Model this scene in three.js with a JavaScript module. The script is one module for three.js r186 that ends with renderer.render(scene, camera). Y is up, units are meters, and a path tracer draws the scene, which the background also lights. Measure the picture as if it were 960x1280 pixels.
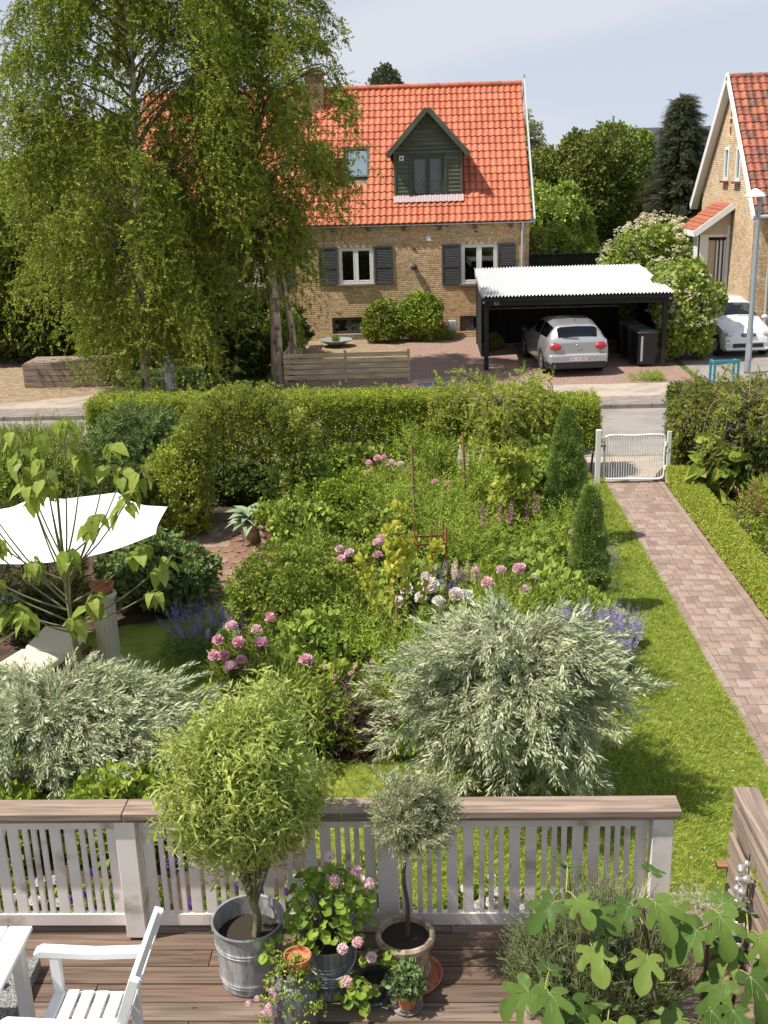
import * as THREE from 'three';
import { mergeGeometries, toCreasedNormals } from 'three/addons/utils/BufferGeometryUtils.js';
import { RoundedBoxGeometry } from 'three/addons/geometries/RoundedBoxGeometry.js';

const D2R = Math.PI / 180;
const scene = new THREE.Scene();

// ---------- camera: an upstairs window, 5.8 m above the lawn, looking down the garden (garden axis = -z)
const camera = new THREE.PerspectiveCamera(49.92, 768 / 1024, 0.1, 2000);
camera.position.set(0, 5.8, 0);
camera.rotation.order = 'YXZ';
camera.rotation.set(-17.7 * D2R, 2.4 * D2R, -1.7 * D2R);
scene.add(camera);

// ---------- renderer, exposure
const renderer = new THREE.WebGLRenderer({ antialias: true });
renderer.toneMapping = THREE.LinearToneMapping;
renderer.toneMappingExposure = 1.42;
renderer.shadowMap.enabled = true;

// ---------- sun: high, to the left and a little behind the camera
const SUN = new THREE.Vector3(-0.86, 1.5, 0.27).normalize();
const sun = new THREE.DirectionalLight(new THREE.Color(1.0, 0.945, 0.85), 4.6);
sun.name = 'sun';
sun.position.copy(SUN).multiplyScalar(80).add(new THREE.Vector3(0, 0, -20));
sun.target.position.set(0, 0, -20);
sun.castShadow = true;
sun.shadow.radius = 1.5;
sun.shadow.mapSize.set(4096, 4096);
Object.assign(sun.shadow.camera, { left: -45, right: 45, top: 45, bottom: -45, near: 1, far: 200 });
scene.add(sun, sun.target);

// ---------- random numbers and noise
function rng(seed) { let a = seed >>> 0; return () => { a = (a + 0x6D2B79F5) | 0; let t = Math.imul(a ^ (a >>> 15), 1 | a); t = (t + Math.imul(t ^ (t >>> 7), 61 | t)) ^ t; return ((t ^ (t >>> 14)) >>> 0) / 4294967296; }; }
const hash = (x, y, s) => { let h = Math.imul(x | 0, 374761393) + Math.imul(y | 0, 668265263) + Math.imul(s | 0, 974634777); h = Math.imul(h ^ (h >>> 13), 1274126177); return ((h ^ (h >>> 16)) >>> 0) / 4294967296; };
function vnoise(x, y, p, s) { // tiles every p cells
  const xi = Math.floor(x), yi = Math.floor(y), fx = x - xi, fy = y - yi, m = (v) => ((v % p) + p) % p;
  const u = fx * fx * (3 - 2 * fx), v = fy * fy * (3 - 2 * fy);
  const a = hash(m(xi), m(yi), s), b = hash(m(xi + 1), m(yi), s), c = hash(m(xi), m(yi + 1), s), d = hash(m(xi + 1), m(yi + 1), s);
  return a + (b - a) * u + (c - a) * v + (a - b - c + d) * u * v;
}
function fbm(u, v, p, oct, s) { let t = 0, a = 0.5, n = 0; for (let i = 0; i < oct; i++) { t += a * vnoise(u * p, v * p, p, s + i * 17); n += a; a *= 0.5; p *= 2; } return t / n; }
const clamp = (v, a = 0, b = 1) => Math.min(b, Math.max(a, v));
const lerp = (a, b, t) => a + (b - a) * t;
const smooth = (a, b, x) => { const t = clamp((x - a) / (b - a)); return t * t * (3 - 2 * t); };

// ---------- sky: pale blue early-summer sky with thin cloud, brighter towards the horizon, the same all round
{
  const W = 1024, Hh = 512, d = new Float32Array(W * Hh * 4);
  for (let j = 0; j < Hh; j++) {
    const el = ((j + 0.5) / Hh - 0.5) * Math.PI, up = Math.sin(el);
    for (let i = 0; i < W; i++) {
      const az = ((i + 0.5) / W) * 2 * Math.PI, k = (j * W + i) * 4;
      const t = Math.pow(clamp(up), 0.6);
      let r = lerp(0.475, 0.32, t), g = lerp(0.515, 0.38, t), b = lerp(0.59, 0.50, t);
      if (up > 0.0) {
        const q = 1 / (up + 0.22), cx = Math.cos(az) * q * Math.cos(el), cy = Math.sin(az) * q * Math.cos(el);
        const n = fbm((cx + 8) / 16 + 0.02 * Math.sin(cy * 3), (cy * 1.9 + 16) / 32, 14, 5, 5), w = fbm((cx + 8) / 16, (cy + 8) / 16, 40, 3, 77);
        const c = smooth(0.46, 0.74, n * 0.8 + w * 0.2) * 0.8;
        r = lerp(r, 0.54, c); g = lerp(g, 0.55, c); b = lerp(b, 0.59, c);
      } else { const q = smooth(0, -0.15, up); r = lerp(r, 0.12, q); g = lerp(g, 0.13, q); b = lerp(b, 0.09, q); }
      d[k] = r; d[k + 1] = g; d[k + 2] = b; d[k + 3] = 1;
    }
  }
  const t = new THREE.DataTexture(d, W, Hh, THREE.RGBAFormat, THREE.FloatType);
  t.mapping = THREE.EquirectangularReflectionMapping; t.magFilter = THREE.LinearFilter; t.minFilter = THREE.LinearFilter; t.needsUpdate = true;
  scene.background = t; scene.environment = t; scene.environmentIntensity = 1;
}

// ---------- textures
function tex(w, h, repX, repY, fn, srgb = true) {
  const d = new Uint8Array(w * h * 4);
  for (let j = 0; j < h; j++) for (let i = 0; i < w; i++) { const c = fn((i + 0.5) / w, (j + 0.5) / h, i, j), k = (j * w + i) * 4; d[k] = clamp(c[0]) * 255; d[k + 1] = clamp(c[1]) * 255; d[k + 2] = clamp(c[2]) * 255; d[k + 3] = 255; }
  const t = new THREE.DataTexture(d, w, h, THREE.RGBAFormat); t.wrapS = t.wrapT = THREE.RepeatWrapping; t.magFilter = THREE.LinearFilter; t.minFilter = THREE.LinearMipmapLinearFilter; t.generateMipmaps = true;
  t.repeat.set(1 / repX, 1 / repY); if (srgb) t.colorSpace = THREE.SRGBColorSpace; t.needsUpdate = true; return t;
}
const mixc = (a, b, t) => [lerp(a[0], b[0], t), lerp(a[1], b[1], t), lerp(a[2], b[2], t)];
const mulc = (a, m) => [a[0] * m, a[1] * m, a[2] * m];
const M = {}, lin = (r, g, b) => new THREE.Color().setRGB(r, g, b);
const std = (color, roughness = 0.8, o = {}) => new THREE.MeshStandardMaterial({ color, roughness, ...o });
const leafMat = (through = 0.35, rough = 0.9) => new THREE.MeshPhysicalMaterial({ color: 0xffffff, roughness: rough, transmission: through, thickness: 0, specularIntensity: 0.35, clearcoat: 0.14, clearcoatRoughness: 0.32, side: THREE.DoubleSide });

// wood: grain along u
function woodTex(base, dark, seed, knots = 0.5, W = 512, H = 256) {
  return tex(W, H, 2.4, 0.4, (u, v) => {
    const warp = fbm(u, v, 4, 3, seed) * 0.10, g = fbm(u * 0.25 * 4 / 4, v + warp, 24, 3, seed + 3), g2 = vnoise(u * 6, (v + warp) * 64, 64, seed + 9), st = fbm(u, v, 6, 4, seed + 21);
    let c = mixc(base, dark, clamp(smooth(0.35, 0.75, g) * 0.55 + g2 * 0.3)); c = mulc(c, 0.82 + 0.36 * st);
    const kx = (u * 3) % 1 - 0.5, ky = (v * 2) % 1 - 0.5, kc = hash(Math.floor(u * 3), Math.floor(v * 2), seed + 5), kd = Math.hypot(kx * 0.8 - (kc - 0.5) * 0.3, ky * 0.5);
    if (kc < knots * 0.5) c = mixc(c, mulc(dark, 0.55), smooth(0.022, 0.010, kd)); return c;
  });
}
M.deck = [0, 1, 2, 3].map((i) => std([0xffffff, 0xefe6e0, 0xe6d8cc, 0xd9cfc8][i], 0.78, { map: woodTex([0.525, 0.455, 0.40], [0.32, 0.26, 0.22], 11 + i * 31, 0.9) }));
M.railCap = std(0xffffff, 0.8, { map: woodTex([0.62, 0.54, 0.48], [0.42, 0.35, 0.30], 301, 0.4) });
M.oldWood = std(0xffffff, 0.85, { map: woodTex([0.60, 0.53, 0.47], [0.40, 0.34, 0.30], 402, 0.6) });
M.fenceWood = std(0xffffff, 0.8, { map: woodTex([0.78, 0.70, 0.57], [0.66, 0.56, 0.44], 511, 0.3) });
M.greenWood = std(0xffffff, 0.7, { map: woodTex([0.355, 0.375, 0.30], [0.27, 0.29, 0.23], 611, 0.1) });
M.blackWood = std(0xffffff, 0.75, { map: woodTex([0.135, 0.14, 0.135], [0.085, 0.09, 0.09], 711, 0.1) });
M.shutter = std(lin(0.055, 0.058, 0.058), 0.65);
const paintT = tex(256, 256, 0.9, 0.9, (u, v) => { const n = fbm(u, v, 5, 5, 815), s = fbm(u, v, 3, 3, 40); let c = mulc([0.93, 0.90, 0.875], 0.9 + 0.14 * n); if (n > 0.63) c = mixc(c, [0.66, 0.61, 0.55], (n - 0.63) * 4); return mulc(c, 0.95 + 0.07 * s); });
M.railPaint = std(0xffffff, 0.6, { map: paintT });
M.whitePaint = std(lin(0.78, 0.78, 0.77), 0.5);
M.chairPaint = std(0xffffff, 0.45, { map: tex(256, 256, 1.1, 1.1, (u, v) => { const n = fbm(u, v, 6, 5, 83); return mulc([0.93, 0.93, 0.925], 0.93 + 0.08 * n); }) });
M.gateWhite = std(lin(0.74, 0.74, 0.72), 0.5);

// brick: 16 x 48 bricks in 3.84 x 3.2 m
function brickTex(pal, mortar, seed) {
  const cell = (u, v) => { const row = Math.floor(v * 48), uu = u * 16 + (row % 2) * 0.5, col = Math.floor(uu) % 16; return [row, col, uu - Math.floor(uu), v * 48 - row]; };
  const c = tex(1024, 1024, 3.84, 3.2, (u, v) => {
    const [r, q, fx, fy] = cell(u, v), h = hash(r, q, seed), h2 = hash(r, q, seed + 7), n = fbm(u, v, 64, 2, seed + 2), st = fbm(u, v, 4, 4, seed + 13);
    const k = Math.min(pal.length - 1, Math.floor(h * pal.length)); let b = mulc(mixc(pal[k], pal[(k + 1) % pal.length], h2), 0.82 + 0.36 * n);
    const m = Math.min(smooth(0.015, 0.045, Math.min(fx, 1 - fx)), smooth(0.06, 0.15, Math.min(fy, 1 - fy)));
    return mulc(mixc(mulc(mortar, 0.85 + 0.3 * n), b, m), 0.9 + 0.2 * st);
  });
  const b = tex(1024, 1024, 3.84, 3.2, (u, v) => { const [, , fx, fy] = cell(u, v), m = Math.min(smooth(0.01, 0.05, Math.min(fx, 1 - fx)), smooth(0.05, 0.17, Math.min(fy, 1 - fy))), x = m * 0.8 + 0.2 * vnoise(u * 200, v * 200, 200, 3); return [x, x, x]; }, false);
  return std(0xffffff, 0.9, { map: c, bumpMap: b, bumpScale: 0.012 });
}
M.brick = brickTex([[0.80, 0.67, 0.48], [0.74, 0.59, 0.42], [0.82, 0.70, 0.52], [0.69, 0.54, 0.39], [0.77, 0.61, 0.43]], [0.74, 0.68, 0.57], 5);
M.brickPale = brickTex([[0.82, 0.71, 0.56], [0.78, 0.66, 0.52], [0.85, 0.75, 0.61], [0.75, 0.62, 0.48]], [0.74, 0.69, 0.62], 55);
M.chimneyBrick = brickTex([[0.60, 0.46, 0.36], [0.52, 0.38, 0.30], [0.66, 0.52, 0.40]], [0.55, 0.50, 0.44], 95);
const tileStain = (c, s, amt) => tex(256, 256, 0.9, 0.9, (u, v) => { const n = fbm(u, v, 5, 5, s), m = fbm(u, v, 24, 3, s + 4); return mulc(mixc(c, mulc(c, 0.6), smooth(0.5, 0.8, n) * amt), 0.88 + 0.24 * m); });
M.tile = [[0.70, 0.375, 0.245], [0.665, 0.34, 0.22], [0.71, 0.40, 0.265]].map((c, i) => std(0xffffff, 0.6, { map: tileStain(c, 20 + i, 0.3) }));
M.tileOld = [[0.62, 0.34, 0.24], [0.53, 0.30, 0.22], [0.66, 0.37, 0.26], [0.46, 0.31, 0.25]].map((c, i) => std(0xffffff, 0.65, { map: tileStain(c, 60 + i, 0.9) }));
M.gutter = std(lin(0.50, 0.51, 0.51), 0.5, { metalness: 0.25 });
M.lead = std(lin(0.48, 0.36, 0.36), 0.6);
M.glass = new THREE.MeshPhysicalMaterial({ color: lin(0.86, 0.9, 0.9), roughness: 0.03, transmission: 1, thickness: 0, ior: 1.5 });
M.plaster = std(lin(0.55, 0.52, 0.47), 0.95);
M.batten = std(0xffffff, 0.9, { map: M.oldWood.map });
M.potSoil = std(0xffffff, 1, { map: null, color: lin(0.035, 0.026, 0.018) });
M.fabric = std(lin(0.16, 0.16, 0.17), 0.95);
M.black = std(lin(0.018, 0.018, 0.02), 0.5);
M.rubber = std(lin(0.02, 0.02, 0.02), 0.85);

// ground materials
const grainTex = (c1, c2, s, rep, sp = 0.15, p = 8) => tex(512, 512, rep, rep, (u, v) => { const n = fbm(u, v, p, 5, s), f = hash(Math.floor(u * 512), Math.floor(v * 512), s); return mulc(mixc(c1, c2, smooth(0.3, 0.7, n)), 1 - sp + 2 * sp * f); });
M.asphalt = std(0xffffff, 0.95, { map: grainTex([0.57, 0.54, 0.51], [0.515, 0.49, 0.465], 3, 3, 0.07) });
M.pavement = std(0xffffff, 0.95, { map: grainTex([0.68, 0.62, 0.56], [0.60, 0.55, 0.50], 13, 2.5, 0.06) });
M.kerb = std(0xffffff, 0.9, { map: grainTex([0.55, 0.51, 0.48], [0.48, 0.44, 0.41], 16, 1, 0.1) });
M.soil = std(0xffffff, 1, { map: grainTex([0.24, 0.185, 0.135], [0.33, 0.26, 0.19], 23, 1.2, 0.25, 12) });
M.lawnSoil = std(0xffffff, 1, { map: grainTex([0.44, 0.48, 0.17], [0.52, 0.55, 0.21], 33, 1.7, 0.2, 10) });
M.field = std(0xffffff, 1, { map: grainTex([0.26, 0.33, 0.14], [0.36, 0.40, 0.19], 37, 9, 0.15, 8) });
M.gravel = std(0xffffff, 1, { map: grainTex([0.60, 0.52, 0.42], [0.50, 0.43, 0.34], 43, 1.6, 0.22, 16) });
M.path = [0, 1, 2, 3, 4].map((i) => std([0xffffff, 0xf6efec, 0xefe6e2, 0xfcf4ee, 0xe4dfdc][i], 0.92, i ? { map: null } : { map: grainTex([0.625, 0.55, 0.505], [0.545, 0.475, 0.435], 53, 0.7, 0.1, 6) }));
for (const m of M.path) m.map = M.path[0].map;
M.sand = std(0xffffff, 1, { map: grainTex([0.42, 0.36, 0.31], [0.33, 0.29, 0.25], 59, 0.6, 0.2, 8) });
M.patio = [0, 1, 2].map((i) => std([0xffffff, 0xf0ddd0, 0xe2cdbf][i], 0.92));
{ const t = grainTex([0.63, 0.535, 0.475], [0.53, 0.445, 0.395], 63, 0.8, 0.1, 8); for (const m of M.patio) m.map = t; }
M.driveBrick = std(0xffffff, 0.92, { map: tex(512, 512, 1.6, 1.6, (u, v) => { const r = Math.floor(v * 16), uu = u * 8 + (r % 2) * 0.5, q = Math.floor(uu) % 8, fx = uu - Math.floor(uu), fy = v * 16 - r, n = fbm(u, v, 40, 2, 9), h = hash(r, q, 71); const m = Math.min(smooth(0.01, 0.06, Math.min(fx, 1 - fx)), smooth(0.03, 0.14, Math.min(fy, 1 - fy))); return mulc(mixc([0.42, 0.35, 0.30], mixc([0.62, 0.49, 0.44], [0.57, 0.48, 0.43], h), m), 0.85 + 0.3 * n); }) });
M.granite = std(0xffffff, 0.7, { map: tex(512, 512, 0.6, 0.6, (u, v) => { const f = vnoise(u * 160, v * 160, 160, 3), g = vnoise(u * 90, v * 90, 90, 8), x = 0.40 + 0.30 * smooth(0.45, 0.8, f) - 0.22 * smooth(0.6, 0.85, g); return [x, x, x * 0.99]; }) });
M.zinc = std(0xffffff, 0.5, { metalness: 0.35, map: tex(512, 512, 0.5, 0.5, (u, v) => { const n = fbm(u, v, 6, 5, 91), s = fbm(u, v * 0.2 + 0.1, 16, 3, 92); const x = 0.50 + 0.22 * n + 0.12 * smooth(0.5, 0.75, s); return [x * 0.99, x, x * 1.01]; }) });
M.zincDark = std(lin(0.50, 0.51, 0.52), 0.5, { metalness: 0.35, map: M.zinc.map });
M.terracotta = std(0xffffff, 0.85, { map: tex(256, 256, 0.3, 0.3, (u, v) => { const n = fbm(u, v, 5, 5, 101); return mixc([0.70, 0.42, 0.28], [0.74, 0.56, 0.45], smooth(0.45, 0.75, n)); }) });
M.urnStone = std(lin(0.55, 0.50, 0.44), 0.9);
M.stonePot = std(0xffffff, 0.85, { map: tex(256, 256, 0.4, 0.4, (u, v) => { const n = fbm(u, v, 5, 5, 111), m = fbm(u, v, 20, 2, 7); return mulc(mixc([0.70, 0.63, 0.54], [0.56, 0.47, 0.38], smooth(0.4, 0.75, n)), 0.88 + 0.24 * m); }) });
M.potBlack = std(lin(0.035, 0.038, 0.04), 0.6);
M.rust = std(0xffffff, 0.9, { map: tex(256, 256, 0.4, 0.4, (u, v) => { const n = fbm(u, v, 8, 4, 121); return mixc([0.36, 0.20, 0.12], [0.52, 0.30, 0.17], n); }) });
M.canvas = std(lin(0.86, 0.84, 0.78), 0.9);
M.cushion = std(lin(0.66, 0.58, 0.46), 0.95);
const barkT = (a, b, s, ru, rv, scar = 0) => tex(256, 512, ru, rv, (u, v) => { const n = fbm(u, v, 6, 5, s), k = fbm(u, v, 20, 3, s + 3); let c = mixc(a, b, smooth(0.35, 0.7, n)); if (scar) { const z = vnoise(u * 3, v * 40, 40, s + 7), w = fbm(u, v, 10, 3, s + 40); c = mixc(c, [0.16, 0.14, 0.12], smooth(0.7, 0.8, z * 0.65 + w * 0.45) * scar); } return mulc(c, 0.8 + 0.4 * k); });
M.birchBark = std(0xffffff, 0.85, { map: barkT([0.80, 0.76, 0.69], [0.62, 0.56, 0.49], 131, 1, 2, 0.9) });
M.tanBark = std(0xffffff, 0.9, { map: barkT([0.70, 0.62, 0.53], [0.50, 0.42, 0.35], 141, 1, 2, 0.5) });
M.bark = std(0xffffff, 0.95, { map: barkT([0.40, 0.34, 0.27], [0.27, 0.22, 0.17], 151, 0.4, 0.8) });
M.twig = std(lin(0.16, 0.12, 0.08), 0.9);
M.greenStem = std(lin(0.17, 0.19, 0.07), 0.8);
M.oliveStem = std(lin(0.20, 0.19, 0.09), 0.8);
M.stake = std(0xffffff, 0.9, { map: woodTex([0.60, 0.47, 0.34], [0.45, 0.34, 0.24], 911, 0.2) });
M.leaf = leafMat(0.30, 0.88);
M.leafThin = leafMat(0.5, 0.92);
M.leafDense = leafMat(0.2, 0.85);
M.petal = leafMat(0.4, 0.95);

// ---------- scene helpers
const taken = new Map();
function numbered(name) { const n = taken.get(name) || 0; taken.set(name, n + 1); return n ? `${name}_${String(n).padStart(3, '0')}` : name; }
function tag(o, label, category, group, kind) { o.userData.label = label; if (category) o.userData.category = category; if (group) o.userData.group = group; if (kind) o.userData.kind = kind; return o; }
function thing(name, label, category, [x, y, z] = [0, 0, 0], turn = 0, group) { const o = new THREE.Group(); o.name = numbered(name); o.position.set(x, y, z); o.rotation.y = turn; scene.add(o); return tag(o, label, category, group); }
function part(name, geo, mat, parent) { const g = Array.isArray(geo) ? merged(geo) : geo, m = new THREE.Mesh(g, mat); m.name = name; parent.add(m); return m; }
function setting(name, geo, mat, label) { const m = new THREE.Mesh(Array.isArray(geo) ? merged(geo) : geo, mat); m.name = numbered(name); m.userData.kind = 'structure'; if (label) m.userData.label = label; scene.add(m); return m; }
function dup(root, [x, y, z], turn, label) { const r = root.clone(); r.name = numbered(root.name.replace(/_\d{3}$/, '')); r.userData = { ...root.userData }; r.position.set(x, y, z); r.rotation.y = turn; if (label) r.userData.label = label; scene.add(r); return r; }
function merged(list) { if (list.length === 1) return list[0]; const n = list.map((g) => { const h = g.index ? g.toNonIndexed() : g; for (const k of Object.keys(h.attributes)) if (!['position', 'normal', 'uv'].includes(k)) h.deleteAttribute(k); if (!h.attributes.uv) h.setAttribute('uv', new THREE.BufferAttribute(new Float32Array(h.attributes.position.count * 2), 2)); return h; }); return mergeGeometries(n, false); }
let uvSeed = 1;
// texture coordinates in metres from positions; u runs along the grain axis (longest by default)
function metreUV(g, axis, shift = true) {
  if (g.index) g = g.toNonIndexed(); g.computeBoundingBox();
  const s = g.boundingBox.getSize(new THREE.Vector3()).toArray(), p = g.attributes.position, n = g.attributes.normal, uv = new Float32Array(p.count * 2);
  const la = axis ?? s.indexOf(Math.max(...s)), ou = shift ? hash(uvSeed, 1, 1) * 7 : 0, ov = shift ? hash(uvSeed++, 2, 1) * 7 : 0;
  for (let i = 0; i < p.count; i++) {
    const P = [p.getX(i), p.getY(i), p.getZ(i)], N = [Math.abs(n.getX(i)), Math.abs(n.getY(i)), Math.abs(n.getZ(i))], k = N.indexOf(Math.max(...N));
    let a, b; if (k === la) { a = (k + 1) % 3; b = (k + 2) % 3; } else { a = la; b = 3 - k - la; }
    uv[2 * i] = P[a] + ou; uv[2 * i + 1] = P[b] + ov;
  }
  g.setAttribute('uv', new THREE.BufferAttribute(uv, 2)); return g;
}
const bx = (w, h, d, x = 0, y = 0, z = 0, axis) => metreUV(new THREE.BoxGeometry(w, h, d), axis).translate(x, y, z);
const rbx = (w, h, d, x = 0, y = 0, z = 0, r = 0.006, axis) => metreUV(new RoundedBoxGeometry(w, h, d, 1, Math.min(r, w / 2.1, h / 2.1, d / 2.1)), axis).translate(x, y, z);
const V = (x, y, z) => new THREE.Vector3(x, y, z);
// a bar with a rectangular section between two points
function bar(a, b, w, d, mat3) { const A = V(...a), B = V(...b), L = A.distanceTo(B), g = rbx(w, L, d, 0, 0, 0, 0.004, 1), q = new THREE.Quaternion().setFromUnitVectors(V(0, 1, 0), B.clone().sub(A).normalize()); if (mat3) g.rotateY(mat3); return g.applyQuaternion(q).translate((A.x + B.x) / 2, (A.y + B.y) / 2, (A.z + B.z) / 2); }
// a round tube through points with a radius at each
function limb(pts, rad, seg = 7, vScale = 1) {
  const n = pts.length, pos = [], uv = [], idx = []; let len = 0, prev = null; const P = pts.map((p) => (p.isVector3 ? p : V(...p)));
  for (let i = 0; i < n; i++) {
    const t = P[Math.min(i + 1, n - 1)].clone().sub(P[Math.max(i - 1, 0)]).normalize(); if (i) len += P[i].distanceTo(P[i - 1]);
    let a = prev ? prev.clone().addScaledVector(t, -prev.dot(t)) : (Math.abs(t.y) < 0.9 ? V(0, 1, 0) : V(1, 0, 0)).cross(t); if (a.lengthSq() < 1e-8) a = V(1, 0, 0.01).cross(t); a.normalize(); prev = a; const b = t.clone().cross(a), r = Array.isArray(rad) ? rad[i] : rad;
    for (let k = 0; k <= seg; k++) { const an = (k / seg) * Math.PI * 2, c = Math.cos(an) * r, s = Math.sin(an) * r; pos.push(P[i].x + a.x * c + b.x * s, P[i].y + a.y * c + b.y * s, P[i].z + a.z * c + b.z * s); uv.push(k / seg, len * vScale); }
  }
  const w = seg + 1; for (let i = 0; i < n - 1; i++) for (let k = 0; k < seg; k++) { const a = i * w + k; idx.push(a, a + 1, a + w, a + 1, a + w + 1, a + w); }
  const c0 = pos.length / 3; pos.push(...P[n - 1].toArray()); uv.push(0.5, len); for (let k = 0; k < seg; k++) idx.push((n - 1) * w + k, (n - 1) * w + k + 1, c0);
  const g = new THREE.BufferGeometry(); g.setAttribute('position', new THREE.Float32BufferAttribute(pos, 3)); g.setAttribute('uv', new THREE.Float32BufferAttribute(uv, 2)); g.setIndex(idx); g.computeVertexNormals(); return g;
}
const curve = (pts, n) => new THREE.CatmullRomCurve3(pts.map((p) => (p.isVector3 ? p : V(...p)))).getPoints(n);
function lathe(prof, seg = 32, ur = 1) { const g = new THREE.LatheGeometry(prof.map(([r, y]) => new THREE.Vector2(r, y)), seg), R = Math.max(...prof.map((p) => p[0])), uv = g.attributes.uv, p = g.attributes.position; for (let i = 0; i < uv.count; i++) uv.setXY(i, uv.getX(i) * 2 * Math.PI * R, p.getY(i) + Math.hypot(p.getX(i), p.getZ(i)) * 0.5); return toCreasedNormals(g, 0.7); }
function sheet(x0, x1, z0, z1, y) { const g = new THREE.PlaneGeometry(x1 - x0, z1 - z0).rotateX(-Math.PI / 2); g.translate((x0 + x1) / 2, y, (z0 + z1) / 2); const p = g.attributes.position, uv = g.attributes.uv; for (let i = 0; i < p.count; i++) uv.setXY(i, p.getX(i), p.getZ(i)); return g; }
function polySheet(pts, y) { const s = new THREE.Shape(pts.map(([x, z]) => new THREE.Vector2(x, -z))), g = new THREE.ShapeGeometry(s).rotateX(-Math.PI / 2).translate(0, y, 0); return g; }
function wavy(pts, n, amp, seed) { const r = rng(seed), c = new THREE.CatmullRomCurve3(pts.map(([x, z]) => V(x, 0, z)), true, 'centripetal').getPoints(n); return c.slice(0, -1).map((p) => [p.x + (r() - 0.5) * amp, p.z + (r() - 0.5) * amp]); }
const inPoly = (x, z, P) => { let c = false; for (let i = 0, j = P.length - 1; i < P.length; j = i++) if ((P[i][1] > z) !== (P[j][1] > z) && x < ((P[j][0] - P[i][0]) * (z - P[i][1])) / (P[j][1] - P[i][1]) + P[i][0]) c = !c; return c; };
function extrude(pts, depth, bevel = 0, holes = []) { const s = new THREE.Shape(pts.map((p) => new THREE.Vector2(...p))); for (const h of holes) s.holes.push(new THREE.Path(h.map((p) => new THREE.Vector2(...p)))); return new THREE.ExtrudeGeometry(s, { depth, bevelEnabled: bevel > 0, bevelSize: bevel, bevelThickness: bevel, bevelSegments: 2, curveSegments: 8 }); }
const rectPts = (x0, x1, y0, y1) => [[x0, y0], [x1, y0], [x1, y1], [x0, y1]];

// ================= foliage library =================
// one leaf: base at the origin, pointing +y, upper side +z, folded along the midrib and bent at the tip
function leaf(len, wid, { fold = 0.25, droop = 0.25, shape = [[0.45, 1]], wave = 0 } = {}) {
  const rows = [[0, 0], ...shape, [1, 0]], pos = [], uv = [], tri = [];
  const at = (t, s) => [s * wid * 0.5, t * len * (1 - droop * 0.25 * t), -droop * len * t * t + fold * Math.abs(s) * wid * 0.5 + wave * Math.sin(t * 9 + s * 2) * wid];
  const P = rows.map(([t, w]) => (w ? [at(t, -w), at(t, 0), at(t, w)] : [at(t, 0)]));
  const push = (...q) => { for (const p of q) { pos.push(...p); uv.push(p[0] / wid + 0.5, p[1] / len); } };
  for (let i = 0; i < P.length - 1; i++) {
    const a = P[i], b = P[i + 1];
    if (a.length === 1) push(a[0], b[1], b[0], a[0], b[2], b[1]); else if (b.length === 1) push(a[0], a[1], b[0], a[1], a[2], b[0]); else push(a[0], a[1], b[0], a[1], b[1], b[0], a[1], a[2], b[1], a[2], b[2], b[1]);
  }
  const g = new THREE.BufferGeometry(); g.setAttribute('position', new THREE.Float32BufferAttribute(pos, 3)); g.setAttribute('uv', new THREE.Float32BufferAttribute(uv, 2)); g.computeVertexNormals(); return g;
}
const ROUND = [[0.15, 0.7], [0.5, 1], [0.82, 0.72]], OVAL = [[0.3, 0.9], [0.65, 0.8]], LANCE = [[0.3, 1]], HEART = [[0.06, 0.62], [0.3, 1], [0.65, 0.62]];
const Q = new THREE.Quaternion(), Q2 = new THREE.Quaternion(), UPV = V(0, 1, 0), TV = V(0, 0, 0), MX = new THREE.Matrix4(), SV = V(1, 1, 1);
function turned(g, pos, dir, twist, s = 1) { Q.setFromUnitVectors(UPV, TV.copy(dir).normalize()); Q2.setFromAxisAngle(UPV, twist); MX.compose(pos, Q.multiply(Q2), SV.set(s, s, s)); return g.clone().applyMatrix4(MX); }
function clump(n, lf, r, up, seed, jit = 0.3) { // leaves springing out of a small tuft
  const R = rng(seed), out = [];
  for (let i = 0; i < n; i++) { const a = R() * 6.283, e = up + (R() - 0.35) * 1.3, d = V(Math.cos(a) * Math.cos(e), Math.sin(e), Math.sin(a) * Math.cos(e)); out.push(turned(lf, V((R() - 0.5) * r, (R() - 0.5) * r, (R() - 0.5) * r).addScaledVector(d, r * 0.35), d, R() * 6.283, 1 - jit + 2 * jit * R())); }
  return merged(out);
}
function spray(n, lf, L, ang, seed, stem = 0.0022, end = true) { // a twig with leaves along it
  const R = rng(seed), out = []; const bend = (t) => V(0.12 * L * t * t, L * t, 0);
  for (let i = 0; i < n; i++) { const t = 0.08 + 0.92 * (i + R() * 0.6) / n, a = i * 2.4 + R(), d = V(Math.cos(a) * Math.sin(ang), Math.cos(ang), Math.sin(a) * Math.sin(ang)); out.push(turned(lf, bend(t), d, R() * 1.2 - 0.6 + (Math.PI / 2 - a), (1.1 - 0.45 * t) * (0.8 + 0.4 * R()))); }
  if (end) out.push(turned(lf, bend(0.98), V(0.1, 1, 0), R() * 6, 0.7));
  if (stem) out.push(limb([bend(0), bend(0.5), bend(1)], [stem, stem * 0.8, stem * 0.4], 3));
  return merged(out);
}
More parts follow.
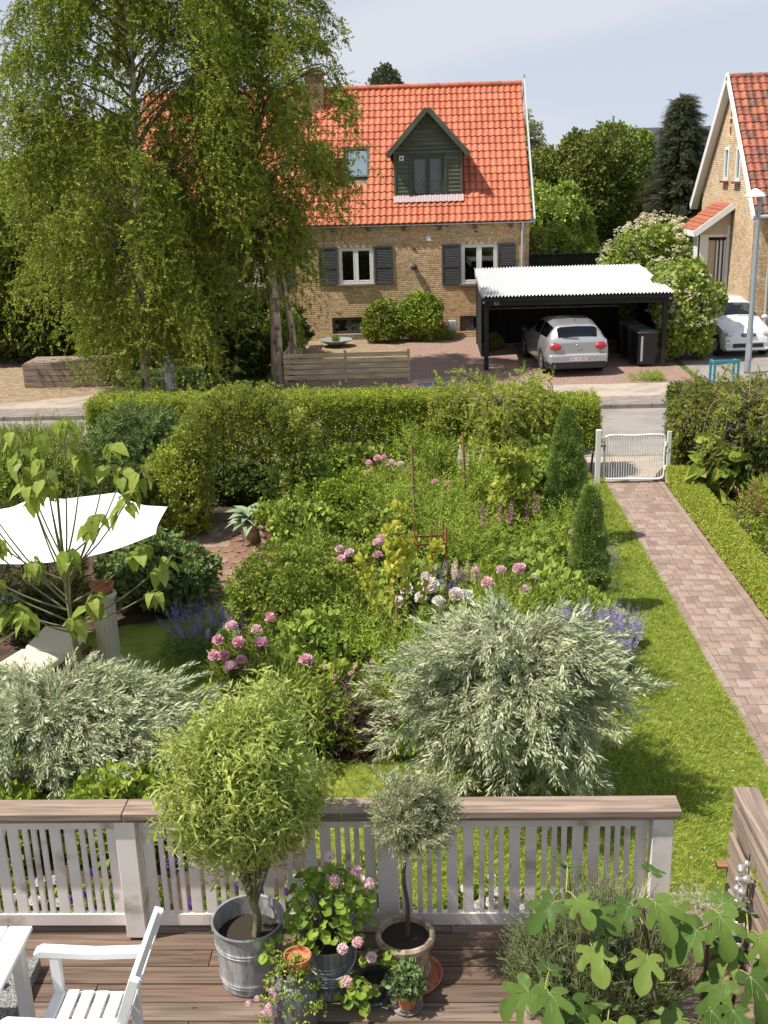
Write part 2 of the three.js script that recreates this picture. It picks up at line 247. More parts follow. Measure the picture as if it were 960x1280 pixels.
class Foliage { // many copies of one sprig with a colour each
  constructor(geo, mat, pal, seed) { this.g = geo; this.m = mat; this.pal = pal; this.R = rng(seed); this.mt = []; this.cl = []; }
  add(x, y, z, dx, dy, dz, s, pal) {
    const R = this.R; TV.set(dx, dy, dz); if (TV.lengthSq() < 1e-6) TV.set(0, 1, 0.01); TV.normalize(); Q.setFromUnitVectors(UPV, TV); Q2.setFromAxisAngle(UPV, R() * 6.2832); Q.multiply(Q2);
    MX.compose(new THREE.Vector3(x, y, z), Q, SV.set(s, s, s)); this.mt.push(MX.clone());
    const p = pal || this.pal, k = R() * (p.length - 1), i = Math.min(p.length - 2, Math.floor(k)), c = p.length > 1 ? mixc(p[i], p[i + 1], k - i) : p[0], b = 0.78 + 0.44 * R(); this.cl.push(mulc(c, b));
  }
  build(name, parent) {
    const m = new THREE.InstancedMesh(this.g, this.m, this.mt.length), c = new THREE.Color();
    this.mt.forEach((t, i) => { m.setMatrixAt(i, t); m.setColorAt(i, c.setRGB(...this.cl[i])); });
    m.name = name; m.userData.kind = 'stuff'; parent.add(m); TOTAL += this.mt.length; return m;
  }
}
let TOTAL = 0;
// turn a single leaf mesh: its length along dir, its upper side towards nrm
function setLeaf(m, dir, nrm) { const y = V(...dir).normalize(), z = V(...nrm); z.addScaledVector(y, -z.dot(y)); if (z.lengthSq() < 1e-6) z.set(0, 0.01, 1); z.normalize(); const x = y.clone().cross(z); m.quaternion.setFromRotationMatrix(new THREE.Matrix4().makeBasis(x, y, z)); }
// palettes (linear base colours)
const P = {
  privet: [[0.188, 0.248, 0.025], [0.324, 0.395, 0.043], [0.476, 0.526, 0.064]],
  privetLight: [[0.218, 0.272, 0.032], [0.350, 0.389, 0.048], [0.460, 0.487, 0.072]],
  birch: [[0.151, 0.200, 0.021], [0.256, 0.312, 0.034], [0.361, 0.399, 0.049]],
  dark: [[0.041, 0.067, 0.013], [0.084, 0.112, 0.018], [0.127, 0.156, 0.024]],
  mid: [[0.145, 0.198, 0.026], [0.230, 0.290, 0.037], [0.314, 0.373, 0.049]],
  fresh: [[0.194, 0.275, 0.029], [0.289, 0.377, 0.044], [0.386, 0.463, 0.058]],
  yellow: [[0.48, 0.50, 0.05], [0.60, 0.60, 0.08], [0.68, 0.64, 0.12]],
  lime: [[0.276, 0.338, 0.042], [0.385, 0.440, 0.059], [0.478, 0.507, 0.084]],
  willow: [[0.349, 0.418, 0.086], [0.488, 0.553, 0.142], [0.629, 0.685, 0.227]],
  silver: [[0.308, 0.352, 0.187], [0.462, 0.495, 0.297], [0.594, 0.616, 0.418]],
  olive: [[0.180, 0.208, 0.099], [0.324, 0.345, 0.181], [0.468, 0.483, 0.297]],
  roundTree: [[0.089, 0.121, 0.020], [0.154, 0.194, 0.032], [0.244, 0.268, 0.049]],
  currant: [[0.108, 0.168, 0.045], [0.180, 0.252, 0.070], [0.288, 0.360, 0.120]],
  blue: [[0.103, 0.171, 0.063], [0.186, 0.265, 0.099], [0.268, 0.361, 0.133]],
  spruce: [[0.054, 0.074, 0.034], [0.088, 0.103, 0.049], [0.127, 0.122, 0.066]],
  cypress: [[0.156, 0.239, 0.063], [0.265, 0.371, 0.091], [0.421, 0.514, 0.123]],
  elder: [[0.195, 0.268, 0.043], [0.301, 0.383, 0.061], [0.387, 0.477, 0.086]],
  fig: [[0.080, 0.150, 0.035], [0.110, 0.190, 0.045], [0.150, 0.240, 0.060]],
  bronze: [[0.208, 0.195, 0.046], [0.260, 0.260, 0.052], [0.390, 0.221, 0.091]],
  purpleLeaf: [[0.09, 0.05, 0.06], [0.15, 0.08, 0.09], [0.20, 0.11, 0.12]],
  grass: [[0.213, 0.294, 0.030], [0.300, 0.388, 0.047], [0.375, 0.450, 0.068], [0.450, 0.463, 0.111]],
  violet: [[0.22, 0.15, 0.42], [0.32, 0.23, 0.54], [0.42, 0.33, 0.62]],
  cream: [[0.62, 0.58, 0.36], [0.74, 0.70, 0.48]],
  pink: [[0.62, 0.20, 0.34], [0.74, 0.32, 0.44], [0.80, 0.45, 0.53]],
};
const G = {
  privet: clump(9, leaf(0.038, 0.020, { shape: OVAL }), 0.05, 0.5, 1),
  birch: spray(10, leaf(0.066, 0.050, { shape: [[0.12, 0.75], [0.35, 1], [0.7, 0.5]], fold: 0.15 }), 0.27, 1.2, 2, 0.0016),
  broad: clump(8, leaf(0.085, 0.055, { shape: OVAL, droop: 0.35 }), 0.08, 0.4, 3),
  tree: clump(14, leaf(0.13, 0.075, { shape: OVAL, droop: 0.3 }), 0.26, 0.3, 4),
  lance: spray(9, leaf(0.085, 0.022, { shape: LANCE, droop: 0.3 }), 0.18, 0.95, 5, 0.002),
  cherry: spray(8, leaf(0.085, 0.032, { shape: OVAL, droop: 0.3 }), 0.22, 0.85, 6, 0.002),
  silver: spray(11, leaf(0.078, 0.016, { shape: [[0.3, 1], [0.65, 0.8]], droop: 0.2, fold: 0.4 }), 0.17, 0.75, 7, 0.002),
  willow: clump(10, leaf(0.060, 0.0125, { shape: [[0.2, 0.9], [0.45, 1], [0.7, 0.7]], droop: 0.95, wave: 0.5 }), 0.11, 0.15, 8),
  currant: clump(7, leaf(0.070, 0.062, { shape: [[0.12, 0.6], [0.38, 1], [0.72, 0.7]], droop: 0.3, fold: 0.35 }), 0.10, 0.5, 9),
  rose: clump(9, leaf(0.05, 0.030, { shape: OVAL }), 0.07, 0.5, 10),
  fine: spray(16, leaf(0.030, 0.009, { shape: LANCE }), 0.12, 0.8, 11, 0.0015),
  needle: spray(26, leaf(0.022, 0.0038, { shape: LANCE, droop: 0 }), 0.16, 0.75, 12, 0.002),
  spruce: spray(34, leaf(0.132, 0.026, { shape: LANCE, droop: 0.360 }), 0.660, 1.200, 13, 0.005),
  scale: clump(16, leaf(0.055, 0.014, { shape: LANCE, droop: 0 }), 0.04, 0.9, 14),
  blade: clump(9, leaf(0.42, 0.016, { shape: [[0.3, 1], [0.65, 0.85]], droop: 0.55, fold: 0.5 }), 0.05, 1.0, 15),
  hosta: clump(1, leaf(0.26, 0.15, { shape: HEART, droop: 0.5 }), 0.01, 0.6, 16),
  fern: spray(18, leaf(0.07, 0.012, { shape: LANCE }), 0.34, 1.25, 17, 0.002),
  lawn: clump(9, leaf(0.042, 0.0048, { shape: LANCE, droop: 0.5, fold: 0.3 }), 0.045, 1.0, 18),
  oliveLeaf: spray(10, leaf(0.045, 0.009, { shape: LANCE, droop: 0.1 }), 0.10, 0.85, 19, 0.0015),
  geranium: clump(5, leaf(0.05, 0.058, { shape: ROUND, fold: -0.12 }), 0.06, 0.6, 20),
  umbel: clump(16, leaf(0.045, 0.045, { shape: ROUND, fold: 0 }), 0.14, 1.2, 22),
};
for (const g of [G.umbel]) g.scale(1, 0.35, 1);
// a flower spike: a stem set with small blooms
function spikeGeo(L, n, lf, seed, taper = 0.75) { const R = rng(seed), out = []; for (let i = 0; i < n; i++) { const t = i / n, a = i * 2.4; out.push(turned(lf, V(Math.cos(a) * 0.006, L * (0.25 + 0.75 * t), Math.sin(a) * 0.006), V(Math.cos(a), 0.35 + R() * 0.3, Math.sin(a)), R() * 6, 1 - taper * t * t)); } return merged(out); }
const bloom = leaf(0.024, 0.022, { shape: ROUND, fold: 0.5 });
G.salvia = spikeGeo(0.26, 26, leaf(0.020, 0.014, { shape: OVAL }), 31);
G.lupin = spikeGeo(0.34, 46, leaf(0.030, 0.024, { shape: ROUND, fold: 0.6 }), 32, 0.65);
G.foxglove = spikeGeo(0.42, 30, leaf(0.045, 0.030, { shape: ROUND, fold: 0.8, droop: 0.6 }), 33, 0.7);
// a full double bloom (peony, rose): rings of cupped petals round a heart
function doubleBloom(r, seed) {
  const R = rng(seed), out = [], pet = leaf(r * 0.95, r * 0.9, { shape: [[0.3, 0.7], [0.7, 1], [0.93, 0.7]], fold: 0.4, droop: -0.2, wave: 0.08 });
  for (let ring = 0; ring < 6; ring++) for (let i = 0, n = [7, 9, 9, 8, 6, 4][ring]; i < n; i++) { const a = (i / n) * 6.283 + ring * 0.5 + R() * 0.4, e = [-0.45, -0.05, 0.35, 0.75, 1.1, 1.4][ring] + (R() - 0.5) * 0.25, d = V(Math.cos(a) * Math.cos(e), Math.sin(e), Math.sin(a) * Math.cos(e)); const g = pet.clone(); g.rotateY(Math.PI); out.push(turned(g, V(0, r * 0.3, 0).addScaledVector(d, r * 0.12), d, Math.PI / 2 - a + (R() - 0.5), [0.8, 0.9, 0.95, 0.95, 0.9, 0.8][ring] * (0.85 + 0.3 * R()))); }
  return merged(out);
}
const BLOOM = [doubleBloom(0.068, 1), doubleBloom(0.06, 2), doubleBloom(0.075, 3)];
const petalMats = { pink: [[0.86, 0.54, 0.64], [0.87, 0.62, 0.70], [0.82, 0.45, 0.57]], pale: [[0.84, 0.62, 0.66], [0.83, 0.54, 0.60]], white: [[0.85, 0.82, 0.78], [0.86, 0.78, 0.76]], mauve: [[0.38, 0.17, 0.30], [0.33, 0.15, 0.27]] };
for (const k in petalMats) petalMats[k] = petalMats[k].map((c) => { const m = leafMat(0.4, 0.95); m.color.setRGB(...c); return m; });
// leaves on the lobes of a rounded bush or crown; local coordinates, base at y = 0
function lobed(F, R, { rx, ry, rz, cy, lobes = 20, n, s = [0.8, 1.25], lobeR = [0.2, 0.44], inner = 0.25, up = 0.3, flat = 0.0, cx = 0, cz = 0, kr = [0.42, 0.42] }) {
  const L = []; for (let i = 0; i < lobes; i++) { const a = i * 2.4 + R() * 0.8, e = Math.asin(lerp(-0.75 + flat, 0.98, (i + R()) / lobes)), k = kr[0] + kr[1] * R(); L.push([cx + Math.cos(a) * Math.cos(e) * rx * k, cy + Math.sin(e) * ry * k, cz + Math.sin(a) * Math.cos(e) * rz * k, lerp(...lobeR, R())]); }
  for (let i = 0; i < n; i++) {
    const l = L[Math.floor(R() * lobes)], u = R() * 2 - 1, a = R() * 6.283, q = Math.sqrt(1 - u * u), k = R() < inner ? Math.cbrt(R()) : 0.88 + 0.2 * R();
    const nx = Math.cos(a) * q, ny = u, nz = Math.sin(a) * q, x = l[0] + nx * l[3] * rx * k, y = l[1] + ny * l[3] * ry * k, z = l[2] + nz * l[3] * rz * k;
    if (y < 0.02) continue;
    F.add(x, y, z, nx + (R() - 0.5) * 1.1, ny + up + (R() - 0.5) * 0.9, nz + (R() - 0.5) * 1.1, lerp(...s, R()));
  }
}
let plantSeed = 1000;
// a bush: lobed foliage on a few stems
function bush(name, label, cat, [x, z], o) {
  const t = thing(name, label, cat, [x, o.y || 0, z], 0, o.group), seed = plantSeed += 13, R = rng(seed), F = new Foliage(o.geo, o.mat || M.leaf, o.pal, seed + 1);
  lobed(F, R, { cy: o.ry * 0.92, ...o }); F.build(o.part || 'foliage', t);
  const st = [], ns = o.stems ?? 5; for (let i = 0; i < ns; i++) { const a = R() * 6.28, q = 0.3 + 0.4 * R(), top = V((o.cx || 0) + Math.cos(a) * o.rx * q, (o.cy ?? o.ry * 0.92) * (0.9 + 0.4 * R()), (o.cz || 0) + Math.sin(a) * o.rz * q), r = o.stemR || 0.012; st.push(limb(curve([[Math.cos(a) * 0.06, -0.02, Math.sin(a) * 0.06], [top.x * 0.4, top.y * 0.5, top.z * 0.4], top], 4), [r, r * 0.8, r * 0.6, r * 0.5, r * 0.4], 5)); }
  if (ns) part('stems', st, o.stemMat || M.twig, t);
  return t;
}
// add single blooms as parts; spots are local [x, y, z]
function blooms(t, spots, kind, scale = 1, seed = 1, name = 'flower') { const R = rng(seed); for (const [x, y, z] of spots) { const m = part(name, BLOOM[Math.floor(R() * 3)], petalMats[kind][Math.floor(R() * petalMats[kind].length)], t), s = scale * (0.85 + 0.3 * R()); m.position.set(x, y, z); m.scale.setScalar(s); m.rotation.set((R() - 0.3) * 0.9, R() * 6, (R() - 0.5) * 0.8); } }
function stems(t, spots, mat = M.greenStem, r = 0.005) { part('flower_stems', spots.map(([x, y, z]) => limb([[x * 0.35, 0.05, z * 0.35], [x * 0.75, y * 0.6, z * 0.75], [x, y, z]], [r, r, r * 0.8], 4)), mat, t); }
// spikes of small flowers standing over a plant
function spikes(t, geo, pal, n, rx, rz, y0, y1, seed, name = 'flower_spikes', lean = 0.35, sc = [0.8, 1.2]) { const R = rng(seed), F = new Foliage(geo, M.petal, pal, seed + 3); for (let i = 0; i < n; i++) { const a = R() * 6.28, q = Math.sqrt(R()), x = Math.cos(a) * rx * q, z = Math.sin(a) * rz * q; F.add(x, lerp(y0, y1, R() * (1 - 0.5 * q * q) + 0.1), z, x / rx * lean + (R() - 0.5) * 0.3, 1, z / rz * lean + (R() - 0.5) * 0.3, lerp(...sc, R())); } F.build(name, t); }

// a tree with weeping shoots: trunk path, limbs that arch out and strands that hang from them
function weepingTree(name, label, [bx0, bz0], o) {
  const t = thing(name, label, 'tree', [bx0, 0, bz0], 0, o.group), R = rng(o.seed), pts = curve(o.trunk, 14), n = pts.length, rad = pts.map((_, i) => lerp(o.r0, o.r1, Math.pow(i / (n - 1), 0.7)));
  part('trunk', limb(pts, rad, 12, 0.5), o.bark, t);
  const F = new Foliage(o.geo, o.mat || M.leaf, o.pal, o.seed + 5), br = [], trunkC = new THREE.CatmullRomCurve3(pts);
  for (let i = 0; i < o.branches; i++) {
    const f = lerp(o.from, 1, Math.pow((i + R() * 0.8) / o.branches, 0.9)), s = trunkC.getPoint(f), az = i * 2.4 + (R() - 0.5) * 0.9, reach = o.reach(s.y, Math.cos(az), Math.sin(az)) * (0.55 + 0.5 * R()); if (reach < 0.15) continue;
    const rise = o.rise * reach * (0.5 + 0.6 * R()), c = Math.cos(az), d = Math.sin(az), e = V(s.x + c * reach, s.y + rise * 0.75 - reach * o.fall, s.z + d * reach);
    const bp = curve([s, [s.x + c * reach * 0.4, s.y + rise * 0.7, s.z + d * reach * 0.4], [s.x + c * reach * 0.78, s.y + rise, s.z + d * reach * 0.78], e], 8), r0 = Math.min(o.br || 0.05, 0.012 + reach * 0.014);
    br.push(limb(bp, bp.map((_, k) => lerp(r0, 0.006, k / 8)), 5));
    const bc = new THREE.CatmullRomCurve3(bp), ns = Math.max(3, Math.round(o.strands * reach));
    for (let k = 0; k < ns; k++) {
      const q = bc.getPoint(0.22 + 0.78 * Math.sqrt(R())), L = Math.min(o.hang[1], lerp(o.hang[0], o.hang[1], R() * R()) * (o.hangAt ? o.hangAt(q) : 1)), dx = (R() - 0.5) * 0.5 + c * 0.25, dz = (R() - 0.5) * 0.5 + d * 0.25, m = Math.max(2, Math.round(L / o.step));
      if (o.along) for (let j = 0; j < o.along; j++) { const w = bc.getPoint(0.12 + 0.88 * R()); F.add(w.x + (R() - 0.5) * 0.12, w.y + (R() - 0.4) * 0.1, w.z + (R() - 0.5) * 0.12, c * 0.6 + (R() - 0.5) * 1.6, 0.3 + (R() - 0.5) * 1.2, d * 0.6 + (R() - 0.5) * 1.6, 0.8 + 0.5 * R()); }
      for (let j = 0; j < m; j++) { const u = (j + R()) / m, y = q.y - L * u + 0.12 * Math.sin(u * 3.1) * L; if (y < 0.35) break; if (o.gap && o.gap(q.x, y) && R() < 0.9) continue; const sp = o.loose * (0.3 + u); F.add(q.x + dx * L * u * (1 - 0.45 * u) + (R() - 0.5) * sp, y, q.z + dz * L * u * (1 - 0.45 * u) + (R() - 0.5) * sp, dx * 0.8 + (R() - 0.5) * 1.1, -0.8 + (R() - 0.3) * 1.5, dz * 0.8 + (R() - 0.5) * 1.1, 0.75 + 0.5 * R()); }
    }
  }
  part('branches', br, o.branchMat || M.twig, t); F.build('foliage', t); return t;
}
// a broad tree: trunk, limbs, lobed crown
function roundTree(name, label, [x, z], o) {
  const t = thing(name, label, 'tree', [x, 0, z], 0, o.group), R = rng(o.seed), F = new Foliage(o.geo || G.tree, o.mat || M.leaf, o.pal, o.seed + 5);
  lobed(F, R, { lobes: 34, lobeR: [0.16, 0.34], ...o }); F.build('foliage', t);
  part('trunk', limb(curve([[0, -0.1, 0], [0.1, o.cy * 0.4, 0.05], [0, o.cy * 1.1, 0]], 6), [0.22, 0.19, 0.16, 0.14, 0.11, 0.08, 0.05].map((v) => v * (o.tr || 1)), 8), o.bark || M.bark, t);
  const b = []; for (let i = 0; i < 9; i++) { const a = i * 2.4, y = o.cy * (0.45 + 0.05 * i), q = 0.65; b.push(limb(curve([[0, y, 0], [Math.cos(a) * o.rx * q * 0.5, y + o.ry * 0.25, Math.sin(a) * o.rz * q * 0.5], [Math.cos(a) * o.rx * q, y + o.ry * 0.42, Math.sin(a) * o.rz * q]], 4), [0.07, 0.055, 0.04, 0.028, 0.015], 5)); }
  part('limbs', b, o.bark || M.bark, t); return t;
}

// ================= ground, street =================
setting('ground', sheet(-320, 320, -600, 60, -0.16), M.field);
setting('lawn', [bx(24.0, 0.3, 21.1, -1.5, -0.15, -10.5)], M.lawnSoil);
setting('gate_apron', sheet(2.6, 5.0, -21.1, -19.72, 0.006), M.pavement);
setting('road', sheet(-60, 60, -26.5, -21.65, -0.1), M.asphalt);
setting('pavement', bx(110, 0.24, 0.55, 0, -0.121, -21.33), M.pavement);
setting('pavement', bx(110, 0.24, 2.46, 0, -0.116, -27.78), M.pavement);
setting('kerb', Array.from({ length: 60 }, (_, i) => rbx(0.985, 0.24, 0.14, -30 + i, -0.11, -26.47, 0.012)), M.kerb);
setting('kerb', Array.from({ length: 60 }, (_, i) => rbx(0.985, 0.24, 0.10, -30 + i, -0.105, -21.64, 0.012)), M.kerb);
setting('verge_strip', sheet(-60, 60, -27.35, -26.55, 0.008), M.kerb);
setting('front_yard', bx(90, 0.2, 60, 0, -0.104, -59.05), M.field);
setting('gravel_yard', polySheet(wavy([[-3.9, -29.2], [-0.5, -29.1], [-0.45, -37.5], [-3.9, -37.5]], 60, 0.06, 4), 0.004), M.gravel);
setting('driveway', polySheet([[-0.45, -29.02], [7.2, -29.02], [7.2, -37.55], [-0.45, -37.55]], 0.006), M.driveBrick);
setting('gravel_drive', polySheet(wavy([[-30, -29.1], [-8.9, -29.1], [-9.3, -33], [-10.5, -37.5], [-30, -38]], 80, 0.1, 9), 0.005), M.gravel);
setting('side_drive', polySheet([[7.4, -29.02], [18, -29.02], [18, -36], [7.4, -36]], 0.005), M.asphalt);
const BED_ARCH = wavy([[-4.4, -20.9], [-1.9, -20.9], [-1.9, -17.75], [-4.4, -17.75]], 50, 0.04, 25);
setting('flower_bed', polySheet(BED_ARCH, 0.010), M.soil);
const BED_MAIN = wavy([[-2.35, -19.7], [2.45, -19.8], [2.5, -16], [2.42, -13.2], [2.2, -11.2], [0.5, -10.0], [-1.6, -10.0], [-2.5, -11.4], [-2.5, -13.6], [-1.9, -15], [-2.0, -17.2]], 120, 0.08, 21);
const BED_RIGHT = wavy([[4.75, -20.9], [9, -20.9], [9, -8], [4.75, -8]], 80, 0.02, 22), BED_DECK = wavy([[-8, -8.9], [-2.2, -9.4], [-0.2, -7.2], [1.3, -6.6], [1.3, -6.0], [-8, -6.0]], 90, 0.08, 23), BED_LEFT = wavy([[-9, -20.8], [-4.4, -20.8], [-4.2, -16.2], [-3.0, -15.1], [-3.0, -13.9], [-4.2, -13.3], [-5.0, -12.9], [-5.3, -9.5], [-9, -9.5]], 90, 0.08, 24);
setting('flower_bed', polySheet(BED_MAIN, 0.012), M.soil); setting('flower_bed', polySheet(BED_RIGHT, 0.012), M.soil); setting('flower_bed', polySheet(BED_DECK, 0.012), M.soil); setting('flower_bed', polySheet(BED_LEFT, 0.012), M.soil);
// brick path along the garden: pavers laid in a stretcher bond, an edging course each side
{
  const root = setting('garden_path', sheet(3.3, 4.34, -19.75, -2, 0.008), M.sand), R = rng(77), gs = [rbx(0.164, 0.06, 0.205, 0, 0, 0, 0.008), rbx(0.164, 0.06, 0.205, 0, 0, 0, 0.008), rbx(0.164, 0.06, 0.205, 0, 0, 0, 0.008), rbx(0.164, 0.06, 0.205, 0, 0, 0, 0.008)], rest = []; let n = 0;
  const half = [0, 1].map(() => rbx(0.080, 0.06, 0.205, 0, 0, 0, 0.008));
  for (let r = 0; r < 84; r++) for (let q = 0; q < (r % 2 ? 6 : 5); q++) {
    const odd = r % 2, end = odd && (q === 0 || q === 5), x = odd ? (q === 0 ? 3.440 : q === 5 ? 4.200 : 3.40 + q * 0.168) : 3.484 + q * 0.168, z = -19.62 + r * 0.209, y = -0.012 + R() * 0.006, g = end ? half[0] : gs[Math.floor(R() * 4)];
    if (z > -9.0 || n >= 300) { rest.push(g.clone().translate(x, y, z)); continue; } n++;
    const m = part('paver', g, M.path[Math.floor(R() * 5)], root); m.position.set(x, y, z); m.rotation.y = (R() - 0.5) * 0.03;
  }
  part('pavers', rest, M.path[1], root).userData.kind = 'stuff';
  const eg = rbx(0.10, 0.08, 0.215, 0, 0, 0, 0.008); for (let i = 0; i < 50; i++) { const z = -19.6 + i * 0.22; for (const [x, w] of [[4.295, 0], [3.345, 4]]) { const m = part('edging', eg, M.path[(w + Math.floor(R() * 2)) % 5], root); m.position.set(x + (R() - 0.5) * 0.006, -0.016 + R() * 0.006, z); } }
}
// crazy patio under the arch
{
  const root = setting('garden_patio', polySheet(wavy([[-3.95, -17.6], [-2.1, -17.6], [-2.1, -15.8], [-2.6, -14.7], [-3.2, -14.9], [-3.9, -16]], 50, 0.05, 31), 0.016), M.sand), R = rng(79);
  for (let i = 0; i < 9; i++) for (let j = 0; j < 11; j++) { const x = -3.9 + i * 0.21 + (j % 2) * 0.1, z = -17.5 + j * 0.25; if (x + z * 0.0 > -2.1 || z > -14.8 || x < -3.9 + Math.max(0, (z + 16.2)) * 0.55) continue; const k = 5 + Math.floor(R() * 2), pt = Array.from({ length: k }, (_, q) => { const a = (q / k) * 6.283 + 0.3 * R(), rr = 0.115 + 0.03 * R(); return [Math.cos(a) * rr, Math.sin(a) * rr * 1.15]; }); const m = part('paver', extrude(pt, 0.03, 0.006).rotateX(-Math.PI / 2), M.patio[Math.floor(R() * 3)], root); m.position.set(x, 0.0 + R() * 0.008, z); }
}

// ================= roof tiles =================
function tileGeo(w, len) {
  const n = 8, pos = [], uv = [], idx = [], h = (u) => 0.040 * Math.pow(0.5 + 0.5 * Math.cos(6.283 * (u - 0.78)), 1.3);
  for (const [z, dy] of [[0, 0], [len * 0.5, 0.012], [len, 0.034], [len + 0.002, -0.004]]) for (let i = 0; i <= n; i++) { const u = i / n; pos.push((u - 0.5) * w, h(u) + dy, z + (dy < 0 ? 0 : 0) + 0.02 * Math.pow(Math.abs(u - 0.3), 2)); uv.push((u - 0.5) * w, z); }
  for (let r = 0; r < 3; r++) for (let i = 0; i < n; i++) { const a = r * (n + 1) + i; idx.push(a, a + n + 1, a + 1, a + 1, a + n + 1, a + n + 2); }
  const g = new THREE.BufferGeometry(); g.setAttribute('position', new THREE.Float32BufferAttribute(pos, 3)); g.setAttribute('uv', new THREE.Float32BufferAttribute(uv, 2)); g.setIndex(idx); const q = g.toNonIndexed(); q.computeVertexNormals(); return toCreasedNormals(q, 0.8);
}
// lay tiles from an eave line up a slope; single tiles where pick() says so (up to 300), the rest joined
function tiling(parent, { x0, x1, eaveY, eaveZ, angle, length, tw, tl, mats, seed, pick, skip, frame }) {
  const R = rng(seed), base = tileGeo(tw * 1.04, tl * 1.08), rest = mats.map(() => []), ca = Math.cos(angle), sa = Math.sin(angle), rows = Math.round(length / tl), cols = Math.round((x1 - x0) / tw); let n = 0;
  for (let r = 0; r < rows; r++) for (let c = 0; c < cols; c++) {
    const d = length - (r + 1) * tl + tl, s = (rows - r) * tl, x = x0 + (c + 0.5) * tw, up = (r + 1) * tl, y = eaveY + up * sa + 0.03 * ca, z = eaveZ - up * ca + 0.03 * sa; if (skip && skip(x, y, z)) continue;
    const mi = Math.floor(R() * mats.length), rot = angle + (R() - 0.5) * 0.012;
    if (n < 300 && (!pick || pick(x, y, r, c))) { n++; const m = part('roof_tile', base, mats[mi], parent); m.rotation.x = rot; m.position.set(x, y + (R() - 0.5) * 0.006, z); } else rest[mi].push(base.clone().rotateX(rot).translate(x, y, z));
  }
  rest.forEach((l, i) => { if (l.length) part('roof_tiles', l, mats[i], parent).userData.kind = 'stuff'; });
}
// a window: frame mesh with panes as its pieces
function win(parent, x0, x1, y0, y1, z, o = {}) {
  const { fm = M.whitePaint, fw = 0.07, dp = 0.08, lights = 2, mull = 0.09, gap = 0.04 } = o, w = x1 - x0, h = y1 - y0, cx = (x0 + x1) / 2, cy = (y0 + y1) / 2, g = [rbx(w, fw, dp, cx, y0 + fw / 2, z), rbx(w, fw, dp, cx, y1 - fw / 2, z), rbx(fw, h - 2 * fw, dp, x0 + fw / 2, cy, z), rbx(fw, h - 2 * fw, dp, x1 - fw / 2, cy, z)], lw = (w - 2 * fw - (lights - 1) * mull) / lights;
  for (let i = 0; i < lights; i++) { const a = x0 + fw + i * (lw + mull); if (i) g.push(rbx(mull, h - 2 * fw, dp, a - mull / 2, cy, z)); const q = gap, zz = z + 0.012; g.push(rbx(lw, q, dp * 0.8, a + lw / 2, y0 + fw + q / 2, zz), rbx(lw, q, dp * 0.8, a + lw / 2, y1 - fw - q / 2, zz), rbx(q, h - 2 * fw - 2 * q, dp * 0.8, a + q / 2, cy, zz), rbx(q, h - 2 * fw - 2 * q, dp * 0.8, a + lw - q / 2, cy, zz)); }
  const m = part(o.name || 'window', g, fm, parent);
  for (let i = 0; i < lights; i++) { const a = x0 + fw + i * (lw + mull); part('pane', bx(lw - 2 * gap + 0.01, h - 2 * fw - 2 * gap + 0.01, 0.006, a + lw / 2, cy, z), M.glass, m); }
  if (o.sill) part('sill', rbx(w + 0.12, 0.07, 0.22, cx, y0 - 0.037, z + 0.06), o.sill, m);
  return m;
}

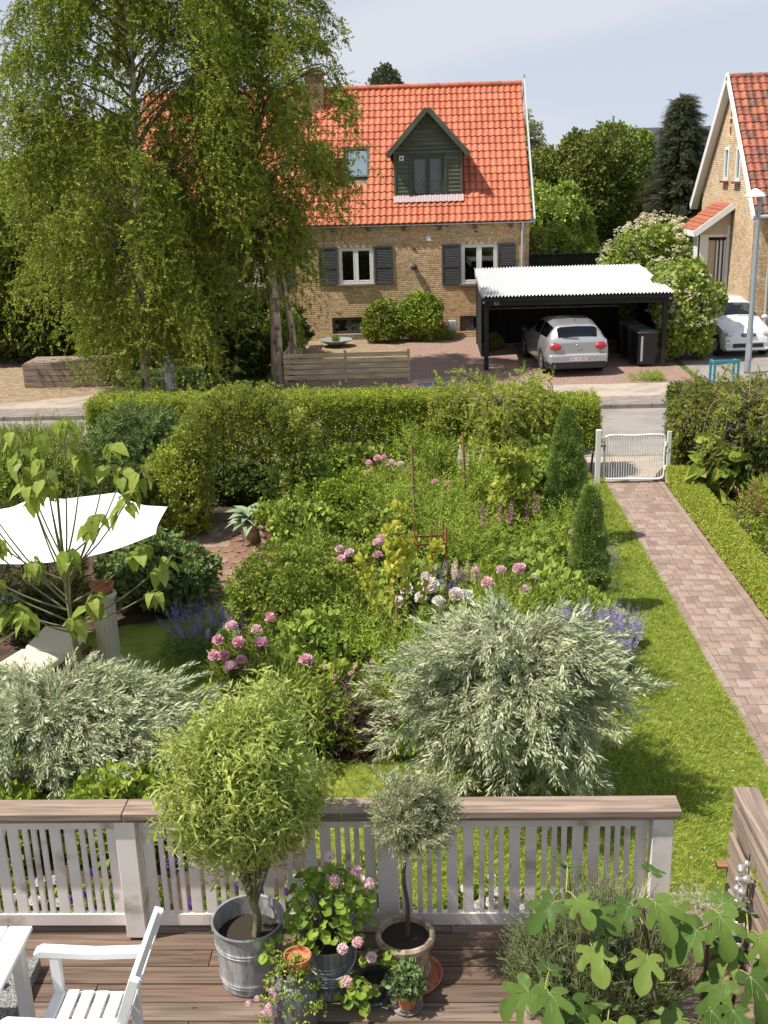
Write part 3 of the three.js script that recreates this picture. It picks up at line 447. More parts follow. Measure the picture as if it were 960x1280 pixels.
// ================= the yellow brick house =================
{
  const H = thing('brick_house', 'yellow brick house with bright orange tiled roof and dark green dormer', 'house', [-3.2, 0, -41.8]), T = new THREE.Group(), ox = 3.2, oz = 41.8; // parts are written in garden coordinates and shifted to the house base
  const sh = (g) => (Array.isArray(g) ? merged(g) : g).translate(ox, 0, oz), pt = (n, g, m, p = H) => part(n, p === H ? sh(g) : sh(g), m, p);
  const wins = [[-2.84, -1.70, 1.88, 3.07], [1.26, 2.44, 1.80, 3.08], [-6.2, -5.05, 1.88, 3.07], [-9.3, -8.2, 1.88, 3.07]], base = [[-3.15, -2.0, 0.2, 0.76], [1.2, 2.0, 0.2, 0.72], [-6.6, -5.6, 0.2, 0.74]], niche = [0.1, 0.62, 0.15, 0.75];
  const holes = [...wins, ...base].map((w) => rectPts(...w)); holes.push(rectPts(...niche));
  pt('wall', [extrude(rectPts(-10, 3.5, -0.05, 3.95), 0.3, 0, holes).translate(0, 0, -37.9)], M.brick);
  const gable = [[37.9, -0.05], [46.1, -0.05], [46.1, 3.9], [42, 7.9], [37.9, 3.9]], gw = (x) => extrude(gable.map(([a, b]) => [-a, b]), 0.3).rotateY(-Math.PI / 2).translate(x, 0, 0);
  pt('wall', [metreUV(gw(3.5), 2, false)], M.brick); pt('wall', [metreUV(gw(-9.7), 2, false)], M.brick); pt('wall', [bx(13.5, 4, 0.3, -3.25, 1.95, -46.25)], M.brick);
  pt('plinth', [bx(1.12, 0.16, 0.03, -2.575, 0.10, -37.585)], M.kerb);
  pt('floor', [bx(13, 0.2, 8.1, -3.25, 0.9, -42.05)], M.plaster); pt('ceiling', [bx(13, 0.1, 8.1, -3.25, 3.7, -42.05)], M.plaster);
  pt('vent_panel', [bx(0.56, 0.62, 0.04, 0.36, 0.45, -37.72)], M.brick); pt('vent_opening', [rbx(0.22, 0.16, 0.05, 0.24, 0.63, -37.69)], M.black);
  wins.forEach((w, i) => { pt('lintel', [bx(w[1] - w[0] + 0.25, 0.22, 0.02, (w[0] + w[1]) / 2, w[3] + 0.115, -37.594, 1)], M.brick); });
  const local = new THREE.Group(); // window helper writes absolute numbers, so give it shifted ones
  for (const w of wins) win(H, w[0] + ox, w[1] + ox, w[2], w[3], -37.66 + oz, { sill: M.kerb });
  for (const w of base) win(H, w[0] + ox, w[1] + ox, w[2], w[3], -37.70 + oz, { fm: M.shutter, fw: 0.05, mull: 0.06, name: 'basement_window' });
  for (const [x0, x1, y0, y1] of [[-3.52, -2.89, 1.84, 3.11], [-1.66, -1.03, 1.84, 3.11], [0.61, 1.23, 1.76, 3.11], [2.47, 3.06, 1.76, 3.11], [-6.9, -6.25, 1.84, 3.11], [-5.0, -4.4, 1.84, 3.11]]) {
    const w = x1 - x0, h = y1 - y0, cx = (x0 + x1) / 2, g = [rbx(0.06, h, 0.035, x0 + 0.03, y0 + h / 2, -37.578), rbx(0.06, h, 0.035, x1 - 0.03, y0 + h / 2, -37.578), rbx(w - 0.12, 0.07, 0.035, cx, y0 + 0.035, -37.578), rbx(w - 0.12, 0.07, 0.035, cx, y1 - 0.035, -37.578), rbx(w - 0.12, 0.06, 0.035, cx, y0 + h * 0.46, -37.578)];
    for (let k = 0; k < 22; k++) { const y = y0 + 0.09 + k * (h - 0.16) / 22; g.push(bx(w - 0.12, 0.045, 0.010, 0, 0, 0).rotateX(-0.5).translate(cx, y + 0.02, -37.585)); }
    pt('shutter', g, M.shutter);
  }
  { const l = pt('wall_lamp', [lathe([[0, 0.06], [0.03, 0.06], [0.10, 0.0], [0.11, -0.10], [0.06, -0.13], [0, -0.13]], 16).translate(-0.32, 2.42, -37.48), rbx(0.06, 0.1, 0.12, -0.32, 2.43, -37.56)], M.black); }
  pt('wall_vent', [rbx(0.09, 0.08, 0.03, -0.31, 2.98, -37.59)], M.rust); pt('junction_box', [rbx(0.16, 0.16, 0.06, 0.17, 3.30, -37.585)], M.whitePaint); pt('wall_vent', [rbx(0.12, 0.06, 0.03, 1.75, 3.48, -37.59)], M.rust);
  // roof
  const a = Math.atan2(4.42, 4.47), roof = pt('roof', [extrude([[37.58, 3.80], [42, 8.20], [46.42, 3.80]].map(([z, y]) => [-z, y]), 13.35).rotateY(-Math.PI / 2).translate(3.42, 0, 0)], M.batten);
  const inner = { x0: -9.96, x1: 3.62, eaveY: 3.80, eaveZ: -37.53, angle: a, length: 6.286, tw: 0.208, tl: 0.349 };
  const rg = new THREE.Group();
  const frontTiles = () => tiling(roof, { ...inner, x0: inner.x0 + ox, x1: inner.x1 + ox, eaveZ: inner.eaveZ + oz, mats: M.tile, seed: 401, pick: (x, y, r) => x - ox > -1.0 && !(x - ox > -0.85 && x - ox < 1.25 && r > 1 && r < 9), skip: (x, y) => (x - ox > -2.62 && x - ox < -1.82 && y > 5.28 && y < 6.30) });
  frontTiles();
  part('roof_slope', [bx(13.5, 0.05, 6.25, 0, 0, 0).rotateX(-a).translate(-3.2 + ox, 6.06, -44.24 + oz)], M.tile[1], roof);
  for (let i = 0; i < 37; i++) part('ridge_tile', new THREE.CylinderGeometry(0.10, 0.115, 0.40, 10, 1, false).rotateZ(Math.PI / 2), M.tile[i % 3], roof).position.set(-9.75 + i * 0.365 + ox, 8.28, -42 + oz);
  pt('bargeboard', [bar([3.665, 3.78, -37.47], [3.665, 8.36, -41.98], 0.05, 0.24), bar([3.665, 8.36, -42.02], [3.665, 3.78, -46.5], 0.05, 0.24), rbx(0.07, 0.34, 0.14, 3.67, 8.42, -42)], M.gutter);
  pt('gutter', [new THREE.CylinderGeometry(0.062, 0.062, 13.6, 10, 1, false, Math.PI / 2, Math.PI).rotateZ(Math.PI / 2).rotateX(0).translate(-3.15, 3.80, -37.515), bx(13.6, 0.03, 0.10, -3.15, 3.755, -37.525)], M.gutter);
  pt('downpipe', [limb(curve([[3.28, 3.76, -37.515], [3.275, 3.62, -37.525], [3.27, 3.5, -37.54], [3.27, 3.2, -37.54], [3.27, 0.1, -37.54]], 16), 0.04, 10)], M.gutter);
  for (let i = 0; i < 11; i++) pt('rafter_end', [rbx(0.13, 0.15, 0.10, -9.2 + i * 1.175 + 0.35, 3.66, -37.56)], M.greenWood);
  pt('soffit', [bx(13.4, 0.03, 0.08, -3.2, 3.78, -37.585)], M.greenWood);
  // chimney
  { const ch = pt('chimney', [bx(0.64, 2.6, 0.7, -3.75, 7.45, -41.55)], M.chimneyBrick); part('chimney_cap', [rbx(0.74, 0.12, 0.8, -3.75 + ox, 8.80, -41.55 + oz), rbx(0.5, 0.14, 0.5, -3.75 + ox, 8.92, -41.55 + oz)], M.chimneyBrick, ch); part('flashing', [bx(0.70, 0.06, 0.5, -3.75 + ox, 7.05, -41.02 + oz)], M.lead, ch); }
  // skylight
  { const s = pt('skylight', [rbx(0.8, 0.06, 0.07, 0, 0, 0.64), rbx(0.8, 0.06, 0.07, 0, 0, -0.64), rbx(0.07, 0.06, 1.22, 0.37, 0, 0), rbx(0.07, 0.06, 1.22, -0.37, 0, 0)].map((g) => g.rotateX(a).translate(-2.22, 5.76, -39.45)), M.shutter); part('pane', [bx(0.68, 0.012, 1.22, 0, 0, 0).rotateX(a).translate(-2.22 + ox, 5.755, -39.45 + oz)], M.glass, s); part('blind', [bx(0.68, 0.012, 1.22, 0, -0.03, 0).rotateX(a).translate(-2.22 + ox, 5.755, -39.45 + oz)], std(lin(0.30, 0.33, 0.36), 0.9), s); }
  // dormer
  const z0 = -38.30, dx0 = -0.94, dx1 = 1.33, yb = 4.60, ye = 6.06, yp = 7.24, cx = 0.195;
  const dm = pt('dormer', [extrude([[dx0, yb], [-0.36, yb], [-0.36, 5.93], [0.74, 5.93], [0.74, yb], [dx1, yb], [dx1, ye], [cx, yp], [dx0, ye]], 0.06).translate(0, 0, z0 - 0.06), bx(0.08, 1.5, 3.2, dx0 + 0.04, 5.3, z0 - 1.66), bx(0.08, 1.5, 3.2, dx1 - 0.04, 5.3, z0 - 1.66), bx(1.1, 0.06, 0.1, 0.19, yb + 0.02, z0 - 0.03)], M.greenWood);
  const dp = (n, g, m) => part(n, sh(g), m, dm);
  for (let i = 0; i < 11; i++) { const y = yb + 0.04 + i * 0.128; for (const [p, q] of [[dx0 + 0.05, -0.42], [0.80, dx1 - 0.05]]) dp('board', [bx(q - p, 0.125, 0.022, 0, 0, 0).rotateX(-0.2).translate((p + q) / 2, y + 0.06, z0 + 0.016)], M.greenWood); }
  for (let i = 0; i < 8; i++) { const y = ye + 0.05 + i * 0.132, hw = (1.135) * (1 - (y + 0.08 - ye) / (yp - ye)) ; if (hw > 0.08) dp('board', [bx(hw * 2, 0.128, 0.022, 0, 0, 0).rotateX(-0.2).translate(cx, y + 0.06, z0 + 0.016)], M.greenWood); }
  dp('trim', [rbx(dx1 - dx0, 0.09, 0.04, cx, ye - 0.02, z0 + 0.036), rbx(0.07, ye - yb, 0.05, dx0 + 0.03, (ye + yb) / 2, z0 + 0.034), rbx(0.07, ye - yb, 0.05, dx1 - 0.03, (ye + yb) / 2, z0 + 0.034), rbx(0.06, 1.34, 0.05, -0.39, yb + 0.67, z0 + 0.034), rbx(0.06, 1.34, 0.05, 0.77, yb + 0.67, z0 + 0.034)], M.greenWood);
  dp('bargeboard', [bar([cx - 0.02, yp + 0.13, z0 + 0.30], [dx0 - 0.22, ye - 0.14, z0 + 0.30], 0.05, 0.17, Math.PI / 2), bar([cx + 0.02, yp + 0.13, z0 + 0.301], [dx1 + 0.22, ye - 0.14, z0 + 0.301], 0.05, 0.17, Math.PI / 2)].map((g) => g), M.greenWood);
  for (const s of [-1, 1]) { const L = Math.hypot(1.36, 1.38), g = bx(L, 0.05, 3.6, 0, 0, 0); g.rotateZ(-s * Math.atan2(1.36, 1.36)).translate(cx + s * 0.68, (yp + 0.13 + ye - 0.14) / 2 + 0.06, z0 + 0.28 - 1.8); dp('dormer_roof', [g], M.tile[1]); }
  const dw = win(dm, -0.36 + ox, 0.74 + ox, yb + 0.02, 5.92, z0 - 0.02 + oz, { fm: M.shutter, fw: 0.05, mull: 0.04, gap: 0.05, name: 'dormer_window' });
  dp('backing', [bx(1.2, 1.4, 0.03, 0.19, 5.28, z0 - 0.5)], M.plaster);
  const lat = []; for (let k = -14; k < 20; k++) for (const s of [-1, 1]) { const x = -0.30 + k * 0.075, pts = []; for (let t = 0; t <= 1; t += 0.02) { const y = yb + 0.12 + t * 1.12, xx = x + s * t * 0.62 + (s < 0 ? 0.0 : 0); if (xx > -0.27 && xx < 0.66 && Math.abs(xx - 0.19) > 0.07) pts.push([xx, y, z0 - 0.06]); } if (pts.length > 4) lat.push(bar(pts[0], pts[pts.length - 1], 0.022, 0.006)); }
  dp('lattice', lat, M.gutter);
  dp('vent_cover', [rbx(0.15, 0.16, 0.04, dx0 + 0.26, 5.86, z0 + 0.05)], M.whitePaint); dp('vent_hole', [new THREE.CylinderGeometry(0.035, 0.035, 0.05, 12).rotateX(Math.PI / 2).translate(dx0 + 0.26, 5.86, z0 + 0.055)], M.black);
  const fl = []; for (let i = 0; i < 26; i++) fl.push(rbx(0.085, 0.03, 0.30, 0, 0, 0, 0.012).rotateX(a).translate(dx0 + 0.02 + i * 0.09, 4.555 + (i % 2) * 0.012, z0 + 0.15)); dp('flashing', fl, M.lead);
}

// ================= the pale brick house with the white gable =================
{
  const H = thing('gable_house', 'pale brick house with white bargeboards and old orange tiles', 'house', [14, 0, -39.5]), ox = -14, oz = 39.5, sh = (g) => (Array.isArray(g) ? merged(g) : g).translate(ox, 0, oz), pt = (n, g, m) => part(n, sh(g), m, H);
  const gw = [[36.1, -0.05], [42.9, -0.05], [42.9, 4.4], [39.5, 7.85], [36.1, 4.4]].map(([z, y]) => [-z, y]), wh = [[-40.02, -39.42, 4.82, 5.92], [-38.55, -37.95, 4.82, 5.92]];
  pt('wall', [metreUV(extrude(gw, 0.3, 0, wh.map((w) => rectPts(...w))).rotateY(-Math.PI / 2).translate(10.7, 0, 0), 2, false)], M.brickPale);
  pt('wall', [metreUV(extrude(gw, 0.3).rotateY(-Math.PI / 2).translate(18.3, 0, 0), 2, false)], M.brickPale);
  pt('wall', [metreUV(extrude(rectPts(10.7, 18, -0.05, 4.35), 0.3, 0, [rectPts(13, 14.5, 1.2, 2.6)]).translate(0, 0, -36.4), 0, false)], M.brick); pt('wall', [bx(7.3, 4.4, 0.3, 14.35, 2.15, -42.75)], M.brickPale); pt('floor', [bx(7.2, 0.2, 6.2, 14.3, 4.3, -39.5)], M.plaster);
  win(H, 13 + ox, 14.5 + ox, 1.2, 2.6, -36.2 + oz, {});
  for (const w of wh) { const g = new THREE.Group(), zc = (w[0] + w[1]) / 2, m = win(H, -0.28, 0.28, w[2], w[3], 0, { lights: 1, fw: 0.06 }); m.rotation.y = -Math.PI / 2; m.position.set(10.40 + ox, 0, zc + oz); m.children.forEach((c) => 0); pt('window_sill', [rbx(0.2, 0.06, 0.7, 10.36, w[2] - 0.04, zc)], M.tileOld[3]); pt('curtain', [bx(0.02, 1.0, 0.50, 10.47, 5.37, zc)], std(lin(0.30, 0.38, 0.30), 0.9)); }
  pt('wall_ornament', [bx(0.03, 0.16, 0.12, 10.39, 7.0, -39.5), bx(0.03, 0.1, 0.22, 10.385, 6.75, -39.5), bx(0.03, 0.2, 0.10, 10.39, 6.45, -39.5)], M.rust);
  const a = Math.atan2(4.25, 4.1), roof = pt('roof', [extrude([[35.5, 3.88], [39.5, 8.03], [43.5, 3.88]].map(([z, y]) => [-z, y]), 7.6).rotateY(-Math.PI / 2).translate(18.15, 0, 0)], M.batten);
  tiling(roof, { x0: 10.2 + ox, x1: 18.2 + ox, eaveY: 3.90, eaveZ: -35.42 + oz, angle: a, length: 5.9, tw: 0.235, tl: 0.345, mats: M.tileOld, seed: 501, pick: (x) => x < 13.5 + ox });
  part('roof_slope', [bx(8, 0.05, 5.8, 0, 0, 0).rotateX(-a).translate(14.2 + ox, 6.02, -41.5 + oz)], M.tileOld[0], roof);
  for (let i = 0; i < 22; i++) part('ridge_tile', new THREE.CylinderGeometry(0.11, 0.125, 0.40, 10).rotateZ(Math.PI / 2), M.tileOld[i % 4], roof).position.set(10.4 + i * 0.365 + ox, 8.12, -39.5 + oz);
  for (const s of [-1, 1]) { const e = [10.16, 3.80, -39.5 + s * 4.18], t = [10.16, 8.16, -39.5 + s * 0.0]; pt('bargeboard', [bar(e, t, 0.045, 0.26)], M.whitePaint); const e2 = [10.29, 3.73, -39.5 + s * 4.1], t2 = [10.29, 8.0, -39.5 + s * 0.02]; pt('verge_soffit', [bar(e2, t2, 0.22, 0.03)], M.whitePaint); }
  pt('gutter', [limb([[10.15, 3.84, -35.36], [18, 3.84, -35.36]], 0.06, 8)], M.gutter); pt('downpipe', [limb(curve([[10.95, 3.8, -35.4], [10.95, 3.6, -35.6], [10.95, 3.4, -36.0], [10.95, 0, -36.03]], 10), 0.04, 8)], M.gutter);
  // porch leaning on the gable wall
  const pl = 9.22, pa = Math.atan2(0.86, 1.18);
  pt('porch_wall', [bx(0.08, 3.1, 1.7, 9.34, 1.55, -39.55), ...[0, 1, 2, 3].map((i) => rbx(0.05, 3.0, 0.03, 9.33, 1.5, -38.9 - i * 0.4)), bx(0.34, 3.1, 0.08, 9.5, 1.55, -38.74), bx(0.10, 3.4, 0.1, 10.33, 1.7, -38.74), bx(0.95, 0.36, 0.06, 9.85, 3.2, -38.74)], M.whitePaint);
  pt('porch_wall', [extrude([[9.3, 3.1], [10.38, 3.1], [10.38, 3.92], [9.3, 3.16]], 0.06).translate(0, 0, -38.76)], std(lin(0.55, 0.46, 0.36), 0.8)); pt('porch_wall', [bx(0.3, 2.9, 0.05, 9.82, 1.45, -38.9)], std(lin(0.55, 0.46, 0.36), 0.8));
  const dr = pt('porch_door', [bx(0.05, 2.9, 0.05, 10.0, 1.45, -38.8), bx(0.06, 2.9, 0.05, 10.13, 1.45, -38.82), bx(0.05, 2.9, 0.05, 10.25, 1.45, -38.8)], M.whitePaint); part('pane', [bx(0.3, 2.8, 0.008, 10.13 + ox, 1.45, -38.84 + oz)], M.glass, dr); pt('porch_back', [bx(1, 3, 0.05, 9.9, 1.5, -40.4)], M.plaster);
  const pr = pt('porch_roof', [bx(1.44, 0.06, 2.3, 0, 0, 0).rotateZ(pa).translate(9.78, 3.66, -39.5)], M.batten);
  { const R = rng(9), bg = tileGeo(0.235 * 1.04, 0.37); for (let c = 0; c < 9; c++) for (let r = 0; r < 4; r++) { const m = part('roof_tile', bg, M.tileOld[[0, 2, 2][Math.floor(R() * 3)]], pr); m.rotation.order = 'ZYX'; m.rotation.set(0, -Math.PI / 2, 0); const u = 0.36 * (r + 1) - 0.03; m.rotation.set(0, 0, 0); const q = new THREE.Quaternion().setFromAxisAngle(V(0, 0, 1), pa).multiply(new THREE.Quaternion().setFromAxisAngle(V(0, 1, 0), -Math.PI / 2)); m.quaternion.copy(q); m.position.set(9.20 + u * Math.cos(pa) + ox - 0.02, 3.24 + u * Math.sin(pa) + 0.03, -40.45 + c * 0.235 + oz); } }
  pt('porch_fascia', [bar([9.10, 3.16, -38.33], [10.36, 4.06, -38.33], 0.05, 0.2, Math.PI / 2), bx(0.05, 0.18, 2.3, 9.12, 3.16, -39.5)], M.whitePaint);
}
// dark slate roof and pole far behind
{ const t = thing('slate_roof_house', 'far house with dark slate roof behind the spruce', 'house', [17.5, 0, -78]); part('wall', [bx(11, 4.6, 7, 0, 2.3, 0)], M.brickPale, t); part('roof', [extrude([[-4, 4.4], [0, 7.4], [4, 4.4]], 12).rotateY(Math.PI / 2).translate(-6, 0, 0)], std(lin(0.05, 0.055, 0.065), 0.7), t); part('chimney', [bx(0.6, 1.4, 0.6, -1, 7.6, 0)], M.chimneyBrick, t); }
{ const t = thing('flagpole', 'thin white flagpole rising behind the round garden trees', 'flagpole', [11.7, 0, -64]); part('pole', [limb([[0, 0, 0], [0, 3.5, 0], [0, 6.9, 0]], [0.07, 0.06, 0.04], 8)], M.whitePaint, t); part('finial', new THREE.SphereGeometry(0.08, 10, 8).translate(0, 6.95, 0), M.whitePaint, t); }

// ================= carport =================
{
  const t = thing('carport', 'black timber carport with white corrugated roof', 'carport', [4.25, 0, -33.6]), ox = -4.25, oz = 33.6, sh = (g) => (Array.isArray(g) ? merged(g) : g).translate(ox, 0, oz), pt = (n, g, m) => part(n, sh(g), m, t);
  const yAt = (z) => 2.10 + (z + 31) / -5.3 * 0.28;
  for (const [x, z] of [[1.74, -31.35], [6.74, -31.35], [1.74, -36.1], [6.74, -36.1]]) pt('post', [rbx(0.13, yAt(z) - 0.16, 0.13, x, (yAt(z) - 0.16) / 2, z)], M.blackWood);
  pt('beam', [rbx(5.2, 0.17, 0.06, 4.24, 1.91, -31.26)], M.blackWood); pt('fascia', [rbx(5.28, 0.10, 0.05, 4.24, 2.03, -31.08)], M.blackWood); pt('beam', [rbx(5.2, 0.17, 0.06, 4.24, 2.2, -36.1)], M.blackWood);
  for (const x of [1.66, 6.82]) pt('side_beam', [bar([x, yAt(-31.1) - 0.10, -31.1], [x, yAt(-36.2) - 0.10, -36.2], 0.05, 0.16)], M.gutter);
  for (let i = 0; i < 27; i++) pt('wall_board', [rbx(0.185, 2.2, 0.03, 1.85 + i * 0.19, 1.12, -36.0 + (i % 2) * 0.018)], M.blackWood);
  pt('wall_panel', [bx(5.1, 2.2, 0.02, 4.24, 1.12, -36.03)], M.blackWood); pt('rail', [rbx(4.9, 0.05, 0.04, 4.24, 1.15, -35.95)], M.fenceWood);
  for (let i = 0; i < 10; i++) pt('wall_board', [rbx(0.03, 1.95, 0.3, 6.80, 1.0, -32.8 - i * 0.31)], M.blackWood);
  for (let i = 0; i < 8; i++) pt('wall_board', [rbx(0.03, 2.1, 0.3, 1.72, 1.05, -33.7 - i * 0.31)], M.blackWood);
  // five corrugated sheets
  const zs = [-31.0, -36.3], mt = std(0xffffff, 0.55, { map: tex(256, 256, 1.6, 1.6, (u, v) => { const n = fbm(u, v, 6, 5, 19), k = fbm(u, v, 24, 3, 20); return mulc(mixc([0.79, 0.79, 0.78], [0.74, 0.735, 0.72], smooth(0.4, 0.8, n)), 0.97 + 0.05 * k); }) });
  for (let s = 0; s < 5; s++) {
    const x0 = 1.62 + s * 1.05, x1 = x0 + 1.055, n = 112, pos = [], uv = [], idx = []; for (let r = 0; r < 3; r++) for (let top = 1; top >= 0; top--) for (let i = 0; i <= n; i++) { const x = lerp(x0, x1, i / n), z = lerp(zs[0], zs[1], r / 2); pos.push(x, yAt(z) + 0.03 + 0.024 * Math.sin((x - 1.6) * 6.283 / 0.0955) + (s % 2) * 0.006 - (1 - top) * 0.005, z); uv.push(x, z); }
    for (let r = 0; r < 2; r++) for (let i = 0; i < n; i++) { const a = r * 2 * (n + 1) + i, b = a + 2 * (n + 1); idx.push(a, a + 1, b, a + 1, b + 1, b); const c = a + n + 1, d = b + n + 1; idx.push(c, d, c + 1, c + 1, d, d + 1); } for (let i = 0; i < n; i++) idx.push(i, n + 1 + i, i + 1, i + 1, n + 1 + i, n + 2 + i);
    const g = new THREE.BufferGeometry(); g.setAttribute('position', new THREE.Float32BufferAttribute(pos, 3)); g.setAttribute('uv', new THREE.Float32BufferAttribute(uv, 2)); g.setIndex(idx); g.computeVertexNormals(); pt('roof_sheet', [g], mt);
  }
  const cv = document.createElement('canvas'); cv.width = 128; cv.height = 64; const c = cv.getContext('2d'); c.fillStyle = '#202422'; c.fillRect(0, 0, 128, 64); c.fillStyle = '#9a9d97'; c.font = 'bold 56px sans-serif'; c.textAlign = 'center'; c.textBaseline = 'middle'; c.fillText('62', 64, 34); const tx = new THREE.CanvasTexture(cv); tx.colorSpace = THREE.SRGBColorSpace; pt('house_number', new THREE.PlaneGeometry(0.30, 0.15).translate(2.02, 1.91, -31.225), std(0xffffff, 0.7, { map: tx }));
}

// ================= vehicles =================
// a car body lofted through stations [z, y0, belt, roof, half width, half roof width]; +z is the rear
function carThing(name, label, at, turn, o) {
  const t = thing(name, label, 'car', at, turn), S = o.st, sec = (s) => { const [z, y0, yb, yr, w, wr] = s, hood = yr - yb < 0.12; return [[0, y0], [w * 0.84, y0], [w * 0.96, y0 + 0.07], [w, lerp(y0, yb, 0.45)], [w * 0.985, lerp(y0, yb, 0.8)], [w * 0.94, yb], hood ? [w * 0.8, lerp(yb, yr, 0.45)] : [lerp(w * 0.93, wr, 0.5), lerp(yb, yr, 0.5)], hood ? [w * 0.62, lerp(yb, yr, 0.75)] : [wr, yr - 0.07], hood ? [w * 0.4, lerp(yb, yr, 0.93)] : [wr * 0.82, yr - 0.018], [0, yr]].map(([x, y]) => V(x, y, z)); };
  const secs = S.map(sec), K = 10;
  const at2 = (u, v) => { const i = Math.min(S.length - 2, Math.floor(u)), f = u - i, sv = v < 0 ? -1 : 1, a = Math.abs(v), j = Math.min(K - 2, Math.floor(a)), g = a - j; const A = secs[i][j].clone().lerp(secs[i][j + 1], g), B = secs[i + 1][j].clone().lerp(secs[i + 1][j + 1], g), p = A.lerp(B, f); p.x *= sv; return p; };
  const nu = (S.length - 1) * 8, nv = 72, pos = [], idx = [], W = nv + 1, open = (u, v) => o.open.some(([u0, u1, v0, v1]) => u > u0 && u < u1 && Math.abs(v) > v0 && Math.abs(v) < v1);
  for (let i = 0; i <= nu; i++) for (let j = 0; j <= nv; j++) pos.push(...at2(Math.min(i / 8, S.length - 1), -9 + j / 4).toArray());
  for (let i = 0; i < nu; i++) for (let j = 0; j < nv; j++) { if (open((i + 0.5) / 8, -9 + (j + 0.5) / 4)) continue; const a = i * W + j, b = a + W; idx.push(a, b, a + 1, a + 1, b, b + 1); }
  for (const e of [0, nu]) { const c = pos.length / 3, q = S[e ? S.length - 1 : 0]; pos.push(0, (q[1] + q[3]) / 2, q[0]); for (let j = 0; j < nv; j++) e ? idx.push(e * W + j, c, e * W + j + 1) : idx.push(j, j + 1, c); }
  let g = new THREE.BufferGeometry(); g.setAttribute('position', new THREE.Float32BufferAttribute(pos, 3)); g.setIndex(idx); g = toCreasedNormals(g.toNonIndexed(), 0.62); part('body', g, o.paint, t);
  part('seats', [-0.36, 0.36].flatMap((x) => [rbx(0.48, 0.14, 0.5, x, 0.52, 0.0, 0.05), rbx(0.46, 0.55, 0.12, 0, 0, 0, 0.05).rotateX(-0.2).translate(x, 0.86, 0.3), rbx(0.26, 0.16, 0.08, x, 1.2, 0.38, 0.04)]).concat([rbx(1.2, 0.14, 0.45, 0, 0.5, 0.85, 0.05), rbx(1.2, 0.5, 0.12, 0, 0, 0, 0.05).rotateX(-0.2).translate(0, 0.8, 1.15), bx(1.4, 0.04, 2.6, 0, 0.36, 0.3), rbx(1.4, 0.2, 0.3, 0, 0.86, -0.6, 0.05)]), M.fabric, t);
  const patch = (u0, u1, v0, v1, off, n = 6, m = 6) => { // a panel that follows the body, v from -9..9 (9 = roof centre)
    const q = (u, v) => { const p = at2(u, v), e = 0.02, a = at2(clamp(u + e, 0, S.length - 1.001), v).sub(at2(clamp(u - e, 0, S.length - 1.001), v)), vv = clamp(v + e * Math.sign(v || 1), -8.999, 8.999), b = at2(u, vv).sub(at2(u, clamp(v - e * Math.sign(v || 1), -8.999, 8.999))); let nn = a.cross(b).normalize(); const c = V(0, 0.6, p.z * 0.8); if (nn.dot(p.clone().sub(c)) < 0) nn.negate(); return p.addScaledVector(nn, off); };
    const P = [], I = []; for (let i = 0; i <= n; i++) for (let j = 0; j <= m; j++) P.push(...q(lerp(u0, u1, i / n), lerp(typeof v0 === 'function' ? v0(i / n) : v0, typeof v1 === 'function' ? v1(i / n) : v1, j / m)).toArray());
    for (let i = 0; i < n; i++) for (let j = 0; j < m; j++) { const a = i * (m + 1) + j; I.push(a, a + 1, a + m + 1, a + 1, a + m + 2, a + m + 1); } const G2 = new THREE.BufferGeometry(); G2.setAttribute('position', new THREE.Float32BufferAttribute(P, 3)); G2.setIndex(I); G2.computeVertexNormals(); return G2;
  };
  // a panel across the car (both sides) between stations: top runs -v..v over the roof centre line
  const across = (u0, u1, v, off, n = 6) => { const L = patch(u0, u1, v, 8.999, off, n, 5), R2 = patch(u0, u1, -v, -8.999, off, n, 5); return merged([L.toNonIndexed(), R2.toNonIndexed()]); };
  for (const [k, z] of [[0, o.axle[0]], [1, o.axle[1]]]) for (const s of [-1, 1]) { const w = part('wheel', lathe([[0.20, -0.09], [0.29, -0.10], [0.315, -0.07], [0.32, 0], [0.315, 0.07], [0.29, 0.10], [0.20, 0.09]], 28).rotateZ(Math.PI / 2).translate(s * (o.w - 0.10), 0.32, z), M.rubber, t), sp = []; for (let i = 0; i < 5; i++) sp.push(bx(0.02, 0.19, 0.06, 0, 0.10, 0).rotateX(i * 1.2566)); part('rim', [...sp.map((q) => q.translate(s * (o.w - 0.025), 0.32, z)), new THREE.CylinderGeometry(0.205, 0.205, 0.08, 24, 1, true).rotateZ(Math.PI / 2).translate(s * (o.w - 0.06), 0.32, z)], std(lin(0.55, 0.55, 0.57), 0.3, { metalness: 0.9 }), w); part('wheel_arch', new THREE.RingGeometry(0.30, 0.375, 22, 1, -0.25, Math.PI + 0.5).rotateY(Math.PI / 2).translate(s * (o.w + 0.004), 0.33, z), M.rubber, t); }
  return { t, patch, across, at2 };
}
const carGlass = () => new THREE.MeshPhysicalMaterial({ color: lin(0.52, 0.58, 0.57), roughness: 0.02, transmission: 1, thickness: 0, ior: 1.52 });
const hatchOpen = [[9.125, 9.875, 7, 9], [4.125, 4.875, 6.5, 9], [4.875, 6.25, 5.25, 6.75], [6.375, 8.25, 5.25, 6.75]];
const paintOf = (c, m = 0.0, r = 0.35) => new THREE.MeshPhysicalMaterial({ color: c, metalness: m, roughness: r, clearcoat: 1, clearcoatRoughness: 0.05 });
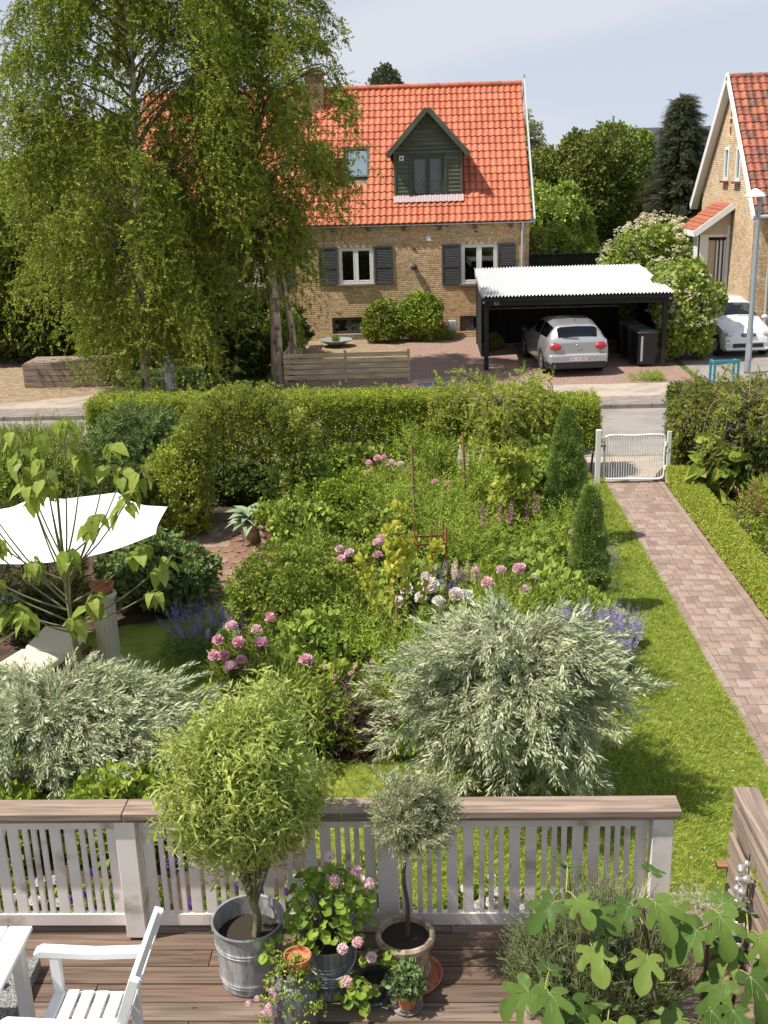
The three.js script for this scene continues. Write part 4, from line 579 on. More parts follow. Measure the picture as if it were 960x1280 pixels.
const hatchStations = [[-2.08, 0.30, 0.52, 0.60, 0.62, 0.5], [-2.02, 0.22, 0.62, 0.70, 0.74, 0.5], [-1.75, 0.18, 0.74, 0.82, 0.84, 0.5], [-1.0, 0.18, 0.86, 0.97, 0.87, 0.5], [-0.75, 0.18, 0.90, 1.06, 0.875, 0.66], [-0.05, 0.18, 0.93, 1.41, 0.88, 0.60], [0.5, 0.18, 0.94, 1.475, 0.88, 0.61], [1.1, 0.18, 0.96, 1.465, 0.88, 0.60], [1.62, 0.18, 0.985, 1.405, 0.87, 0.575], [1.72, 0.19, 0.99, 1.385, 0.868, 0.57], [1.98, 0.22, 0.985, 1.03, 0.85, 0.60], [2.03, 0.24, 0.90, 0.95, 0.83, 0.60], [2.05, 0.26, 0.60, 0.64, 0.81, 0.6], [2.13, 0.30, 0.54, 0.57, 0.79, 0.6], [2.14, 0.34, 0.46, 0.48, 0.76, 0.6]];
function plate(text, w = 0.50, h = 0.115) { const cv = document.createElement('canvas'); cv.width = 256; cv.height = 64; const c = cv.getContext('2d'); c.fillStyle = '#b03030'; c.fillRect(0, 0, 256, 64); c.fillStyle = '#ecebe6'; c.fillRect(5, 5, 246, 54); c.fillStyle = '#1a1a1a'; c.font = 'bold 48px sans-serif'; c.textAlign = 'center'; c.textBaseline = 'middle'; c.fillText(text, 128, 34); const tx = new THREE.CanvasTexture(cv); tx.colorSpace = THREE.SRGBColorSpace; return [new THREE.PlaneGeometry(w, h), std(0xffffff, 0.5, { map: tx })]; }
{
  const C = carThing('silver_car', 'silver three-door hatchback parked with its tail out of the carport', [3.98, 0, -32.15], 5.5 * D2R, { st: hatchStations, paint: paintOf(lin(0.46, 0.46, 0.455), 0.55, 0.33), axle: [-1.30, 1.27], w: 0.885, open: hatchOpen }), { t, patch, across, at2 } = C, gl = carGlass();
  part('rear_window', across(9.125, 9.875, 7, 0), gl, t); part('windscreen', across(4.125, 4.875, 6.5, 0), gl, t);
  for (const s of [1, -1]) {
    part('side_window', patch(4.875, 6.25, s * 5.25, s * 6.75, 0), gl, t); part('side_window', patch(6.375, 8.25, s * 5.25, s * 6.75, 0), gl, t);
    const tl = part('tail_light', new THREE.SphereGeometry(1, 20, 12).scale(0.21, 0.12, 0.11).rotateY(s * 0.5).translate(s * 0.655, 0.83, 1.985), paintOf(lin(0.42, 0.012, 0.015), 0, 0.15), t); for (const d of [-0.07, 0.08]) part('lamp', new THREE.SphereGeometry(0.062, 14, 10).scale(1, 1, 0.5).translate(s * 0.64 + d * 1.2, 0.83, 2.085 - (d * s > 0 ? 0.055 : 0)), paintOf(lin(0.55, 0.035, 0.035), 0, 0.2), tl);
    part('mirror', new THREE.SphereGeometry(1, 14, 10).scale(0.11, 0.075, 0.06).translate(s * 0.99, 0.98, -0.52), M.black, t); part('door_handle', rbx(0.03, 0.03, 0.16, s * 0.885, 0.83, 0.55), paintOf(lin(0.46, 0.46, 0.455), 0.5), t);
  }
  part('bumper_trim', [rbx(1.56, 0.22, 0.09, 0, 0.34, 2.10, 0.04), rbx(0.06, 0.2, 0.4, 0.82, 0.33, 1.86, 0.03), rbx(0.06, 0.2, 0.4, -0.82, 0.33, 1.86, 0.03)], M.black, t);
  part('bumper', [rbx(1.62, 0.16, 0.16, 0, 0.55, 2.05, 0.06)], paintOf(lin(0.50, 0.50, 0.495), 0.5), t);
  const [pg, pm] = plate('AU 53 059'); part('number_plate', pg.translate(0, 0.50, 2.142), pm, t);
  const em = part('emblem', new THREE.TorusGeometry(0.055, 0.009, 8, 24).translate(0, 0.83, 2.05), std(lin(0.7, 0.7, 0.7), 0.2, { metalness: 1 }), t); part('emblem_letters', [bar([-0.04, 0.865, 2.05], [-0.012, 0.79, 2.05], 0.009, 0.006), bar([0.04, 0.865, 2.05], [0.012, 0.79, 2.05], 0.009, 0.006), bar([-0.012, 0.79, 2.05], [0, 0.83, 2.05], 0.009, 0.006), bar([0.012, 0.79, 2.05], [0, 0.83, 2.05], 0.009, 0.006), bar([-0.02, 0.885, 2.05], [0, 0.845, 2.05], 0.009, 0.006), bar([0.02, 0.885, 2.05], [0, 0.845, 2.05], 0.009, 0.006)], std(lin(0.7, 0.7, 0.7), 0.2, { metalness: 1 }), em);
  part('wiper', bar([0.02, 1.045, 2.0], [-0.42, 1.07, 1.975], 0.02, 0.015), M.black, t); part('antenna', limb([[0, 1.42, 1.55], [0, 1.62, 1.75]], 0.006, 5), M.black, t);
  part('tailgate_seam', [bar([-0.60, 0.60, 2.058], [0.60, 0.60, 2.058], 0.008, 0.008), bar([-0.60, 0.60, 2.058], [-0.63, 0.76, 2.04], 0.008, 0.008), bar([0.60, 0.60, 2.058], [0.63, 0.76, 2.04], 0.008, 0.008)], M.black, t);
}
{
  const st = [[-1.78, 0.30, 0.52, 0.60, 0.56, 0.5], [-1.72, 0.22, 0.68, 0.76, 0.68, 0.5], [-1.5, 0.18, 0.80, 0.88, 0.74, 0.5], [-1.0, 0.18, 0.92, 1.02, 0.755, 0.5], [-0.82, 0.18, 0.95, 1.09, 0.76, 0.58], [-0.15, 0.18, 0.98, 1.49, 0.765, 0.54], [0.4, 0.18, 1.0, 1.56, 0.765, 0.55], [1.2, 0.18, 1.0, 1.54, 0.76, 0.54], [1.6, 0.2, 1.0, 1.48, 0.75, 0.52], [1.76, 0.25, 0.9, 1.0, 0.72, 0.5], [1.8, 0.3, 0.5, 0.55, 0.7, 0.5]];
  const C = carThing('white_car', 'small white hatchback parked facing the street beside the lamp post', [9.28, 0, -34.1], Math.PI + 4 * D2R, { st, paint: paintOf(lin(0.74, 0.74, 0.75), 0, 0.3), axle: [-1.15, 1.2], w: 0.77, open: [[4.125, 4.875, 6.5, 9], [4.875, 6.375, 5.25, 6.75], [6.5, 7.875, 5.25, 6.75]] }), { t, patch, across } = C, gl = carGlass();
  part('windscreen', across(4.125, 4.875, 6.5, 0), gl, t); for (const s of [1, -1]) { part('side_window', patch(4.875, 6.375, s * 5.25, s * 6.75, 0), gl, t); part('side_window', patch(6.5, 7.875, s * 5.25, s * 6.75, 0), gl, t); part('headlight', new THREE.SphereGeometry(1, 16, 10).scale(0.17, 0.085, 0.10).rotateY(s * 0.45).translate(s * 0.50, 0.70, -1.665), paintOf(lin(0.55, 0.55, 0.53), 0.4, 0.1), t); part('mirror', new THREE.SphereGeometry(1, 12, 8).scale(0.10, 0.075, 0.06).translate(s * 0.87, 1.02, -0.6), paintOf(lin(0.74, 0.74, 0.75)), t); part('bumper_strip', rbx(0.26, 0.07, 0.05, s * 0.52, 0.50, -1.755, 0.02), M.black, t); }
  part('grille', [rbx(0.42, 0.09, 0.05, 0, 0.68, -1.765, 0.02), rbx(0.9, 0.12, 0.05, 0, 0.38, -1.78, 0.02)], M.black, t); part('grille_bar', rbx(0.38, 0.018, 0.03, 0, 0.685, -1.79, 0.006), std(lin(0.6, 0.6, 0.6), 0.2, { metalness: 1 }), t); part('bumper', [rbx(1.36, 0.13, 0.10, 0, 0.47, -1.74, 0.05), rbx(1.30, 0.06, 0.10, 0, 0.28, -1.75, 0.03)], paintOf(lin(0.74, 0.74, 0.75)), t); part('wiper', [bar([-0.5, 1.11, -0.85], [0.05, 1.13, -0.83], 0.018, 0.014)], M.black, t);
}
{
  const C = carThing('blue_car', 'dark blue hatchback parked in the street behind the hedge', [1.0, -0.1, -22.75], Math.PI / 2 + Math.PI, { st: hatchStations, paint: paintOf(lin(0.015, 0.03, 0.075), 0.3, 0.3), axle: [-1.30, 1.27], w: 0.885, open: hatchOpen }), { t, patch, across } = C, gl = carGlass();
  part('rear_window', across(9.125, 9.875, 7, 0), gl, t); part('windscreen', across(4.125, 4.875, 6.5, 0), gl, t); for (const s of [1, -1]) { part('side_window', patch(4.875, 6.25, s * 5.25, s * 6.75, 0), gl, t); part('side_window', patch(6.375, 8.25, s * 5.25, s * 6.75, 0), gl, t); part('tail_light', new THREE.SphereGeometry(1, 16, 10).scale(0.17, 0.12, 0.08).translate(s * 0.66, 0.83, 1.95), paintOf(lin(0.4, 0.015, 0.015), 0, 0.2), t); }
}
// wheelie bins
function bin(label, x, z, turn) {
  const t = thing('wheelie_bin', label, 'bin', [x, 0, z], turn, 'wheelie bins in the carport'), g = new THREE.CylinderGeometry(0.40, 0.33, 0.88, 4, 1).rotateY(Math.PI / 4); g.scale(1, 1, 1.15); part('body', toCreasedNormals(g.toNonIndexed(), 0.3).translate(0, 0.52, 0), M.black, t);
  part('lid', [rbx(0.62, 0.05, 0.72, 0, 0.99, 0, 0.02), rbx(0.5, 0.05, 0.6, 0, 1.03, 0, 0.02)], std(lin(0.07, 0.075, 0.075), 0.35), t); part('handle', limb([[-0.26, 0.95, -0.40], [-0.24, 0.97, -0.45], [0.24, 0.97, -0.45], [0.26, 0.95, -0.40]], 0.018, 8), M.black, t); for (const s of [-1, 1]) part('wheel', new THREE.CylinderGeometry(0.10, 0.10, 0.05, 18).rotateZ(Math.PI / 2).translate(s * 0.28, 0.10, -0.28), M.rubber, t); return t;
}
bin('black wheelie bin standing at the front corner of the carport', 6.25, -31.55, 0.1); bin('black wheelie bin in second place along the carport side', 6.15, -32.5, 0.05); bin('black wheelie bin deepest inside the carport', 6.1, -33.45, -0.05);
part('label_strip', rbx(0.06, 0.7, 0.01, -0.2, 0.55, 0.43, 0.004), std(lin(0.5, 0.5, 0.5), 0.6), scene.getObjectByName('wheelie_bin'));

// ================= street furniture, fences, gate =================
{
  const t = thing('street_lamp', 'grey steel street lamp with white conical head', 'street lamp', [8.75, 0, -30.0]); part('pole', [limb([[0, 0, 0], [0, 1.2, 0], [0, 1.25, 0], [0, 4.62, 0]], [0.085, 0.085, 0.068, 0.055], 14)], std(lin(0.36, 0.40, 0.44), 0.45, { metalness: 0.4 }), t);
  part('lamp_head', lathe([[0.0, 0.22], [0.05, 0.215], [0.12, 0.16], [0.22, 0.07], [0.275, 0.0], [0.26, -0.03], [0.0, -0.03]], 28).scale(1, 0.85, 1).translate(-0.13, 4.66, 0.02), std(lin(0.74, 0.75, 0.76), 0.45), t); part('collar', [new THREE.CylinderGeometry(0.085, 0.075, 0.16, 16).translate(0.0, 4.6, 0), limb([[0.0, 4.66, 0], [0.14, 4.7, 0]], 0.06, 10)], std(lin(0.30, 0.33, 0.36), 0.45, { metalness: 0.5 }), t); part('door_plate', rbx(0.05, 0.4, 0.05, 0, 0.6, 0.065), M.gutter, t);
}
{ const t = thing('teal_stand', 'small teal painted metal frame on the far pavement', 'stand', [7.75, 0, -28.4]), m = std(lin(0.02, 0.22, 0.30), 0.5); part('frame', [rbx(0.06, 0.62, 0.06, -0.3, 0.31, 0), rbx(0.06, 0.62, 0.06, 0.3, 0.31, 0), rbx(0.66, 0.07, 0.06, 0, 0.64, 0), rbx(0.06, 0.06, 0.4, 0.3, 0.60, -0.22), rbx(0.06, 0.06, 0.4, -0.3, 0.60, -0.22)], m, t); for (const s of [-1, 1]) part('leg', rbx(0.06, 0.6, 0.06, s * 0.3, 0.3, -0.42), m, t); }
{
  const t = thing('slat_fence', 'low pale wooden slat fence round the gravel front yard', 'fence', [-2.15, 0, -30.0]), ox = 2.15, oz = 30;
  for (const x of [-3.86, -2.20, -0.46]) part('post', rbx(0.075, 0.88, 0.075, x + ox, 0.44, -30.05 + oz), M.fenceWood, t);
  for (let i = 0; i < 5; i++) { part('slat', rbx(1.72, 0.118, 0.024, -3.05 + ox, 0.15 + i * 0.152, -30.0 + oz), M.fenceWood, t); part('slat', rbx(1.74, 0.118, 0.024, -1.30 + ox, 0.155 + i * 0.152, -30.0 + oz), M.fenceWood, t); }
  for (let k = 1; k < 5; k++) part('post', rbx(0.075, 0.90, 0.075, -3.93 + ox, 0.45, -30.05 - k * 1.6 + oz), M.fenceWood, t);
  for (let k = 0; k < 4; k++) for (let i = 0; i < 5; i++) part('slat', rbx(0.024, 0.11, 1.58, -3.885 + ox, 0.17 + i * 0.158, -30.85 - k * 1.6 + oz), M.fenceWood, t);
}
{ const t = thing('board_fence', 'tall black board fence between the two houses', 'fence', [6.2, 0, -42.5]); for (let i = 0; i < 44; i++) part('board', rbx(0.14, 2.25, 0.025, -3.2 + i * 0.148, 1.12, (i % 2) * 0.02), M.blackWood, t); part('cap', rbx(6.6, 0.05, 0.1, 0.05, 2.27, 0.01), M.blackWood, t); }
{ const t = thing('birdbath', 'shallow stone bowl with a small plant in the gravel yard', 'bowl', [-2.95, 0, -36.2]); part('bowl', lathe([[0, 0.05], [0.2, 0.05], [0.5, 0.2], [0.56, 0.24], [0.5, 0.22], [0.2, 0.12], [0, 0.12]], 32), std(lin(0.22, 0.25, 0.24), 0.7), t); const F = new Foliage(G.lance, M.leaf, P.mid, 5); for (let i = 0; i < 24; i++) F.add((hash(i, 1, 1) - 0.5) * 0.2, 0.15, (hash(i, 2, 1) - 0.5) * 0.2, hash(i, 3, 1) - 0.5, 1, hash(i, 4, 1) - 0.5, 1.2); F.build('foliage', t); }
{ const t = thing('meter_cabinet', 'small grey metal cabinet against the brick wall', 'cabinet', [0.92, 0, -37.42]); part('body', rbx(0.28, 0.6, 0.2, 0, 0.30, 0, 0.01), std(lin(0.42, 0.43, 0.43), 0.5), t); part('door', rbx(0.24, 0.5, 0.012, 0, 0.31, 0.105, 0.004), std(lin(0.46, 0.47, 0.47), 0.5), t); part('lock', new THREE.CylinderGeometry(0.018, 0.018, 0.02, 10).rotateX(Math.PI / 2).translate(0.02, 0.5, 0.115), M.black, t); }
{ const t = thing('utility_post', 'white utility box on a post beside the birch', 'box', [-6.95, 0, -29.4]); part('body', rbx(0.26, 0.85, 0.2, 0, 0.45, 0, 0.03), M.whitePaint, t); part('bracket', [rbx(0.05, 0.95, 0.06, -0.22, 0.47, 0), rbx(0.2, 0.05, 0.05, -0.12, 0.7, 0)], M.gutter, t); part('lid', rbx(0.3, 0.04, 0.24, 0, 0.89, 0, 0.015), M.gutter, t); }
{ const t = thing('timber_box', 'stacked timber raised bed on the gravel drive', 'raised bed', [-10.1, 0, -30.7]); for (let i = 0; i < 4; i++) { for (const s of [-1, 1]) part('plank', rbx(2.3, 0.15, 0.05, 0, 0.09 + i * 0.165, s * 0.55), M.oldWood, t); for (const s of [-1, 1]) part('plank', rbx(0.05, 0.15, 1.06, s * 1.12, 0.09 + i * 0.165, 0), M.oldWood, t); } for (let i = 0; i < 5; i++) part('plank', rbx(2.2, 0.04, 0.19, 0, 0.68, -0.44 + i * 0.22), M.oldWood, t); }
// the garden gate
{
  const t = thing('garden_gate', 'white tubular metal garden gate across the brick path', 'gate', [3.79, 0, -19.62]), fr = curve([[-0.50, 0.10, 0], [-0.54, 0.14, 0], [-0.54, 0.5, 0], [-0.54, 0.86, 0], [-0.50, 0.91, 0], [0, 0.915, 0], [0.50, 0.91, 0], [0.54, 0.86, 0], [0.54, 0.5, 0], [0.54, 0.14, 0], [0.50, 0.10, 0], [0, 0.095, 0], [-0.50, 0.10, 0]], 90);
  part('frame', limb(fr, 0.019, 8), M.gateWhite, t); for (let i = 0; i < 23; i++) part('bar', new THREE.CylinderGeometry(0.0065, 0.0065, 0.80, 6).translate(-0.495 + i * 0.045, 0.505, 0), M.gateWhite, t);
  part('post', rbx(0.09, 1.06, 0.09, -0.66, 0.50, 0), M.gateWhite, t); part('post', rbx(0.07, 1.0, 0.07, 0.62, 0.48, 0), M.gateWhite, t); part('latch', [rbx(0.10, 0.03, 0.05, -0.575, 0.74, 0.03), rbx(0.03, 0.10, 0.03, -0.56, 0.70, 0.05)], M.rust, t); for (const y of [0.3, 0.75]) part('hinge', new THREE.CylinderGeometry(0.022, 0.022, 0.07, 10).translate(0.57, y, 0.02), M.gateWhite, t);
}

// ================= hedges =================
function hedge(name, label, x0, x1, z0, z1, h, o) {
  const cx = (x0 + x1) / 2, cz = (z0 + z1) / 2, w = x1 - x0, d = z1 - z0, t = thing(name, label, o.cat || 'hedge', [cx, 0, cz], o.turn || 0), R = rng(o.seed), F = new Foliage(o.geo || G.privet, o.mat || M.leaf, o.pal || P.privet, o.seed + 2), A = [w * h, w * h, d * h, d * h, w * d], S = A.reduce((a, b) => a + b, 0), n = Math.round(S * o.den);
  for (let i = 0; i < n; i++) {
    let q = R() * S, f = 0; while (f < 4 && q > A[f]) { q -= A[f]; f++; }
    let x = (R() - 0.5) * w, y = R() * h, z = (R() - 0.5) * d, nx = 0, ny = 0, nz = 0; const dep = Math.pow(R(), 2.2) * (o.depth || 0.22), b = (o.bulge || 0.10) * (fbm((x + 30) / 60 + y * 0.013, (y + z + 8) / 60, 60, 3, o.seed) - 0.5) * 2;
    if (f === 0) { z = d / 2 - dep + b; nz = 1; } else if (f === 1) { z = -d / 2 + dep - b; nz = -1; } else if (f === 2) { x = w / 2 - dep + b; nx = 1; } else if (f === 3) { x = -w / 2 + dep - b; nx = -1; } else { y = h - dep + b; ny = 1; }
    const rr = o.round || 0.12, ex = Math.max(0, Math.abs(x) - (w / 2 - rr)), ey = Math.max(0, y - (h - rr)), ez = Math.max(0, Math.abs(z) - (d / 2 - rr)), el = Math.hypot(ex, ey, ez); if (el > rr * 1.15 && R() < 0.85) continue; if (y < 0.03) continue;
    if (o.skip && o.skip(x + cx, y, z + cz)) continue;
    F.add(x, y, z, nx + (R() - 0.5) * 1.3, ny + 0.5 + (R() - 0.5) * 0.9, nz + (R() - 0.5) * 1.3, (o.s || 1) * (0.75 + 0.55 * R()), R() < (o.light ?? 0.25) ? o.pal2 || P.privetLight : undefined);
  }
  if (o.shoots) for (let i = 0; i < w * o.shoots; i++) { const x = (R() - 0.5) * w, z = (R() - 0.5) * d; F.add(x, h + R() * 0.10, z, (R() - 0.5) * 0.6, 1, (R() - 0.5) * 0.6, 1.1, P.privetLight); }
  F.build('foliage', t); const st = []; for (let x = -w / 2 + 0.2; x < w / 2; x += o.stemGap || 0.35) st.push(limb([[x, -0.02, 0], [x + 0.05, h * 0.45, 0.06], [x - 0.04, h * 0.85, -0.05]], [0.025, 0.018, 0.008].map((v) => v * (o.sr || 1)), 5)); part('stems', st, M.twig, t); return t;
}
hedge('privet_hedge', 'long clipped privet hedge along the street, left of the white gate', -6.4, 2.2, -20.95, -20.05, 1.62, { seed: 71, den: 1250, shoots: 14, depth: 0.4 });
hedge('privet_hedge', 'rounded privet hedge block ending beside the white gate post', 2.22, 3.22, -20.9, -19.9, 1.50, { seed: 72, den: 1250, depth: 0.4, round: 0.35, bulge: 0.16, skip: (x, y) => x > 2.75 && y < 0.55 });
hedge('privet_hedge', 'tall dark clipped hedge to the right of the gate', 4.62, 9.0, -21.0, -20.1, 1.60, { seed: 73, den: 900, depth: 0.4, pal: P.dark, light: 0.2 });
hedge('box_edging', 'low bright box edging hedge along the brick path', 4.38, 4.72, -19.5, -7.5, 0.36, { seed: 74, den: 3400, s: 0.7, pal: P.lime, pal2: P.lime, light: 0.5, depth: 0.08, round: 0.07, bulge: 0.05, sr: 0.4, stemGap: 0.3 });
hedge('yew_hedge', 'dark evergreen hedge in the shade behind the parasol', -9.0, -4.9, -14.6, -13.6, 1.35, { seed: 75, den: 700, pal: P.dark, light: 0.05, geo: G.fine });
hedge('wild_hedge', 'loose low grassy hedge at the left end of the street hedge', -12.0, -6.4, -20.9, -19.4, 0.95, { seed: 76, den: 420, geo: G.fine, s: 1.5, pal: P.mid, light: 0.4, bulge: 0.3, round: 0.4 });

// ================= trees of the street and beyond =================
weepingTree('birch_tree', 'tall silver birch with white trunk and hanging curtains of leaves', [-7.5, -29.0], { seed: 11, trunk: [[0, -0.1, 0], [0.05, 2, 0], [0.22, 5, 0.1], [0.42, 8.8, 0], [0.48, 11.6, 0.1]], r0: 0.17, r1: 0.035, bark: M.birchBark, from: 0.13, branches: 122, br: 0.035, reach: (y, c, d) => (y < 2.2 ? 2.2 : 3.45 - 1.3 * smooth(8, 11.5, y)) * (d > 0.75 ? 0.6 : 1), rise: 0.55, fall: 0.15, strands: 13, hang: [0.4, 3.2], step: 0.115, loose: 0.75, geo: G.birch, pal: P.birch, branchMat: M.twig });
weepingTree('birch_tree', 'weeping birch with peeling tan trunk in front of the brick house', [-4.12, -30.2], { seed: 12, trunk: [[0, -0.1, 0], [0.03, 1.5, 0], [-0.05, 3.4, 0], [-0.28, 4.6, 0.05], [-0.2, 6.4, 0.1], [0.15, 8.8, 0], [0.25, 11.2, 0]], r0: 0.2, r1: 0.04, bark: M.tanBark, from: 0.3, branches: 88, br: 0.035, reach: (y, c) => (y < 4.4 ? 1.35 : 2.0 + (c > 0.2 ? 1.15 * smooth(4.5, 6.2, y) * (1 - smooth(7.0, 8.6, y)) : 0)) * (1 - 0.4 * smooth(8, 11, y)), rise: 0.5, fall: 0.2, strands: 12, hang: [0.4, 2.9], step: 0.125, loose: 0.65, geo: G.birch, pal: P.birch, branchMat: M.twig, gap: (x, y) => x > 1.0 && x < 2.0 && y > 6.3 && y < 8.6 });
{ // the second stem beside it
  const t = thing('slim_birch', 'pale leaning birch standing close beside the weeping birch', 'tree', [-3.72, 0, -30.5]); part('trunk', limb(curve([[0, -0.1, 0], [0.05, 1.2, 0], [-0.12, 2.6, 0], [-0.3, 4.4, 0]], 8), [0.11, 0.105, 0.10, 0.095, 0.085, 0.075, 0.06, 0.05, 0.03], 10, 0.5), M.tanBark, t); const F = new Foliage(G.birch, M.leaf, P.mid, 6), R = rng(6); for (let i = 0; i < 420; i++) F.add(-0.3 + (R() - 0.5) * 1.2, 3.4 + R() * 1.6, (R() - 0.5) * 1.2, (R() - 0.5) * 2, -0.6, (R() - 0.5) * 2, 1); F.build('foliage', t);
}
const T = (n, l, x, z, o) => roundTree(n, l, [x, z], { mat: M.leaf, ...o });
T('broad_tree', 'dense leafy tree behind the birch at the left edge', -12.2, -38.5, { seed: 31, rx: 3.2, ry: 3.3, rz: 2.6, cy: 3.6, n: 6500, pal: P.mid });
T('broad_tree', 'dark broad tree left of the orange roofed house', -9.0, -35.5, { seed: 32, rx: 2.3, ry: 2.6, rz: 2.0, cy: 2.7, n: 4200, pal: P.dark });
T('broad_tree', 'tall loose tree rising behind the hidden end of the orange roof', -14.5, -52, { seed: 33, rx: 4.0, ry: 3.2, rz: 3, cy: 5.4, n: 5200, pal: P.mid, s: [1, 1.6] });
bush('dark_shrub', 'dense dark shrub under the weeping birch beside the house wall', 'shrub', [-6.2, -34.8], { rx: 2.0, ry: 1.0, rz: 1.2, n: 2600, geo: G.tree, pal: P.dark, stems: 6 });
bush('dark_shrub', 'dense shrub behind the gravel drive at the left edge', 'shrub', [-12.6, -34.6], { rx: 1.9, ry: 0.9, rz: 1.0, n: 2000, geo: G.tree, pal: P.dark, stems: 5 }); bush('dark_shrub', 'leafy shrub between the timber raised bed and the birch', 'shrub', [-9.4, -33.4], { rx: 1.2, ry: 0.8, rz: 0.8, n: 1500, geo: G.tree, pal: P.mid, stems: 5 }); bush('dark_shrub', 'dark shrub at the far end of the gravel drive', 'shrub', [-15.6, -35.2], { rx: 2.0, ry: 1.2, rz: 1.0, n: 2000, geo: G.tree, pal: P.dark, stems: 5 });
bush('ivy_shrub', 'dark green shrub at the foot of the peeling birch', 'shrub', [-5.4, -31.4], { rx: 1.2, ry: 0.75, rz: 0.7, n: 2400, geo: G.broad, pal: P.dark, stems: 4 });
bush('green_shrub', 'fresh green shrub behind the slat fence corner', 'shrub', [-4.25, -33.6], { rx: 0.5, ry: 0.95, rz: 1.3, n: 1800, geo: G.broad, pal: P.fresh, stems: 4 });
T('broad_tree', 'wide rounded green tree behind the black board fence', 7.5, -54, { seed: 34, rx: 3.0, ry: 3.2, rz: 3.0, cy: 3.75, n: 7000, pal: P.roundTree, s: [0.9, 1.4] });
T('broad_tree', 'pale green tree between the brick house and the rounded tree', 5.5, -47.5, { seed: 35, rx: 1.9, ry: 1.9, rz: 1.6, cy: 2.7, n: 3600, pal: P.elder, lobes: 24 });
T('broad_tree', 'small bright green crown peeping over the rounded tree', 10.6, -63, { seed: 36, rx: 1.9, ry: 1.7, rz: 1.6, cy: 5.6, n: 2000, pal: P.mid, s: [1, 1.5] });
T('slim_tree', 'thin wispy tree crown just right of the brick roof verge', 5.2, -60, { seed: 37, rx: 1.3, ry: 2.2, rz: 1.2, cy: 6.1, n: 520, pal: P.olive, s: [0.8, 1.2], inner: 0.6, tr: 0.6 });
T('far_tree', 'dark tree top showing above the orange ridge', -1.6, -56, { seed: 38, rx: 0.9, ry: 1.7, rz: 0.9, cy: 8.5, n: 1100, pal: P.spruce });
T('broad_tree', 'low dark tree mass in front of the spruce foot', 11.6, -52, { seed: 39, rx: 2.2, ry: 1.3, rz: 2, cy: 1.5, n: 2400, pal: P.dark });
T('broad_tree', 'leafy tree behind the white gabled house', 19, -62, { seed: 40, rx: 4, ry: 2.8, rz: 3, cy: 4, n: 3400, pal: P.dark, s: [1, 1.5] });
{ // spruce: tiers of drooping boughs
  const t = thing('spruce_tree', 'tall dark spruce with brownish boughs against the sky', 'tree', [13.3, 0, -60]), R = rng(91), F = new Foliage(G.spruce, M.leafDense, P.spruce, 92), b = [];
  part('trunk', limb([[0, 0, 0], [0, 4, 0], [0, 8.6, 0]], [0.25, 0.16, 0.03], 8), M.bark, t);
  for (let i = 0; i < 200; i++) { const f = (i + R()) / 200, y = lerp(0.6, 8.6, f), L = (0.12 + 2.75 * Math.pow(1 - f, 0.85)) * (0.5 + 0.65 * R()) * (0.72 + 0.5 * Math.pow(Math.sin(f * 34), 2)), a = i * 2.4 + R() * 0.5, c = Math.cos(a), s = Math.sin(a), tip = [c * L, y - 0.12 * L, s * L]; b.push(limb([[0, y, 0], [c * L * 0.5, y + 0.08 * L, s * L * 0.5], tip], [0.03, 0.02, 0.008], 4)); const n = Math.round(8 + L * 24); for (let k = 0; k < n; k++) { const u = 0.1 + 0.9 * R(), w = (R() - 0.5) * 0.6 * (1 - u * 0.5); F.add(c * L * u - s * w, y + 0.08 * L * Math.sin(u * 3.1) - 0.12 * L * u * u - R() * 0.22, s * L * u + c * w, c + (R() - 0.5) * 0.8, -0.25 + (R() - 0.5) * 0.7, s + (R() - 0.5) * 0.8, 0.75 + 0.5 * R()); } }
  part('boughs', b, M.bark, t); F.build('foliage', t);
}
// elders in flower
function elder(label, x, z, o) { const t = bush('elder_bush', label, 'shrub', [x, z], { geo: G.broad, pal: P.elder, mat: M.leaf, stems: 7, stemR: 0.03, s: [1.2, 1.9], lobes: 22, lobeR: [0.18, 0.32], kr: [0.5, 0.45], ...o }), R = rng(o.n), F = new Foliage(G.umbel, M.petal, P.cream, o.n + 1); for (let i = 0; i < o.heads; i++) { const a = R() * 6.28, e = Math.asin(lerp(-0.1, 1, R())), k = 0.86 + 0.2 * R(); F.add(Math.cos(a) * Math.cos(e) * o.rx * k, o.ry * 0.92 + Math.sin(e) * o.ry * k, Math.sin(a) * Math.cos(e) * o.rz * k, (R() - 0.5) * 0.7, 1, (R() - 0.5) * 0.7 + 0.4, 1.1 + 0.7 * R()); } F.build('flower_heads', t); return t; }
elder('elder bush covered with cream flower heads behind the carport', 8.2, -40.2, { rx: 1.9, ry: 1.95, rz: 1.5, n: 3000, heads: 330 });
elder('elder bush with scattered cream flowers beside the wheelie bins', 7.55, -32.4, { rx: 0.95, ry: 1.4, rz: 1.2, n: 2300, heads: 150 });
elder('low elder growing beneath the tall one with a few flower heads', 7.6, -36.5, { rx: 1.3, ry: 1.3, rz: 0.9, n: 1800, heads: 120 });
elder('pale elder shrub left of the flowering one with sparse flowers', 5.0, -44.6, { rx: 1.6, ry: 1.6, rz: 1.2, n: 2600, heads: 34 });
bush('house_shrub', 'layered dark green shrub against the brick house', 'shrub', [-1.35, -36.9], { rx: 0.85, ry: 0.72, rz: 0.6, n: 1900, geo: G.broad, pal: P.mid, stems: 5 }); bush('house_shrub', 'fresher upright shrub beside the darker one at the brick wall', 'shrub', [-0.15, -36.95], { rx: 0.72, ry: 0.88, rz: 0.55, n: 1700, geo: G.broad, pal: P.fresh, stems: 5 }); bush('ground_cover', 'low green ground cover along the wall base', 'plant', [0.35, -37.15], { rx: 0.75, ry: 0.16, rz: 0.3, n: 700, geo: G.rose, pal: P.fresh, stems: 0 });
